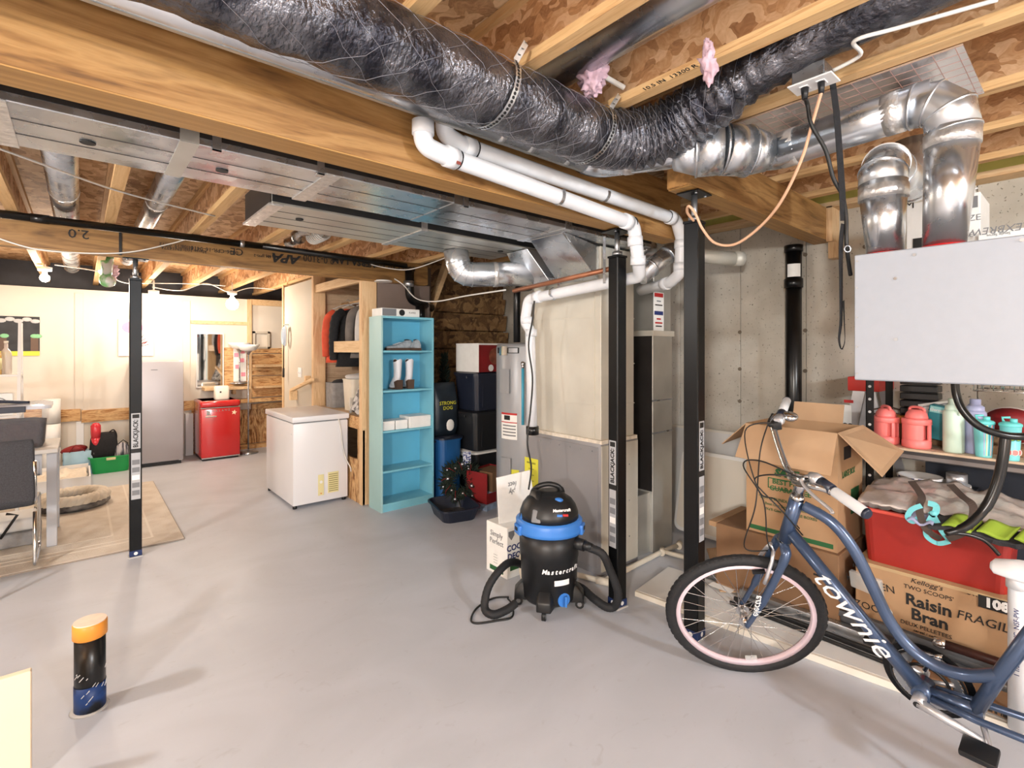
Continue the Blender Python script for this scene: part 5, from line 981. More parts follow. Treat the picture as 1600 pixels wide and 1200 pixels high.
for nm, a, b_ in (('front_panel',(-.85,7.10,0),(.085,7.115,.13)),('end_panel',(.07,7.115,0),(.085,7.75,.13)),('back_panel',(-.85,7.735,0),(.07,7.75,.16)),('end_panel',(-.85,7.115,0),(-.835,7.735,.13)),('floor_panel',(-.835,7.115,.0),(.07,7.735,.012))): mbox(nm,'paint_white',a,b_,wb,0)
MB().grid(lambda a,b_: (-.83+.88*a,7.12+.61*b_,.10+.05*noise.noise(Vector((a*7,b_*7,0)))+.03*noise.noise(Vector((a*17,b_*17,3)))+.03*math.sin(math.pi*b_)),30,24,th=.03).build('fleece','fabric_cream',wb)
gb = thing('green_basin','bright green plastic basin full of bags near the far wall','basin',(.28,7.96,0)); M = W[gb.name]; tub(.40,.30,.20,.85,.05,.006,.014,M).build('tub','green_plastic',gb); MB(M).cbox((0,-.168,.175),(.09,.02,.03)).build('handle','vent_yellow',gb,bev=.004)
t = thing('black_bag','black drawstring bag stuffed in the green basin','bag',(.22,8.0,.03)); M = W[t.name]; loft(MB(M),[rr_loop(.20,.16,.05,0),rr_loop(.27,.20,.06,.2),rr_loop(.26,.16,.05,.36),rr_loop(.22,.10,.04,.44)]).build('sack','fabric_black',t,jitter=.02); MB(M).tube(spl([(.04,0,.43),(.09,-.02,.47),(.12,-.03,.40),(.11,-.04,.3)],5),.008,6).build('drawstring','fabric_black',t)
t = thing('striped_pouch','dark striped pouch at the right side of the green basin','bag',(.40,7.92,.06)); M = W[t.name]; MB(M).sph((0,0,.16),(.09,.07,.13),14,10).build('pouch',mk('pouch',(70,70,80),.7,rgb2=(190,186,190),vs=16,st=(3,.3,.3),lo=.45,hi=.55),t,jitter=.02); MB(M).tube([(-.05,-.05,.27),(0,-.06,.32),(.05,-.05,.27)],.006,6).build('strap','fabric_black',t)
t = thing('red_bottle','red bottle sticking out of the green basin','bottle',(.14,7.95,.30)); M = W[t.name]; MB(M).lathe([(.045,.12),(.05,.20),(.05,.27),(.03,.30),(.0,.31)],14).build('bottle',mk('red_clear',(200,50,60),.25),t); MB(M).lathe([(.03,0),(.046,.12)],14).build('neck','red_clear',t)
t = thing('tote_bag','light blue shopping bag with striped sides beside the green basin','bag',(-.02,8.0,0)); M = W[t.name]
loft(MB(M),[rr_loop(.26,.18,.02,0),rr_loop(.28,.19,.02,.15),rr_loop(.28,.16,.02,.28)],sm=False).build('bag',mk('bag_sky',(170,206,226),.6,var=.08,vs=8),t); MB(M).sph((-.04,0,.29),(.12,.08,.05),12,8).build('red_cloth','dark_red',t,jitter=.03)
for k in range(5): MB(M).box((-.142,-.095,.03+.05*k),(-.1405,.09,.05+.05*k)).build('stripe','plastic_black' if k % 2 else 'paint_white',t); MB(M).box((.1405,-.095,.03+.05*k),(.142,.09,.05+.05*k)).build('stripe','plastic_black' if k % 2 else 'paint_white',t)
MB(M).tube(spl([(-.08,-.08,.28),(-.02,-.09,.36),(.06,-.08,.28)],5),.007,6).build('handle','dark_red',t)
# desk
dk = thing('desk','white desk with a grey drawer at the left edge','desk',(-.8,5.5,0))
mbox('top','desk_white',(-1.6,5.12,.72),(-.13,5.75,.75),dk,.003,seg=1)
for x, y in ((-.165,5.17),(-.165,5.70),(-1.55,5.17),(-1.55,5.70)): mbox('leg','desk_grey',(x-.03,y-.03,.013),(x+.03,y+.03,.72),dk,.003,seg=1)
ap = mbox('apron','desk_grey',(-1.51,5.145,.56),(-.22,5.165,.72),dk,0); mbox('drawer_front','desk_grey',(-.46,5.138,.575),(-.235,5.145,.665),ap,.002,seg=1); mbox('rail_shadow','grey_print',(-.46,5.14,.56),(-.23,5.16,.572),ap,0)
# clear tote of brown soil on the desk
ts = thing('clear_tote','clear plastic tote half full of dark brown soil on the desk','tote',(-.42,5.42,.75)); M = W[ts.name]
tub(.46,.40,.30,.9,.04,.005,.015,M).build('tub','clear',ts); loft(MB(M),[rr_loop(.405,.35,.035,.008),rr_loop(.43,.375,.035,.19),rr_loop(.3,.25,.03,.21)],sm=True).build('soil','soil',ts,jitter=.008)
loft(MB(M),[rr_loop(.50,.44,.06,.30),rr_loop(.50,.44,.06,.325),rr_loop(.42,.36,.05,.335)],sm=False).build('lid','clear_lid',ts)
for s, nm in ((-1,'latch'),(1,'latch')): MB(M).cbox((0,s*.222,.305),(.22,.02,.045)).build(nm,'tote_navy',ts,bev=.003,seg=1)
MB(M).tube(spl([(-.16,-.03,.335),(-.10,-.03,.36),(.02,-.02,.35),(.12,-.02,.338)],4),.012,8).build('lid_handle','tote_navy',ts)
# chair
ch = thing('office_chair','black fabric chair on chrome sled legs in front of the desk','chair',(-.5,4.9,0))
def chair_z(y): return y
loft(MB(TR(-.47,4.64,.46,.05,-.12)),[rr_loop(.46,.03,.014,0),rr_loop(.48,.034,.016,.05),rr_loop(.47,.034,.016,.40),rr_loop(.45,.03,.014,.435)]).build('backrest','fabric_charcoal',ch)
loft(MB(TR(-.47,4.93,.44,.05)),[rr_loop(.44,.46,.04,0),rr_loop(.46,.48,.05,.03),rr_loop(.44,.46,.05,.06)]).build('seat','fabric_charcoal',ch)
for s in (-1,1):
    x = -.47+s*.235; MB().tube(fillet([(x,4.66,.75),(x,4.72,.46),(x,4.80,.44),(x,5.12,.44),(x,5.18,.03),(x,4.72,.03),(x,4.68,.05),(x,4.70,.40)],.05,5),.0115,10).build('leg_frame','chrome',ch)
MB().cyl((-.70,4.80,.435),(-.24,4.80,.435),.01,n=8).build('cross_bar','chrome',ch)
t = thing('second_chair','curved chrome chair arm at the far left edge','chair',(-.55,4.35,0)); 
MB().tube(fillet([(-.80,4.25,.02),(-.80,4.25,.42),(-.42,4.28,.45),(-.385,4.28,.40),(-.385,4.28,.02)],.08,6),.014,10).build('leg_frame','chrome',t); loft(MB(TR(-.62,4.42,.42)),[rr_loop(.34,.30,.05,0),rr_loop(.36,.32,.06,.03)]).build('seat','fabric_grey',t)
t = thing('folded_stroller','white and black folded carrier lying under the desk chair','carrier',(-.35,5.5,0.013)); mbox('shell','paint_white',(-.75,5.30,.12),(-.26,5.62,.22),t,.03,seg=3); mbox('base','fabric_grey',(-.8,5.28,.013),(-.24,5.64,.12),t,.02,seg=2); MB().tube([(-.45,5.28,.10),(-.36,5.27,.26),(-.42,5.27,.28)],.01,6).build('strap','plastic_black',t)
# white leaning shelf with bottles
lsx = thing('ladder_shelf','white A-frame shelf with bottles beyond the desk','shelf',(-.85,6.6,0))
for z, y0, y1 in ((.40,6.30,6.85),(.90,6.38,6.80),(1.27,6.48,6.74)): mbox('shelf','desk_white',(-1.6,y0,z-.02),(-.44+.02,y1,z),lsx,.002,seg=1)
for x in (-.43,-1.58): MB().hexa([(x-.012,6.24,.0125),(x+.012,6.24,.0125),(x+.012,6.30,.0125),(x-.012,6.30,.0125),(x-.012,6.55,1.75),(x+.012,6.55,1.75),(x+.012,6.61,1.75),(x-.012,6.61,1.75)]).build('front_leg','desk_white',lsx); MB().hexa([(x-.012,6.90,.0125),(x+.012,6.90,.0125),(x+.012,6.94,.0125),(x-.012,6.94,.0125),(x-.012,6.62,1.75),(x+.012,6.62,1.75),(x+.012,6.66,1.75),(x-.012,6.66,1.75)]).build('rear_leg','desk_white',lsx)
def bottle(label, x, y, z, h, r, mat, capm, band=None):
    t = thing('bottle',label,'bottle',(x,y,z)); M = W[t.name]; MB(M).lathe([(r,0),(r,h*.6),(r*.85,h*.68),(r*.35,h*.78),(r*.33,h*.93)],16).build('glass',mat,t); MB(M).cyl((0,0,h*.93),(0,0,h),r*.4,n=12).build('cap',capm,t)
    if band: MB(M).lathe([(r+.001,h*.15),(r+.001,h*.5)],16).build('label',band,t)
mk('amber',(222,176,92),.15,alpha=.8); mk('bottle_pale',(226,214,204),.15,alpha=.7)
bottle('amber bottle with a pale label on the white A-frame shelf',-.60,6.56,1.27,.30,.05,'amber','red_print','vent_yellow'); bottle('tall clear bottle behind the amber one on the A-frame shelf',-.53,6.66,1.27,.31,.04,'bottle_pale','pvc_cream'); bottle('clear bottle with a dark cap on the A-frame shelf',-.72,6.60,1.27,.28,.04,'bottle_pale','plastic_black','paper_white'); bottle('small pink-labelled bottle at the left end of the A-frame shelf',-.84,6.56,1.27,.24,.04,'bottle_pale','red_print','pink')
t = thing('white_carton','small white carton with a round printed emblem beside the soil tote','box',(-.52,6.52,.90)); mbox('carton_body','paper_white',(-.66,6.46,.90),(-.47,6.60,1.10),t,.003,seg=1); MB().torus((0,0,0),.06,.004,24,6,frame((-.565,6.458,1.0),(1,0,0),(0,0,1))).build('printed_ring','grey_print',t); text('MINUTE',.03,'grey_print',t,frame((-.565,6.458,1.0),(1,0,0),(0,0,1)))
bottle('red topped spray bottle behind the small white carton',-.70,6.66,.90,.33,.045,'pink','red_print','red_print'); 
for i, (x, c) in enumerate(((-.86,'green_plastic'),(-.80,'teal'),(-.74,'red_print'))):
    t = thing('small_tin',['green tin on the lower A-frame shelf','teal tin on the lower A-frame shelf','red tin on the lower A-frame shelf'][i],'tin',(x,6.5,.90)); MB(W[t.name]).lathe([(.03,0),(.03,.09)],14).build('can',c,t); MB(W[t.name]).lathe([(.031,.09),(.031,.10),(0,.10)],14).build('lid','alu',t)
t = thing('paper_towel_stack','white stacked paper rolls on the floor by the far wall','rolls',(-.26,8.3,0)); 
for k in range(3): MB().cyl((-.27,8.30,.30*k+.002),(-.27,8.30,.30*k+.295),.085,n=18).build('roll','paper_white',t)
# wires along the ceiling and beam
def wire(label, pts, r=.005, mat='wire_white'):
    t = thing('cable',label,'cable',pts[0]); MB().tube(spl(pts,8),r,6).build('wire',mat,t); return t
wire('white cable drooping across the front of the stamped beam',[PY(-10,370,4.49),PY(60,390,4.49),PY(150,396,4.49),PY(210,393,4.49),PY(270,380,4.49),PY(303,372,4.45),PY(340,378,4.48),PY(400,381,4.49)])
wire('white cable crossing the joists left of the shiny round duct',[(-.6,3.0,2.368),(-.33,3.05,2.37),(.155,3.5,2.37),(.665,3.75,2.37)],.005); 
wire('white cable swagged along the far left ceiling by the bulb',[(-.2,6.9,2.36),(.155,7.2,2.36),(.4,7.6,2.30),(.7,7.7,2.33),(1.165,7.7,2.36),(1.45,7.5,2.34)],.006)
wire('loose white cable loops among the far joists',[(.70,7.9,2.30),(.95,7.5,2.24),(1.2,7.3,2.33),(1.5,7.5,2.26),(1.8,7.7,2.36),(2.1,7.6,2.35)],.006)
wire('white cable sagging from the junction box below the stamped beam to the plenum',[PD(600,437,4.95),PD(560,415,4.9),PD(562,409,4.85),PD(600,418,4.7),PD(640,421,4.5),PD(690,405,4.2),PD(712,395,4.0)],.005)
wire('white cable hanging from the junction box towards the round duct',[PD(612,433,4.95),PD(630,445,4.9),PD(650,466,4.7),PD(680,471,4.4),PD(730,462,4.0),PD(790,453,3.7)],.006)
wire('thin dark cables hanging in front of the furnace door',[PD(835,470,3.4),PD(832,500,3.42),PD(826,540,3.45),PD(832,590,3.45),PD(829,640,3.4),PD(824,690,3.35),PD(830,730,3.35),PD(826,765,3.35)],.006,'wire_black')
t = thing('junction_box','small ceiling fixture box under the end of the stamped beam','fixture',PD(598,440,4.9)); p = PD(599,437,4.88); MB().cyl((p.x,p.y,p.z-.01),(p.x,p.y,2.161),.05,n=14).build('box','steel',t); MB().cyl((p.x,p.y,p.z-.022),(p.x,p.y,p.z-.01),.085,n=18).build('cover','paint_white',t)
t = thing('green_bag','clear green insulation bag tucked between the far joists','bag',PY(165,448,6.6)); p = PY(167,438,6.4); MB().sph((p.x,p.y,p.z),(.065,.06,.07),14,10).build('bag',mk('bag_green',(120,190,120),.3,rgb2=(220,220,214),vs=9,lo=.45,hi=.55),t,jitter=.02); MB().cyl((p.x,p.y,p.z+.05),(p.x,p.y,2.45),.04,.06,n=10).build('neck','bag_green',t)
# ================================================================ shelving on the right
SX, SY0, SY1 = 3.50, -.62, .885
ZS = .945
sh = thing('storage_shelf','black slotted steel shelving unit with particle board decks','shelf',(3.7,.12,0))
for x in (SX,SX+.42):
    for y in (SY1-.02,SY0+.02):
        p_ = MB().box((x-.003,y-.02,0),(x+.0,y+.02,1.83)).box((x-.003,y+.017,0),(x+.035,y+.02,1.83)).build('post','paint_black',sh)
        if x == SX and y > 0:
            for k in range(24): MB().cyl((x-.0045,y,.10+.074*k),(x-.003,y,.10+.074*k),.008,n=8).build('slot',mk('slot_grey',(190,188,186),.7),p_)
for z in (ZS,1.83,.06):
    dk_ = MB().box((SX+.004,SY0+.03,z-.012),(SX+.42,SY1-.03,z)).build('deck',mk('particle_board',(206,182,156),.8,var=.08,vs=40),sh)
    MB().box((SX-.004,SY0,z-.055),(SX+.004,SY1-.04,z-.012)).build('front_beam',mk('beam_steel',(60,58,60),.4,.4),dk_); MB().box((SX-.006,SY0,z-.05),(SX-.004,SY1-.04,z-.03)).build('beam_lip',mk('beam_lip',(120,114,112),.4,.4),dk_)
mbox('back_panel',mk('shelf_shadow',(40,46,58),.8),(SX+.425,SY0,.1),(SX+.43,SY1-.2,.95),sh,0)  # added dark sheet, stands in for the shade behind the decks
# -- jugs and bottles
def jug(label, u, x, z=ZS, r=.066, h=.158, flip=0):
    p = PX(u,690,x); t = thing('water_jug',label,'jug',(x,p.y,z),-.35+flip); M = W[t.name]
    # body with a see-through handle opening: ring of wall panels
    n = 28
    def prof(a):  # returns whether the opening cuts here
        return abs(((a+math.pi) % (2*math.pi))-math.pi) < .62
    MB(M).lathe([(.0,0),(r*.96,0),(r,.008),(r,h*.22),(r*.97,h*.24),(r*.97,h*.30)],n).build('base','pink',t)
    a0 = .62; MB(M).lathe([(r*.97,h*.30),(r*.97,h*.80)],22,a0=a0,a1=2*math.pi-a0).build('wall','pink',t)
    MB(M).lathe([(r*.62,h*.28),(r*.62,h*.82)],12,a0=-.9,a1=.9).build('recess','pink',t)
    MB(M).cbox((r*.94,0,h*.55),(.014,.020,h*.54)).build('handle','pink',t,bev=.004)
    for s in (-1,1): MB(M).hexa([(r*.97*math.cos(a0),s*r*.97*math.sin(a0),h*.3),(r*.5,s*r*.52,h*.3),(r*.5,s*r*.5,h*.3),(r*.95*math.cos(a0),s*r*.93*math.sin(a0),h*.3),(r*.97*math.cos(a0),s*r*.97*math.sin(a0),h*.8),(r*.5,s*r*.52,h*.8),(r*.5,s*r*.5,h*.8),(r*.95*math.cos(a0),s*r*.93*math.sin(a0),h*.8)]).build('recess_cheek','pink',t)
    MB(M).lathe([(r*.97,h*.80),(r*1.02,h*.82),(r*1.02,h*.96),(r*.97,h),(0,h)],n).build('shoulder','pink',t)
    MB(M).lathe([(r*.78,h),(r*.78,h*1.06),(r*.70,h*1.18),(r*.52,h*1.28),(r*.3,h*1.31),(0,h*1.31)],24).build('lid','pink',t)
    MB(M).tube(spl([(-.035,0,h*1.22),(-.03,0,h*1.36),(.0,0,h*1.39),(.03,0,h*1.36),(.042,0,h*1.25)],4),.008,8).build('lid_loop','pink',t)
    return t
jug('coral pink water jug beside the slotted shelf post',1384,3.62,flip=-2.0); jug('coral pink water jug nearer the teal box',1432,3.60,r=.068,h=.164,flip=-1.55)
def flask(label, u, x, h, r, mat, loop=1):
    p = PX(u,690,x); t = thing('water_bottle',label,'bottle',(x,p.y,ZS),.6); M = W[t.name]
    MB(M).lathe([(r*.95,0),(r,.006),(r,h*.74),(r*.96,h*.77),(r*.8,h*.80)],28).build('body',mat,t); MB(M).lathe([(r*.80,h*.79),(r*.82,h*.80),(r*.8,h*.87),(r*.55,h*.90),(r*.5,h*.90),(r*.5,h),(r*.45,h*1.01),(0,h*1.01)],24).build('cap',mat,t)
    MB(M).tube(spl([(loop*r*.6,0,h*.88),(loop*r*1.15,0,h*.88),(loop*r*1.25,0,h*.78),(loop*r*1.05,0,h*.72),(loop*r*.98,0,h*.76)],5),.006,8).build('carry_loop',mat,t)
flask('mint green tall water bottle with a loop cap on the shelf',1490,3.59,.287,.046,'mint',-1); flask('lilac tall water bottle behind the black hose',1524,3.63,.287,.046,'lilac',1)
def tumbler(label, u, x, h, r, pattern):
    p = PX(u,690,x); t = thing('tumbler',label,'tumbler',(x,p.y,ZS)); M = W[t.name]
    MB(M).lathe([(r*.78,0),(r*.80,.004),(r,h*.80)],24).build('cup','aqua',t)
    MB(M).lathe([(r*1.08,h*.80),(r*1.08,h*.85),(r*.9,h*.88),(r*.55,h*.90),(0,h*.90)],24).build('lid',mk('aqua_lid',(110,214,212),.4),t); MB(M).cyl((-.005,-.012,h*.89),(-.005,-.012,h*.98),.014,n=12).build('spout','aqua_lid',t); MB(M).tube([(.0,.025,h*.9),(.0,.03,h*.99),(0,-.0,h*1.0)],.006,8).build('lid_handle','aqua_lid',t)
    if pattern == 'stripe':
        for k, c in enumerate(('lilac','vent_yellow','teal','pink','vac_blue','mint')): a = math.pi+.1+k*.28; MB(M).lathe([(r*.81,.01),(r*1.003,h*.79)],2,a0=a,a1=a+.12).build('stripe',c,t)
    else:
        for k in range(7):
            a = math.pi*.75+.33*k; z = h*(.2+.17*(k*2 % 4)); rr_ = r*(.80+.2*z/(h*.8))+.001; F = M @ frame((rr_*math.cos(a),rr_*math.sin(a),z),(-math.sin(a),math.cos(a),0),(0,0,1))
            MB(F).lathe([(.014,0),(.014,.001)],14).build('fruit_slice','lime' if k % 2 else 'pink',t); MB(F).torus((0,0,.001),.014,.0015,14,4).build('fruit_rind','teal' if k % 2 else 'white_print',t)
tumbler('aqua striped tumbler with a flip lid on the shelf',1537,3.55,.213,.041,'stripe'); tumbler('aqua tumbler printed with fruit slices at the right edge',1579,3.54,.213,.041,'fruit')
t = thing('teal_carton','teal printed carton tilted behind the pink jug','box',(3.72,.52,ZS),0); p = PX(1466,660,3.72); M = TR(3.72,p.y,.99,0,.16); W[t.name] = t.matrix_basis.copy()
MB(M).box((-.05,-.06,0),(.05,.06,.19)).build('carton_body','teal',t,bev=.002,seg=1); MB(M).box((-.052,-.055,.15),(-.05,.055,.185)).build('white_print_band',mk('teal_light',(150,214,214),.6),t); text('GermGuard',.022,'white_print',t,M @ frame((-.052,0,.165),(0,-1,0),(0,0,1)),bold=.0006)
t = thing('paper_carton','tilted white carton with small print behind the mint bottle','box',(3.8,.45,1.1)); p = PX(1480,630,3.8); M = TR(3.8,p.y,0.990,0,-.25)
MB(M).box((-.03,-.09,0),(.03,.08,.21)).build('carton_body','paper_white',t,bev=.002,seg=1)
for k in range(6): MB(M).box((-.031,-.07,.19-.02*k),(-.03,.06-.02*(k % 3),.195-.02*k)).build('printed_line','grey_print',t)
mbox('stand','cardboard_dark',(3.76,p.y-.07,ZS),(3.84,p.y+.07,0.990),t,.002,seg=1)
t = thing('orange_box','orange and brown carton between the two pink jugs','box',(3.75,.62,ZS)); p = PX(1408,665,3.72); mbox('carton_body','cardboard_dark',(3.7,p.y-.06,ZS),(3.85,p.y+.06,1.060),t,.002,seg=1); mbox('orange_top','orange',(3.695,p.y-.063,1.060),(3.855,p.y+.063,1.100),t,.002,seg=1)
t = thing('black_crate_stack','stack of black folded crates at the back of the shelf','crates',(3.86,.6,ZS)); p = PX(1436,620,3.85)
for k in range(6): mbox('folded_crate','tote_black',(3.78,p.y-.10,1.110+.045*k),(3.91,p.y+.08,1.148+.045*k),t,.004,seg=1)
mbox('crate_base','tote_black',(3.78,p.y-.10,ZS),(3.91,p.y+.08,1.105),t,.004,seg=1)
t = thing('speckled_tile','speckled tile leaning behind the pink jugs','tile',(3.88,.72,1.0)); p = PX(1412,620,3.88); MB(TR(3.87,p.y,.99,0,0,.12)).box((-.006,-.06,0),(.006,.05,.25)).build('tile','concrete',t,bev=.002,seg=1)
t = thing('wire_tangle','brown tangle of wire rack behind the pink jugs','rack',(3.82,.78,.99)); p = PX(1385,635,3.82)
for k in range(5): MB().tube([(3.8,p.y-.12,1.000+.03*k),(3.86,p.y,1.020+.03*k),(3.8,p.y+.1,0.990+.03*k)],.005,6).build('wire','boot_sole',t)
for s in (-.11,.09): MB().cyl((3.8,p.y+s,ZS),(3.8,p.y+s,1.150),.005,n=6).build('upright','boot_sole',t)
# wire basket hung above
wbk = thing('wire_basket','chrome wire basket hanging beneath the ventilator','basket',(3.65,.2,1.3)); by0, by1 = PX(1606,610,3.52).y-.25, PX(1508,610,3.52).y; bz0, bz1 = 1.285, 1.42
MB().tube([(3.5,by1,bz1),(3.5,by0,bz1),(3.85,by0,bz1),(3.85,by1,bz1)],.005,6,closed=True).build('top_rim','chrome',wbk); MB().tube([(3.54,by1-.03,bz0),(3.54,by0,bz0),(3.82,by0,bz0),(3.82,by1-.03,bz0)],.004,6,closed=True).build('bottom_rim','chrome',wbk)
for k in range(14): y = by1-.03-.038*k; MB().tube([(3.5,y,bz1),(3.54,y,bz0),(3.82,y,bz0),(3.85,y,bz1)],.003,5).build('wire','chrome',wbk)
for k in range(4): y = by1-.06-.075*k; MB().tube([(3.56,y,bz0+.01),(3.55,y,bz0+.06)]+[(3.55,y-.014+.014*math.cos(a),bz0+.06+.014*math.sin(a)) for a in [math.pi*j/6 for j in range(7)]],.003,5).build('hook','chrome',wbk)
for x in (3.5,3.85): MB().cyl((x,by1-.02,bz1),(x,by1-.02,1.775),.003,n=5).build('hanger_wire','chrome',wbk)
t = thing('red_bowl','red bowl leaning at the right end of the shelf','bowl',(3.8,.15,ZS)); p = PX(1578,660,3.78); MB(TR(3.8,p.y,1.050,0,0,1.0)).lathe([(.03,-.02),(.09,.02),(.12,.07),(.115,.07),(.085,.025),(.0,.0)],24).build('bowl','dark_red',t); MB(TR(3.8,p.y,1.050,0,0,1.0)).torus((0,0,.07),.118,.004,28,6).build('rim','silver_bag',t)
t = thing('wicker_tray','brown wicker tray behind the fruit tumbler','tray',(3.75,.12,ZS)); p = PX(1560,690,3.72); mbox('tray','cardboard_dark',(3.66,p.y-.10,ZS),(3.88,p.y+.08,0.990),t,.008); m_ = MB().sph((3.74,p.y,1.020),(.06,.08,.05),12,8); m_.build('dried_flowers',mk('potpourri',(150,120,90),.9,var=.4,vs=60),t,jitter=.03)
# boxes on top of the shelving
t = thing('coffee_carton','tall white printed coffee maker carton on top of the shelving','box',(3.75,.5,1.83)); ya, yb = PX(1532,330,3.54).y, PX(1416,330,3.54).y; mbox('carton_body','paper_white',(3.54,ya,1.83),(3.88,yb,2.32),t,.003,seg=1)
def ft(s,u,v,size,mat='grey_print',x=3.539,up=1,**k): p = PX(u,v,x); text(s,size,mat,t,frame((x,p.y,p.z),(0,-up,0),(0,0,up)),**k)
mbox('print_band','grey_print',(3.537,ya+.01,2.24),(3.54,ya+.12,2.30),t,0); ft('NY.T',1508,302,.045,'white_print',3.536,bold=.001); ft('BREVETE',1507,310,.018); ft('BRONZE',1498,344,.045); ft('FACILE',1502,369,.03); ft('M',1421,321,.06,'black_print'); mbox('picture_print','picture_brown',(3.537,yb-.10,1.92),(3.54,yb-.03,2.03),t,0); mbox('print_band','black_print',(3.537,yb-.12,2.06),(3.54,yb-.03,2.12),t,0)
t = thing('brewer_carton','flat cream carton lying upside down on top of the shelving','box',(3.6,.1,1.83)); ya, yb = -.35, PX(1524,360,3.46).y; mbox('carton_body','paper_white',(3.46,ya,1.83),(3.86,yb-.01,2.09),t,.003,seg=1); ft('FLEXBREW',1566,357,.05,'grey_print',3.459,-1,shear=.2); ft('Single Serve',1560,366,.018,'grey_print',3.459,-1)
# step ladder
ld = thing('step_ladder','aluminium step ladder with a red top behind the shelving','ladder',(4.1,1.06,0)); 
for s in (0,.34):
    p0 = Vector((3.74,1.20+s*.0,0)); 
LX, LY = 4.0, 1.06
for s in (-.0,.36): MB().hexa([(LX+s-.012,LY+.17,0),(LX+s+.012,LY+.17,0),(LX+s+.012,LY+.24,0),(LX+s-.012,LY+.24,0),(LX+s*.8-.012,LY-.05,1.24),(LX+s*.8+.012,LY-.05,1.24),(LX+s*.8+.012,LY+.02,1.24),(LX+s*.8-.012,LY+.02,1.24)]).build('front_rail','alu',ld); MB().hexa([(LX+s-.012,LY-.30,0),(LX+s+.012,LY-.30,0),(LX+s+.012,LY-.25,0),(LX+s-.012,LY-.25,0),(LX+s*.8-.012,LY-.10,1.24),(LX+s*.8+.012,LY-.10,1.24),(LX+s*.8+.012,LY-.05,1.24),(LX+s*.8-.012,LY-.05,1.24)]).build('rear_rail','alu',ld)
for z in (.3,.6,.9): MB().box((LX,LY+.22-.18*z-.04,z-.01),(LX+.35,LY+.22-.18*z+.04,z+.01)).build('step','alu',ld)
MB().box((LX-.03,LY-.13,1.22),(LX+.34,LY+.05,1.315)).build('top_cap','ladder_red',ld,bev=.006); mbox('warning_label','red_print',(LX-.0145,LY+.02,1.135),(LX-.013,LY+.075,1.155),ld,0); mbox('warning_label','paper_white',(LX-.0145,LY+.03,.90),(LX-.013,LY+.085,1.12),ld,0)
text('22',.06,'black_print',ld,frame((LX-.016,LY+.05,.97),(0,-1,0),(0,0,1)),bold=.003)
# cereal carton, red bin and its contents
cb = thing('cereal_carton','long brown cereal shipping carton with black printing under the red bin','box',(3.28,.48,0)); mbox('carton_body','cardboard',(3.08,.06,0),(3.50,.825,.40),cb,.004,seg=1)
def cbt(s,u,v,size,mat='black_print',**k): p = PX(u,v,3.0785); text(s,size,mat,cb,frame((3.0785,p.y,p.z),(0,-1,0),(0,0,1)),**k)
cbt("Kellogg's",1447,913,.034,shear=.3); cbt("TWO SCOOPS'",1450,926,.028); cbt('Raisin',1450,946,.075,bold=.002); cbt('Bran',1452,968,.075,bold=.002); cbt('DEUX PELLETEES',1446,983,.026); cbt('cereal / cereale',1450,992,.018); cbt('64100',1526,930,.026); cbt('14',1336,884,.028); cbt('ZOOM',1362,950,.05,shear=-.1); cbt('FRAGILE',1541,973,.055,shear=.15); cbt('KITCHEN',1360,912,.05,shear=-.15)
p = PX(1572,950,3.078); mbox('number_block','black_print',(3.0765,p.y-.10,p.z-.028),(3.08,p.y+.09,p.z+.028),cb,0); text('108  5',.055,'paper_white',cb,frame((3.0755,p.y,p.z),(0,-1,0),(0,0,1)),bold=.003)
mbox('tape','tape_tan',(3.0775,.06,.385),(3.50,.825,.4012),cb,0)
rb_ = thing('red_bin','translucent red plastic bin heaped with bags on the cereal carton','bin',(3.30,.525,.402)); M = W[rb_.name]; tub(.38,.57,.275,.93,.04,.006,.014,M).build('tub','bin_red',rb_); loft(MB(M),[rr_loop(.412,.602,.055,.262),rr_loop(.414,.604,.055,.268),rr_loop(.414,.604,.055,.276),rr_loop(.385,.575,.045,.278)],cap0=False,cap1=False,sm=False).build('rim','bin_red_rim',rb_); m_ = MB(M).sph((0,0,.10),(.16,.24,.09),16,10); m_.build('dark_contents','dark_red',rb_,jitter=.03)
t = thing('silver_bag','crumpled silver insulated bag with brown straps lying on the red bin','bag',(3.30,.52,.68))
m_ = MB().grid(lambda a,b_: (3.135+.34*b_, .83-.70*a, .712+.085*(b_**.5)*math.sin(math.pi*min(1,a*1.02+.05))**.35+.022*noise.noise(Vector((a*9,b_*5,1)))+.012*noise.noise(Vector((a*23,b_*15,4)))-.015*(1-b_)),40,20,th=.03); m_.build('bag','silver_bag',t)
def stp(name,pts,mat,w,par,side=(0,1,0)): return MB().ribbon(spl(pts,6),w,.003,side=side).build(name,mat,par)
p1, p2, p3, p4, p5 = PX(1424,752,3.2),PX(1440,775,3.10),PX(1437,788,3.07),PX(1438,805,3.05),PX(1448,828,3.04)
stp('strap',[p1,p2,p3,p4,p5,PX(1470,842,3.05)],'strap_brown',.03,t); stp('strap',[PX(1485,757,3.2),PX(1503,775,3.12),PX(1520,790,3.08),PX(1518,815,3.05),PX(1505,832,3.05),PX(1480,842,3.05)],'strap_brown',.03,t)
t = thing('lime_bag','lime and grey sports bag squashed under the silver bag','bag',(3.2,.35,.68))
MB().grid(lambda a,b_: (3.03+.10*b_, .52-.36*a, .672+.008*math.sin(a*6)+.035*b_+.012*noise.noise(Vector((a*11,b_*9,7)))),16,10,th=.02).build('panel','fabric_charcoal',t)
for k in range(3): MB().grid(lambda a,b_: (3.025+.11*b_, .47-.12*k-.10*a-.03*b_, .688+.008*math.sin(a*5+k)+.035*b_),8,6,th=.006).build('lime_panel','lime' if k != 1 else 'lime',t)
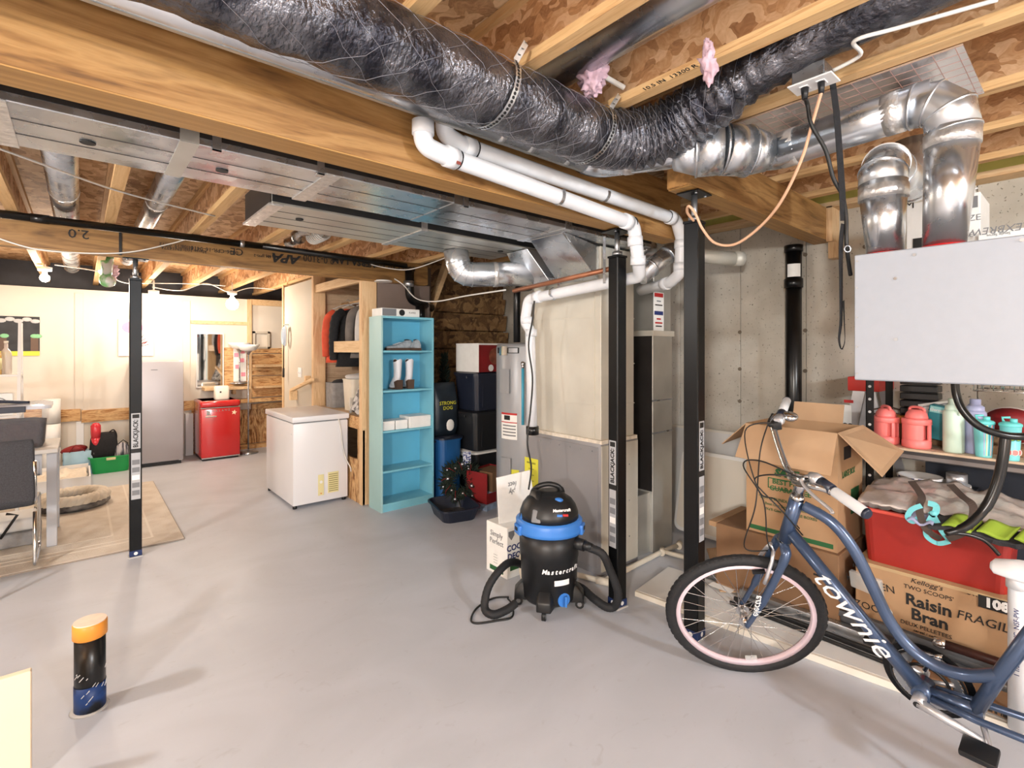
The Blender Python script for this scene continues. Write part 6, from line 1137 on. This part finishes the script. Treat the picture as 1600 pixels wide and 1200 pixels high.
MB().grid(lambda a,b_: (3.03+.10*b_, .60-.10*a, .675+.01*math.sin(a*9)+.03*b_),8,6,th=.006).build('lilac_panel','lilac',t)
t = thing('aqua_strap','aqua webbing strap with loops hanging over the red bin front','strap',(3.05,.6,.5))
A_ = lambda u,v,x=3.055: PX(u,v,x)
stp('loop',[A_(1440,790),A_(1425,796),A_(1418,808),A_(1426,815),A_(1438,808)],'aqua_web',.022,t,(0,.7,.7)); stp('loop',[A_(1450,786),A_(1462,790),A_(1462,800),A_(1454,806)],'aqua_web',.026,t,(0,.6,.8)); stp('tail',[A_(1455,800),A_(1463,815),A_(1474,832),A_(1484,844)],'aqua_web',.026,t); stp('tail',[A_(1458,802),A_(1448,822),A_(1448,838),A_(1465,849),A_(1484,846)],'aqua_web',.02,t); MB().sph(A_(1458,802),(.012,.016,.012),8,6).build('knot','aqua_web',t)
t = thing('paint_can','open white tin stacked on dishes inside the lower shelf','tin',(3.5,.5,.7)); p = PX(1495,748,3.62); MB().cyl((3.62,p.y,p.z-.03),(3.62,p.y,p.z+.03),.045,n=18).build('can','alu',t); MB().cyl((3.62,p.y+.03,p.z-.045),(3.62,p.y+.03,p.z-.03),.09,n=20).build('plate','paint_white',t); mbox('support','tote_black',(3.53,p.y-.08,.06),(3.7,p.y+.06,p.z-.045),t,0)
t = thing('blue_dish','blue and white dish rim inside the lower shelf','dish',(3.48,.7,.7)); p = PX(1437,748,3.62); MB().lathe([(.06,-.03),(.10,.0),(.105,.02),(.095,.02),(.06,-.02)],24,TR(3.62,p.y,p.z)).build('bowl','paint_white',t); 
for k in range(5): a = math.pi*.7+k*.35; MB().lathe([(.103,.0),(.1065,.017)],2,TR(3.62,p.y,p.z),a0=a,a1=a+.2).build('blue_patch','blue_print',t)
mbox('support','tote_black',(3.54,p.y-.08,.06),(3.71,p.y+.08,p.z-.03),t,0)
# moving box with open flaps
mbx = thing('moving_box','large open cardboard moving box with green printing beside the shelving','box',(3.25,1.13,.42)); bx0, bx1, by0, by1, bz0, bz1 = 3.04, 3.47, .895, 1.375, .42, 1.055
for nm, a, b_ in (('front_panel',(bx0,by0,bz0),(bx0+.006,by1,bz1)),('back_panel',(bx1-.006,by0,bz0),(bx1,by1,bz1)),('side_panel',(bx0+.006,by0,bz0),(bx1-.006,by0+.006,bz1)),('side_panel',(bx0+.006,by1-.006,bz0),(bx1-.006,by1,bz1)),('bottom_panel',(bx0+.006,by0+.006,bz0),(bx1-.006,by1-.006,bz0+.006))): mbox(nm,'cardboard',a,b_,mbx,0)
def flap(a, b_, c, e, th=.005):
    a, b_, c, e = map(Vector,(a,b_,c,e)); n_ = (b_-a).cross(e-a).normalized()*th; MB().hexa([a,b_,c,e,a+n_,b_+n_,c+n_,e+n_]).build('flap','cardboard_lit',mbx)
flap((bx0,by0,bz1),(bx0,by1,bz1),(bx0-.10,by1+.02,bz1-.19),(bx0-.10,by0-.0,bz1-.21))
flap((bx0,by1,bz1),(bx1,by1,bz1),(bx1,by1+.15,bz1-.12),(bx0+.02,by1+.16,bz1-.15))
flap((bx1,by0,bz1),(bx0,by0,bz1),(bx0-.02,by0-.20,bz1-.19),(bx1-.03,by0-.20,bz1-.12))
flap((bx1,by0+.1,bz1),(bx1,by1-.1,bz1),(bx1+.03,by1-.1,bz1+.11),(bx1+.03,by0+.1,bz1+.11))
def mt(s,u,v,size,**k): p = PX(u,v,bx0-.002); text(s,size,'green_print',mbx,frame((bx0-.002,p.y,p.z),(0,-1,0),(0,0,1)),**k)
mt('SAVE',1228,741,.055,bold=.004,shear=.2); mt('BEST PRICE',1234,757,.038,bold=.001); mt('GUARANTEE',1234,768,.038,bold=.001); mt('"BUY A BUNDLE - SAVE MORE!',1232,785,.024); mt("Beat Our Everyday Price and",1232,794,.022); mt("We'll Give You 2 FREE BOXES",1234,803,.022)
p = PX(1200,752,bx0); q = PX(1268,775,bx0)
for a, c in (((p.y,p.z+.025),(q.y,p.z+.02)),((p.y,q.z),(q.y,q.z+.005)),((p.y,q.z),(p.y-.005,p.z+.02))): mbox('print_rule','green_print',(bx0-.0015,min(a[0],c[0]),min(a[1],c[1])),(bx0,max(a[0],c[0]),max(a[1],c[1])),mbx,0)
mbox('print_band','green_print',(bx0-.0015,by0+.02,bz0+.015),(bx0,by1-.02,bz0+.04),mbx,0)
text('LARGE BOX',.05,'green_print',mbx,frame((3.22,by0-.0015,.82),(1,0,0),(0,0,1)),wx=.8); mbox('print_block','green_print',(3.26,by0-.0015,.58),(3.40,by0,.72),mbx,0); mbox('print_block','black_print',(3.14,by0-.0015,.90),(3.26,by0,.97),mbx,0)
carton('lower_carton','plain brown carton under the large moving box','box',(3.01,.88,0),(3.48,1.55,.418),'cardboard_dark',lidline=False)
t = bpy.data.objects['lower_carton']; mbox('hand_hole','black_print',(3.008,.97,.28),(3.0105,1.0,.29),t,0); mbox('carton_flap','cardboard',(3.015,1.55,.39),(3.46,1.60,.42),t,0)
t = thing('cardboard_sheet','tan cardboard sheet with a white label lying on the floor by the carton','cardboard',(3.0,1.5,0.03)); a, b_, c, e = PZ(1104,858,.045),PZ(1190,850,.045),PZ(1240,930,.045),PZ(1125,925,.045)
MB().hexa([a,e,c,b_,a+Vector((0,0,.006)),e+Vector((0,0,.006)),c+Vector((0,0,.006)),b_+Vector((0,0,.006))]).build('sheet','cardboard_lit',t); mbox('label','paper_white',(2.93,1.42,.0515),(2.99,1.56,.0525),t,0)
# white panels leaning on the wall
t = thing('leaning_sheet','large white panel leaning against the concrete wall','sheet',(4.1,1.9,0)); MB().hexa([(3.95,1.64,0),(3.97,1.64,0),(3.97,2.75,0),(3.95,2.75,0),(4.24,1.64,.78),(4.26,1.64,.78),(4.26,2.75,.78),(4.24,2.75,.78)]).build('sheet','foam_white',t); MB().hexa([(4.235,1.64,.77),(4.262,1.64,.77),(4.262,2.75,.77),(4.235,2.75,.77),(4.24,1.64,.79),(4.27,1.64,.79),(4.27,2.75,.79),(4.24,2.75,.79)]).build('edge_strip','foam_edge',t)
t = thing('folding_table','white folding table top with rounded corners leaning behind the post','table',(3.8,2.0,0)); M = frame((3.76,1.98,.012),(0,1,0),(.22,0,1)); loft(MB(M @ Matrix.Translation((0,.33,0))),[[(x,y,0) for x,y,z in rr_loop(.62,.66,.06,0)],[(x,y,-.035) for x,y,z in rr_loop(.62,.66,.06,0)]],sm=False).build('top','plastic_white',t,bev=.006); loft(MB(M @ Matrix.Translation((0,.33,.0))),[[(x,y,-.036) for x,y,z in rr_loop(.56,.60,.05,0)],[(x,y,-.05) for x,y,z in rr_loop(.56,.60,.05,0)]],sm=False).build('edge_band','foam_edge',t)
# white foam boards on the floor
t = thing('foam_board','long white foam board lying on the floor beneath the bicycle','board',(2.85,1.1,0)); M = frame((2.555,1.83,0),(.125,-1.0,0),(1,.125,0)).copy(); z_ = M.col[2]
def fb(a,b_,name,mat): 
    L_ = [M @ Vector((a[0],a[1],0)),M @ Vector((b_[0],a[1],0)),M @ Vector((b_[0],b_[1],0)),M @ Vector((a[0],b_[1],0))]; L_ = [Vector((v.x,v.y,0)) for v in L_]
    MB().hexa([v+Vector((0,0,a[2])) for v in L_]+[v+Vector((0,0,b_[2])) for v in L_]).build(name,mat,t)
fb((0,.02,.001),(.60,.46,.032),'slab','foam_white'); fb((0,0,.001),(.60,.02,.030),'edge','foam_edge'); fb((.605,.02,.001),(2.3,.46,.034),'slab','foam_white'); fb((.605,0,.001),(2.3,.02,.033),'edge','foam_edge')
# trim strips bundle
for i, (lab, mat, dx, z, w, h) in enumerate((('dark grey plastic trim strip lying nearest the cereal carton','strip_grey',.20,.035,.06,.07),('grey metal trim strip on the foam board, widest of the bundle','steel',.12,.036,.055,.05),('black trim strip on the foam board in front of the others','plastic_black',.05,.036,.025,.025),('thin black edging strip nearest the bicycle tyre','plastic_black',.0,.036,.018,.018),('upper grey trim strip stacked on the dark one','strip_grey',.18,.106,.045,.03))):
    t = thing('trim_strip',lab,'strip',(2.85+dx,.6,z)); MB().hexa([(2.83+dx,1.38,z),(2.83+dx+w,1.38,z),(2.83+dx+w,-.25,z),(2.83+dx,-.25,z),(2.835+dx,1.38,z+h),(2.825+dx+w,1.38,z+h),(2.825+dx+w,-.25,z+h),(2.835+dx,-.25,z+h)]).build('profile',mat,t,bev=.004); MB().box((2.832+dx,.45,z+h),(2.828+dx+w,.50,z+h+.002)).build('clip','alu',t)
t = thing('brown_rod','short dark brown rod end lying on the trim strips','rod',(2.98,.25,.14)); MB().cyl((2.99,.45,.155),(3.0,.05,.155),.02,n=12).build('rod','dark_brown_rod',t); MB().cyl((2.99,.45,.155),(2.99,.49,.155),.022,n=12).build('ferrule','chrome',t)
t = thing('barcode_carton','flat carton with a printed barcode lying by the bicycle chainring','box',(2.78,.3,.036)); mbox('carton_body','cardboard_dark',(2.78,.02,.036),(2.90,.55,.085),t,.003,seg=1)
for k in range(22): MB().box((2.778,.12+.014*k,.042),(2.7795,.12+.014*k+.004+.004*(k % 3),.08)).build('barcode_bar','black_print',t)
t = thing('clear_blister','empty clear blister package hanging on the cereal carton','package',(3.05,.8,.3)); p = PX(1352,912,3.05); MB().hexa([(3.03,p.y-.08,p.z-.05),(3.07,p.y-.08,p.z-.05),(3.07,p.y+.06,p.z-.03),(3.03,p.y+.06,p.z-.03),(3.03,p.y-.07,p.z+.04),(3.07,p.y-.07,p.z+.04),(3.07,p.y+.07,p.z+.05),(3.03,p.y+.07,p.z+.05)]).build('shell','glass',t,bev=.008); MB().tube(spl([(3.04,p.y-.06,p.z-.05),(3.04,p.y-.11,p.z-.10),(3.04,p.y-.10,p.z-.13)],5),.006,6).build('hanger','plastic_white',t)
t = thing('pvc_pipe','upright white plastic pipe with blue printing at the right edge','pipe',(2.78,.17,0)); p = PX(1590,1000,2.74); MB().cyl((2.74,p.y,.036),(2.74,p.y,.62),.028,n=18).build('pipe','pvc',t); text('1 1/2 SCH 40 PVC  NSF-PW',.022,'blue_print',t,frame((2.7115,p.y,.38),(0,0,1),(0,1,0))); MB().cyl((2.74,p.y,.58),(2.74,p.y,.63),.034,n=18).build('coupling','pvc',t)
# drain hose from the ventilator
t = thing('drain_hose','thick black drain hose looping below the ventilator','hose',PD(1492,600,2.0))
MB().tube(spl([PD(1492,585,2.0),PD(1494,615,2.0),PD(1505,642,1.98),PD(1530,666,1.95),PD(1565,679,1.92),PD(1600,682,1.9),PD(1660,678,1.85)],8),.014,12).build('loop','abs_black',t); MB().tube(spl([PD(1571,682,1.93),PD(1567,715,1.93),PD(1558,755,1.94),PD(1540,793,1.95),PD(1510,822,1.96),PD(1478,833,1.97)],8),[.0175]*25+[.016]*10+[.012]*6,12).build('tail','abs_black',t); MB().tube(spl([PD(1480,833,1.98),PD(1510,835,1.97),PD(1540,846,1.95),PD(1562,868,1.92)],6),.007,8).build('thin_line','abs_black',t)
# ================================================================ bicycle
BM = TR(2.3408,.4015,0) @ Matrix.Rotation(math.pi/2-.0328,4,'Z') @ Matrix.Rotation(-.2128,4,'X')
bi = thing('bicycle','slate blue step-through cruiser bicycle with white grips, front wheel turned','bicycle',M=BM)
HB, HT = Vector((.4277,0,.7454)), Vector((.3669,0,.9355)); ST = Matrix.Translation(HB) @ Matrix.Rotation(.6763,4,(HT-HB)) @ Matrix.Translation(-HB); SM = BM @ ST; WR = .335
def wheel(center, X, label):
    wr0 = MB(X).torus((0,0,0),WR-.024,.024,56,12,X @ frame(center,(1,0,0),(0,0,1))).build('tyre','rubber',bi)
    F = X @ frame(center,(1,0,0),(0,0,1)); n = 56
    for k in range(56):
        a = 2*math.pi*k/56
        MB(F).hexa([(math.cos(a+o)*rr0,math.sin(a+o)*rr0,zz) for rr0,zz in ((WR-.006,-.015),(WR+.001,-.008)) for o in (-.03,.03)]+[(math.cos(a+o)*rr0,math.sin(a+o)*rr0,zz) for rr0,zz in ((WR-.006,.015),(WR+.001,.008)) for o in (-.03,.03)]).build('tread_block','rubber',wr0)
    rm = MB(F).lathe([(WR-.062,-.011),(WR-.045,-.013),(WR-.042,0),(WR-.045,.013),(WR-.062,.011),(WR-.066,0),(WR-.062,-.011)],56).build('rim','rim_pink',bi)
    MB(F).cyl((0,0,-.05),(0,0,.05),.016,n=14).build('hub','chrome',bi)
    for s in (-1,1): MB(F).cyl((0,0,s*.028),(0,0,s*.032),.028,n=16).build('hub_flange','chrome',bi); MB(F).cyl((0,0,s*.05),(0,0,s*.062),.010,n=8).build('axle_nut','chrome',bi)
    for k in range(32):
        a = 2*math.pi*k/32; s = 1 if k % 2 else -1; b_ = a+(.9 if (k//2) % 2 else -.9)
        MB(F).tube([(.026*math.cos(b_),.026*math.sin(b_),s*.03),((WR-.062)*math.cos(a),(WR-.062)*math.sin(a),0)],.0013,4,caps=False).build('spoke','chrome',rm)
FH = Vector((.6375,0,WR)); wheel(FH,SM,'front'); RH = Vector((-.62,0,WR)); wheel(RH,BM,'rear')
# fork
AX = (HT-HB).normalized()
for s in (-1,1): MB(SM).tube(spl([HB-AX*.035+Vector((.0,s*.03,0)),HB-AX*.06+Vector((.004,s*.054,0)),(HB-AX*.06).lerp(FH,.4)+Vector((-.004,s*.058,0)),(HB-AX*.06).lerp(FH,.75)+Vector((-.006,s*.058,0)),FH+Vector((0,s*.056,0))],6),[.018]*8+[.016]*9+[.011]*8,12).build('fork_blade','bike_blue',bi)
MB(SM).tube([HB-AX*.05+Vector((0,-.05,0)),HB-AX*.03,HB-AX*.05+Vector((0,.05,0))],.019,12).build('fork_crown','bike_blue',bi)
MB(BM).cyl(HB-AX*.012,HT+AX*.0,.026,n=20).build('head_tube','bike_blue',bi)
for p_ in (HB-AX*.012,HT): MB(BM).cyl(p_-AX*.006,p_+AX*.012,.027,.024,n=20).build('headset_cup','chrome',bi)
MB(SM).cyl(HT+AX*.01,HT+AX*.10,.022,.018,n=16).build('stem','chrome',bi); MB(SM).cyl(HT+AX*.085,HT+AX*.10+Vector((.05,0,.01)),.016,n=12).build('stem_clamp','chrome',bi)
text('electra',.042,'white_print',bi,SM @ frame(FH+Vector((-.055,.0755,.13)),(.30,0,-1)*1 if False else (-.25,0,1),(-1,0,-.25)),shear=.2)
# frame tubes
UP = [(.345,.905),(.25,.862),(.182,.77),(.129,.635),(.087,.525),(.034,.448),(-.036,.412),(-.12,.42),(-.205,.47)]
MB(BM).tube(spl([(x,0,z) for x,z in UP],6),.0205,14).build('top_tube','bike_blue',bi)
MB(BM).tube([(.405,0,.775),(.188,0,.508),(.0,0,.285)],[.024,.025,.026],16).build('down_tube','bike_blue',bi)
MB(BM).cyl((-.0,-.04,.295),(0,.04,.295),.028,n=16).build('bottom_bracket','bike_blue',bi)
MB(BM).tube([(-.14,0,.30),(-.20,0,.465),(-.335,0,.80)],.021,14).build('seat_tube','bike_blue',bi)
for s in (-1,1): MB(BM).tube([(-.03,s*.03,.295),(-.15,s*.045,.30),(-.62,s*.06,WR)],.012,10).build('chain_stay','bike_blue',bi); MB(BM).tube([(-.27,s*.018,.66),(-.38,s*.05,.50),(-.62,s*.06,WR)],.010,10).build('seat_stay','bike_blue',bi)
MB(BM).cyl((-.02,0,.295),(-.16,0,.302),.02,n=12).build('crank_bridge','bike_blue',bi)
q = Vector((.188,0,.508)); dv = Vector((-.40,0,-.48)).normalized(); text('townie',.112,'white_print',bi,BM @ frame(Vector((.200,.0265,.520)),dv,Vector((dv.z,0,-dv.x))*1.0),wx=1.05,shear=.3,ext=.001)
# cranks, chainring
CR = BM @ frame((0,-.05,.295),(1,0,0),(0,0,1)); prf = []
for k in range(96): a = 2*math.pi*k/96; prf.append(((.098+(.005 if k % 2 else 0))*math.cos(a),(.098+(.005 if k % 2 else 0))*math.sin(a)))
n = len(prf); inn = [(x*.78,y*.78) for x,y in prf]; g = MB(CR); g.add([(x,y,-.002) for x,y in prf]+[(x,y,-.002) for x,y in inn]+[(x,y,.002) for x,y in prf]+[(x,y,.002) for x,y in inn],[f_ for i in range(n) for f_ in ((i,n+i,n+(i+1)%n,(i+1)%n),(2*n+i,2*n+(i+1)%n,3*n+(i+1)%n,3*n+i),(i,(i+1)%n,2*n+(i+1)%n,2*n+i),(n+i,3*n+i,3*n+(i+1)%n,n+(i+1)%n))]); cr_ = g.build('chainring','steel',bi)
for k in range(5): a = 1.257*k+.3; MB(CR).tube([(.015*math.cos(a),.015*math.sin(a),0),(.082*math.cos(a),.082*math.sin(a),0)],.008,6).build('spider_arm','alu',cr_)
MB(CR).torus((0,0,-.008),.065,.006,40,6).build('inner_chainring','plastic_black',cr_); MB(CR).torus((0,0,.0),.108,.005,64,6).build('chain','plastic_black',bi); MB(CR).lathe([(.112,.008),(.135,.008),(.135,.010),(.112,.010),(.112,.008)],40,sm=False).build('chain_guard','paint_black',bi)
MB(BM).tube([(0,.072,.295),(-.06,.076,.285),(-.165,.08,.262)],[.018,.014,.012],8).build('crank_arm','alu',bi); MB(BM).cyl((0,.03,.295),(0,.085,.295),.02,n=14).build('crank_bolt','alu',bi); MB(BM).cyl((0,.085,.295),(0,.087,.295),.011,n=12).build('bolt_recess','plastic_black',bi)
MB(BM).tube([(0,-.075,.295),(.06,-.078,.303),(.165,-.08,.325)],[.018,.014,.013],8).build('crank_arm','alu',bi)
for x, y, z in ((-.165,.13,.262),(.165,-.13,.325)): MB(BM).cbox((x,y,z),(.09,.08,.022)).build('pedal','plastic_black',bi,bev=.006); 
MB(BM).tube([(-.16,.04,.30),(-.22,.14,.15),(-.26,.185,-.02+.065)],.009,8).build('kickstand','alu',bi)
MB(BM).tube([(.0,-.03,.35),(-.02,-.045,.41),(-.05,-.045,.42)],.008,8).cbox((-.01,-.045,.40),(.07,.012,.035)).build('front_derailleur','chrome',bi)
# saddle
loops = []
for x, w, h, z in ((-.19,.012,.02,.845),(-.20,.03,.045,.845),(-.25,.045,.06,.848),(-.32,.06,.065,.85),(-.40,.10,.07,.855),(-.46,.125,.07,.865),(-.50,.11,.055,.87),(-.515,.05,.02,.87)): loops.append([(x,w*math.cos(a),z+h*.5*math.sin(a)*(1 if math.sin(a)>0 else .8)) for a in [2*math.pi*k/18 for k in range(18)]])
loft(MB(BM),loops).build('saddle','saddle_white',bi); MB(BM).tube([(-.335,0,.79),(-.345,0,.83)],.014,10).build('seat_post','chrome',bi)
# handlebar
BC = HT+AX*.10; bar = lambda s: [BC+Vector((.04,0,.012)),BC+Vector((.045,s*.06,.02)),BC+Vector((.045,s*.15,.075)),BC+Vector((.035,s*.23,.125)),BC+Vector((-.015,s*.285,.13)),BC+Vector((-.06,s*.38,.125))]
for s in (-1,1):
    pts = spl(bar(s),8); MB(SM).tube(pts,.0125,12).build('handlebar','chrome',bi); e = pts[-1]; dg_ = (pts[-1]-pts[-6]).normalized()
    MB(SM).tube([e-dg_*.11,e-dg_*.105,e+dg_*.008,e+dg_*.012],[.015,.0175,.0175,.016],14).build('grip','grip_grey',bi); MB(SM).cyl(e+dg_*.01,e+dg_*.02,.0185,.015,n=14).build('grip_end','tote_navy',bi)
    MB(SM).cyl(e-dg_*.165,e-dg_*.115,.020,.019,n=16).build('grip_shifter','tote_navy',bi); MB(SM).tube([e-dg_*.21,e-dg_*.19,e-dg_*.165],[.014,.022,.021],14).build('shifter_body','alu',bi)
    lv = e-dg_*.20; fw = Vector((1,0,0)); MB(SM).tube(spl([lv,lv+fw*.035+Vector((0,0,-.01)),lv+fw*.05+dg_*.06+Vector((0,0,-.02)),lv+fw*.05+dg_*.14+Vector((0,0,-.03)),lv+fw*.055+dg_*.155+Vector((0,0,-.035))],5),[.010]*6+[.006]*15,8).build('brake_lever','alu' if s > 0 else 'plastic_black',bi)
    MB(SM).cbox(lv+Vector((.01,0,-.015)),(.035,.03,.035)).build('lever_clamp','plastic_black',bi,bev=.004)
    a = lv+fw*.04; MB(SM).tube(spl([a,a+Vector((.10,-s*.10,.02)),a+Vector((.14,-s*.26,-.10)),HT+Vector((.12,-s*.03,-.02)),HB+Vector((.07,.0,.0)),HB+Vector((.06,s*.01,-.07))] if s > 0 else [a,a+Vector((.05,.02,-.12)),a+Vector((.12,.16,-.28)),HB+Vector((.16,-.02,-.05)),HB+Vector((.07,-.02,-.08))],8),.0028,6).build('brake_cable','wire_black',bi)
    MB(SM).tube(spl([lv+Vector((.02,0,0)),lv+Vector((.14,-s*.04,.0)),lv+Vector((.15,-s*.22,-.16)),HT+Vector((.07,s*.03,-.03)),HB+Vector((-.06,s*.02,.02))],8),.0028,6).build('shift_cable','wire_black',bi)
bp_ = bar(-1)[4]; p_ = Vector(bp_)+Vector((-.0,.06,.0)); MB(SM).lathe([(.0,.0),(.026,.0),(.03,.006),(.03,.014),(.022,.026),(.0,.03)],20,SM @ frame(p_+Vector((-.02,.0,.018)),(0,1,0),(1,0,.3))).build('bell','chrome',bi)
# rim brakes
for s in (-1,1): MB(SM).tube([FH+Vector((-.095,s*.06,.235)),FH+Vector((-.11,s*.058,.27)),FH+Vector((-.14,s*.04,.33)),FH+Vector((-.155,s*.02,.365))],.008,8).build('brake_arm','alu',bi); MB(SM).cbox(FH+Vector((-.085,s*.024,.265)),(.05,.014,.014)).build('brake_pad','plastic_black',bi)
MB(SM).tube(spl([FH+Vector((-.155,-.02,.365)),FH+Vector((-.15,.01,.385)),FH+Vector((-.155,.02,.365))],5),.004,6).build('noodle','alu',bi)
MB(SM).cbox(FH+Vector((.0,0,-.27)),(.05,.006,.05)).build('wheel_reflector','glass',bi)
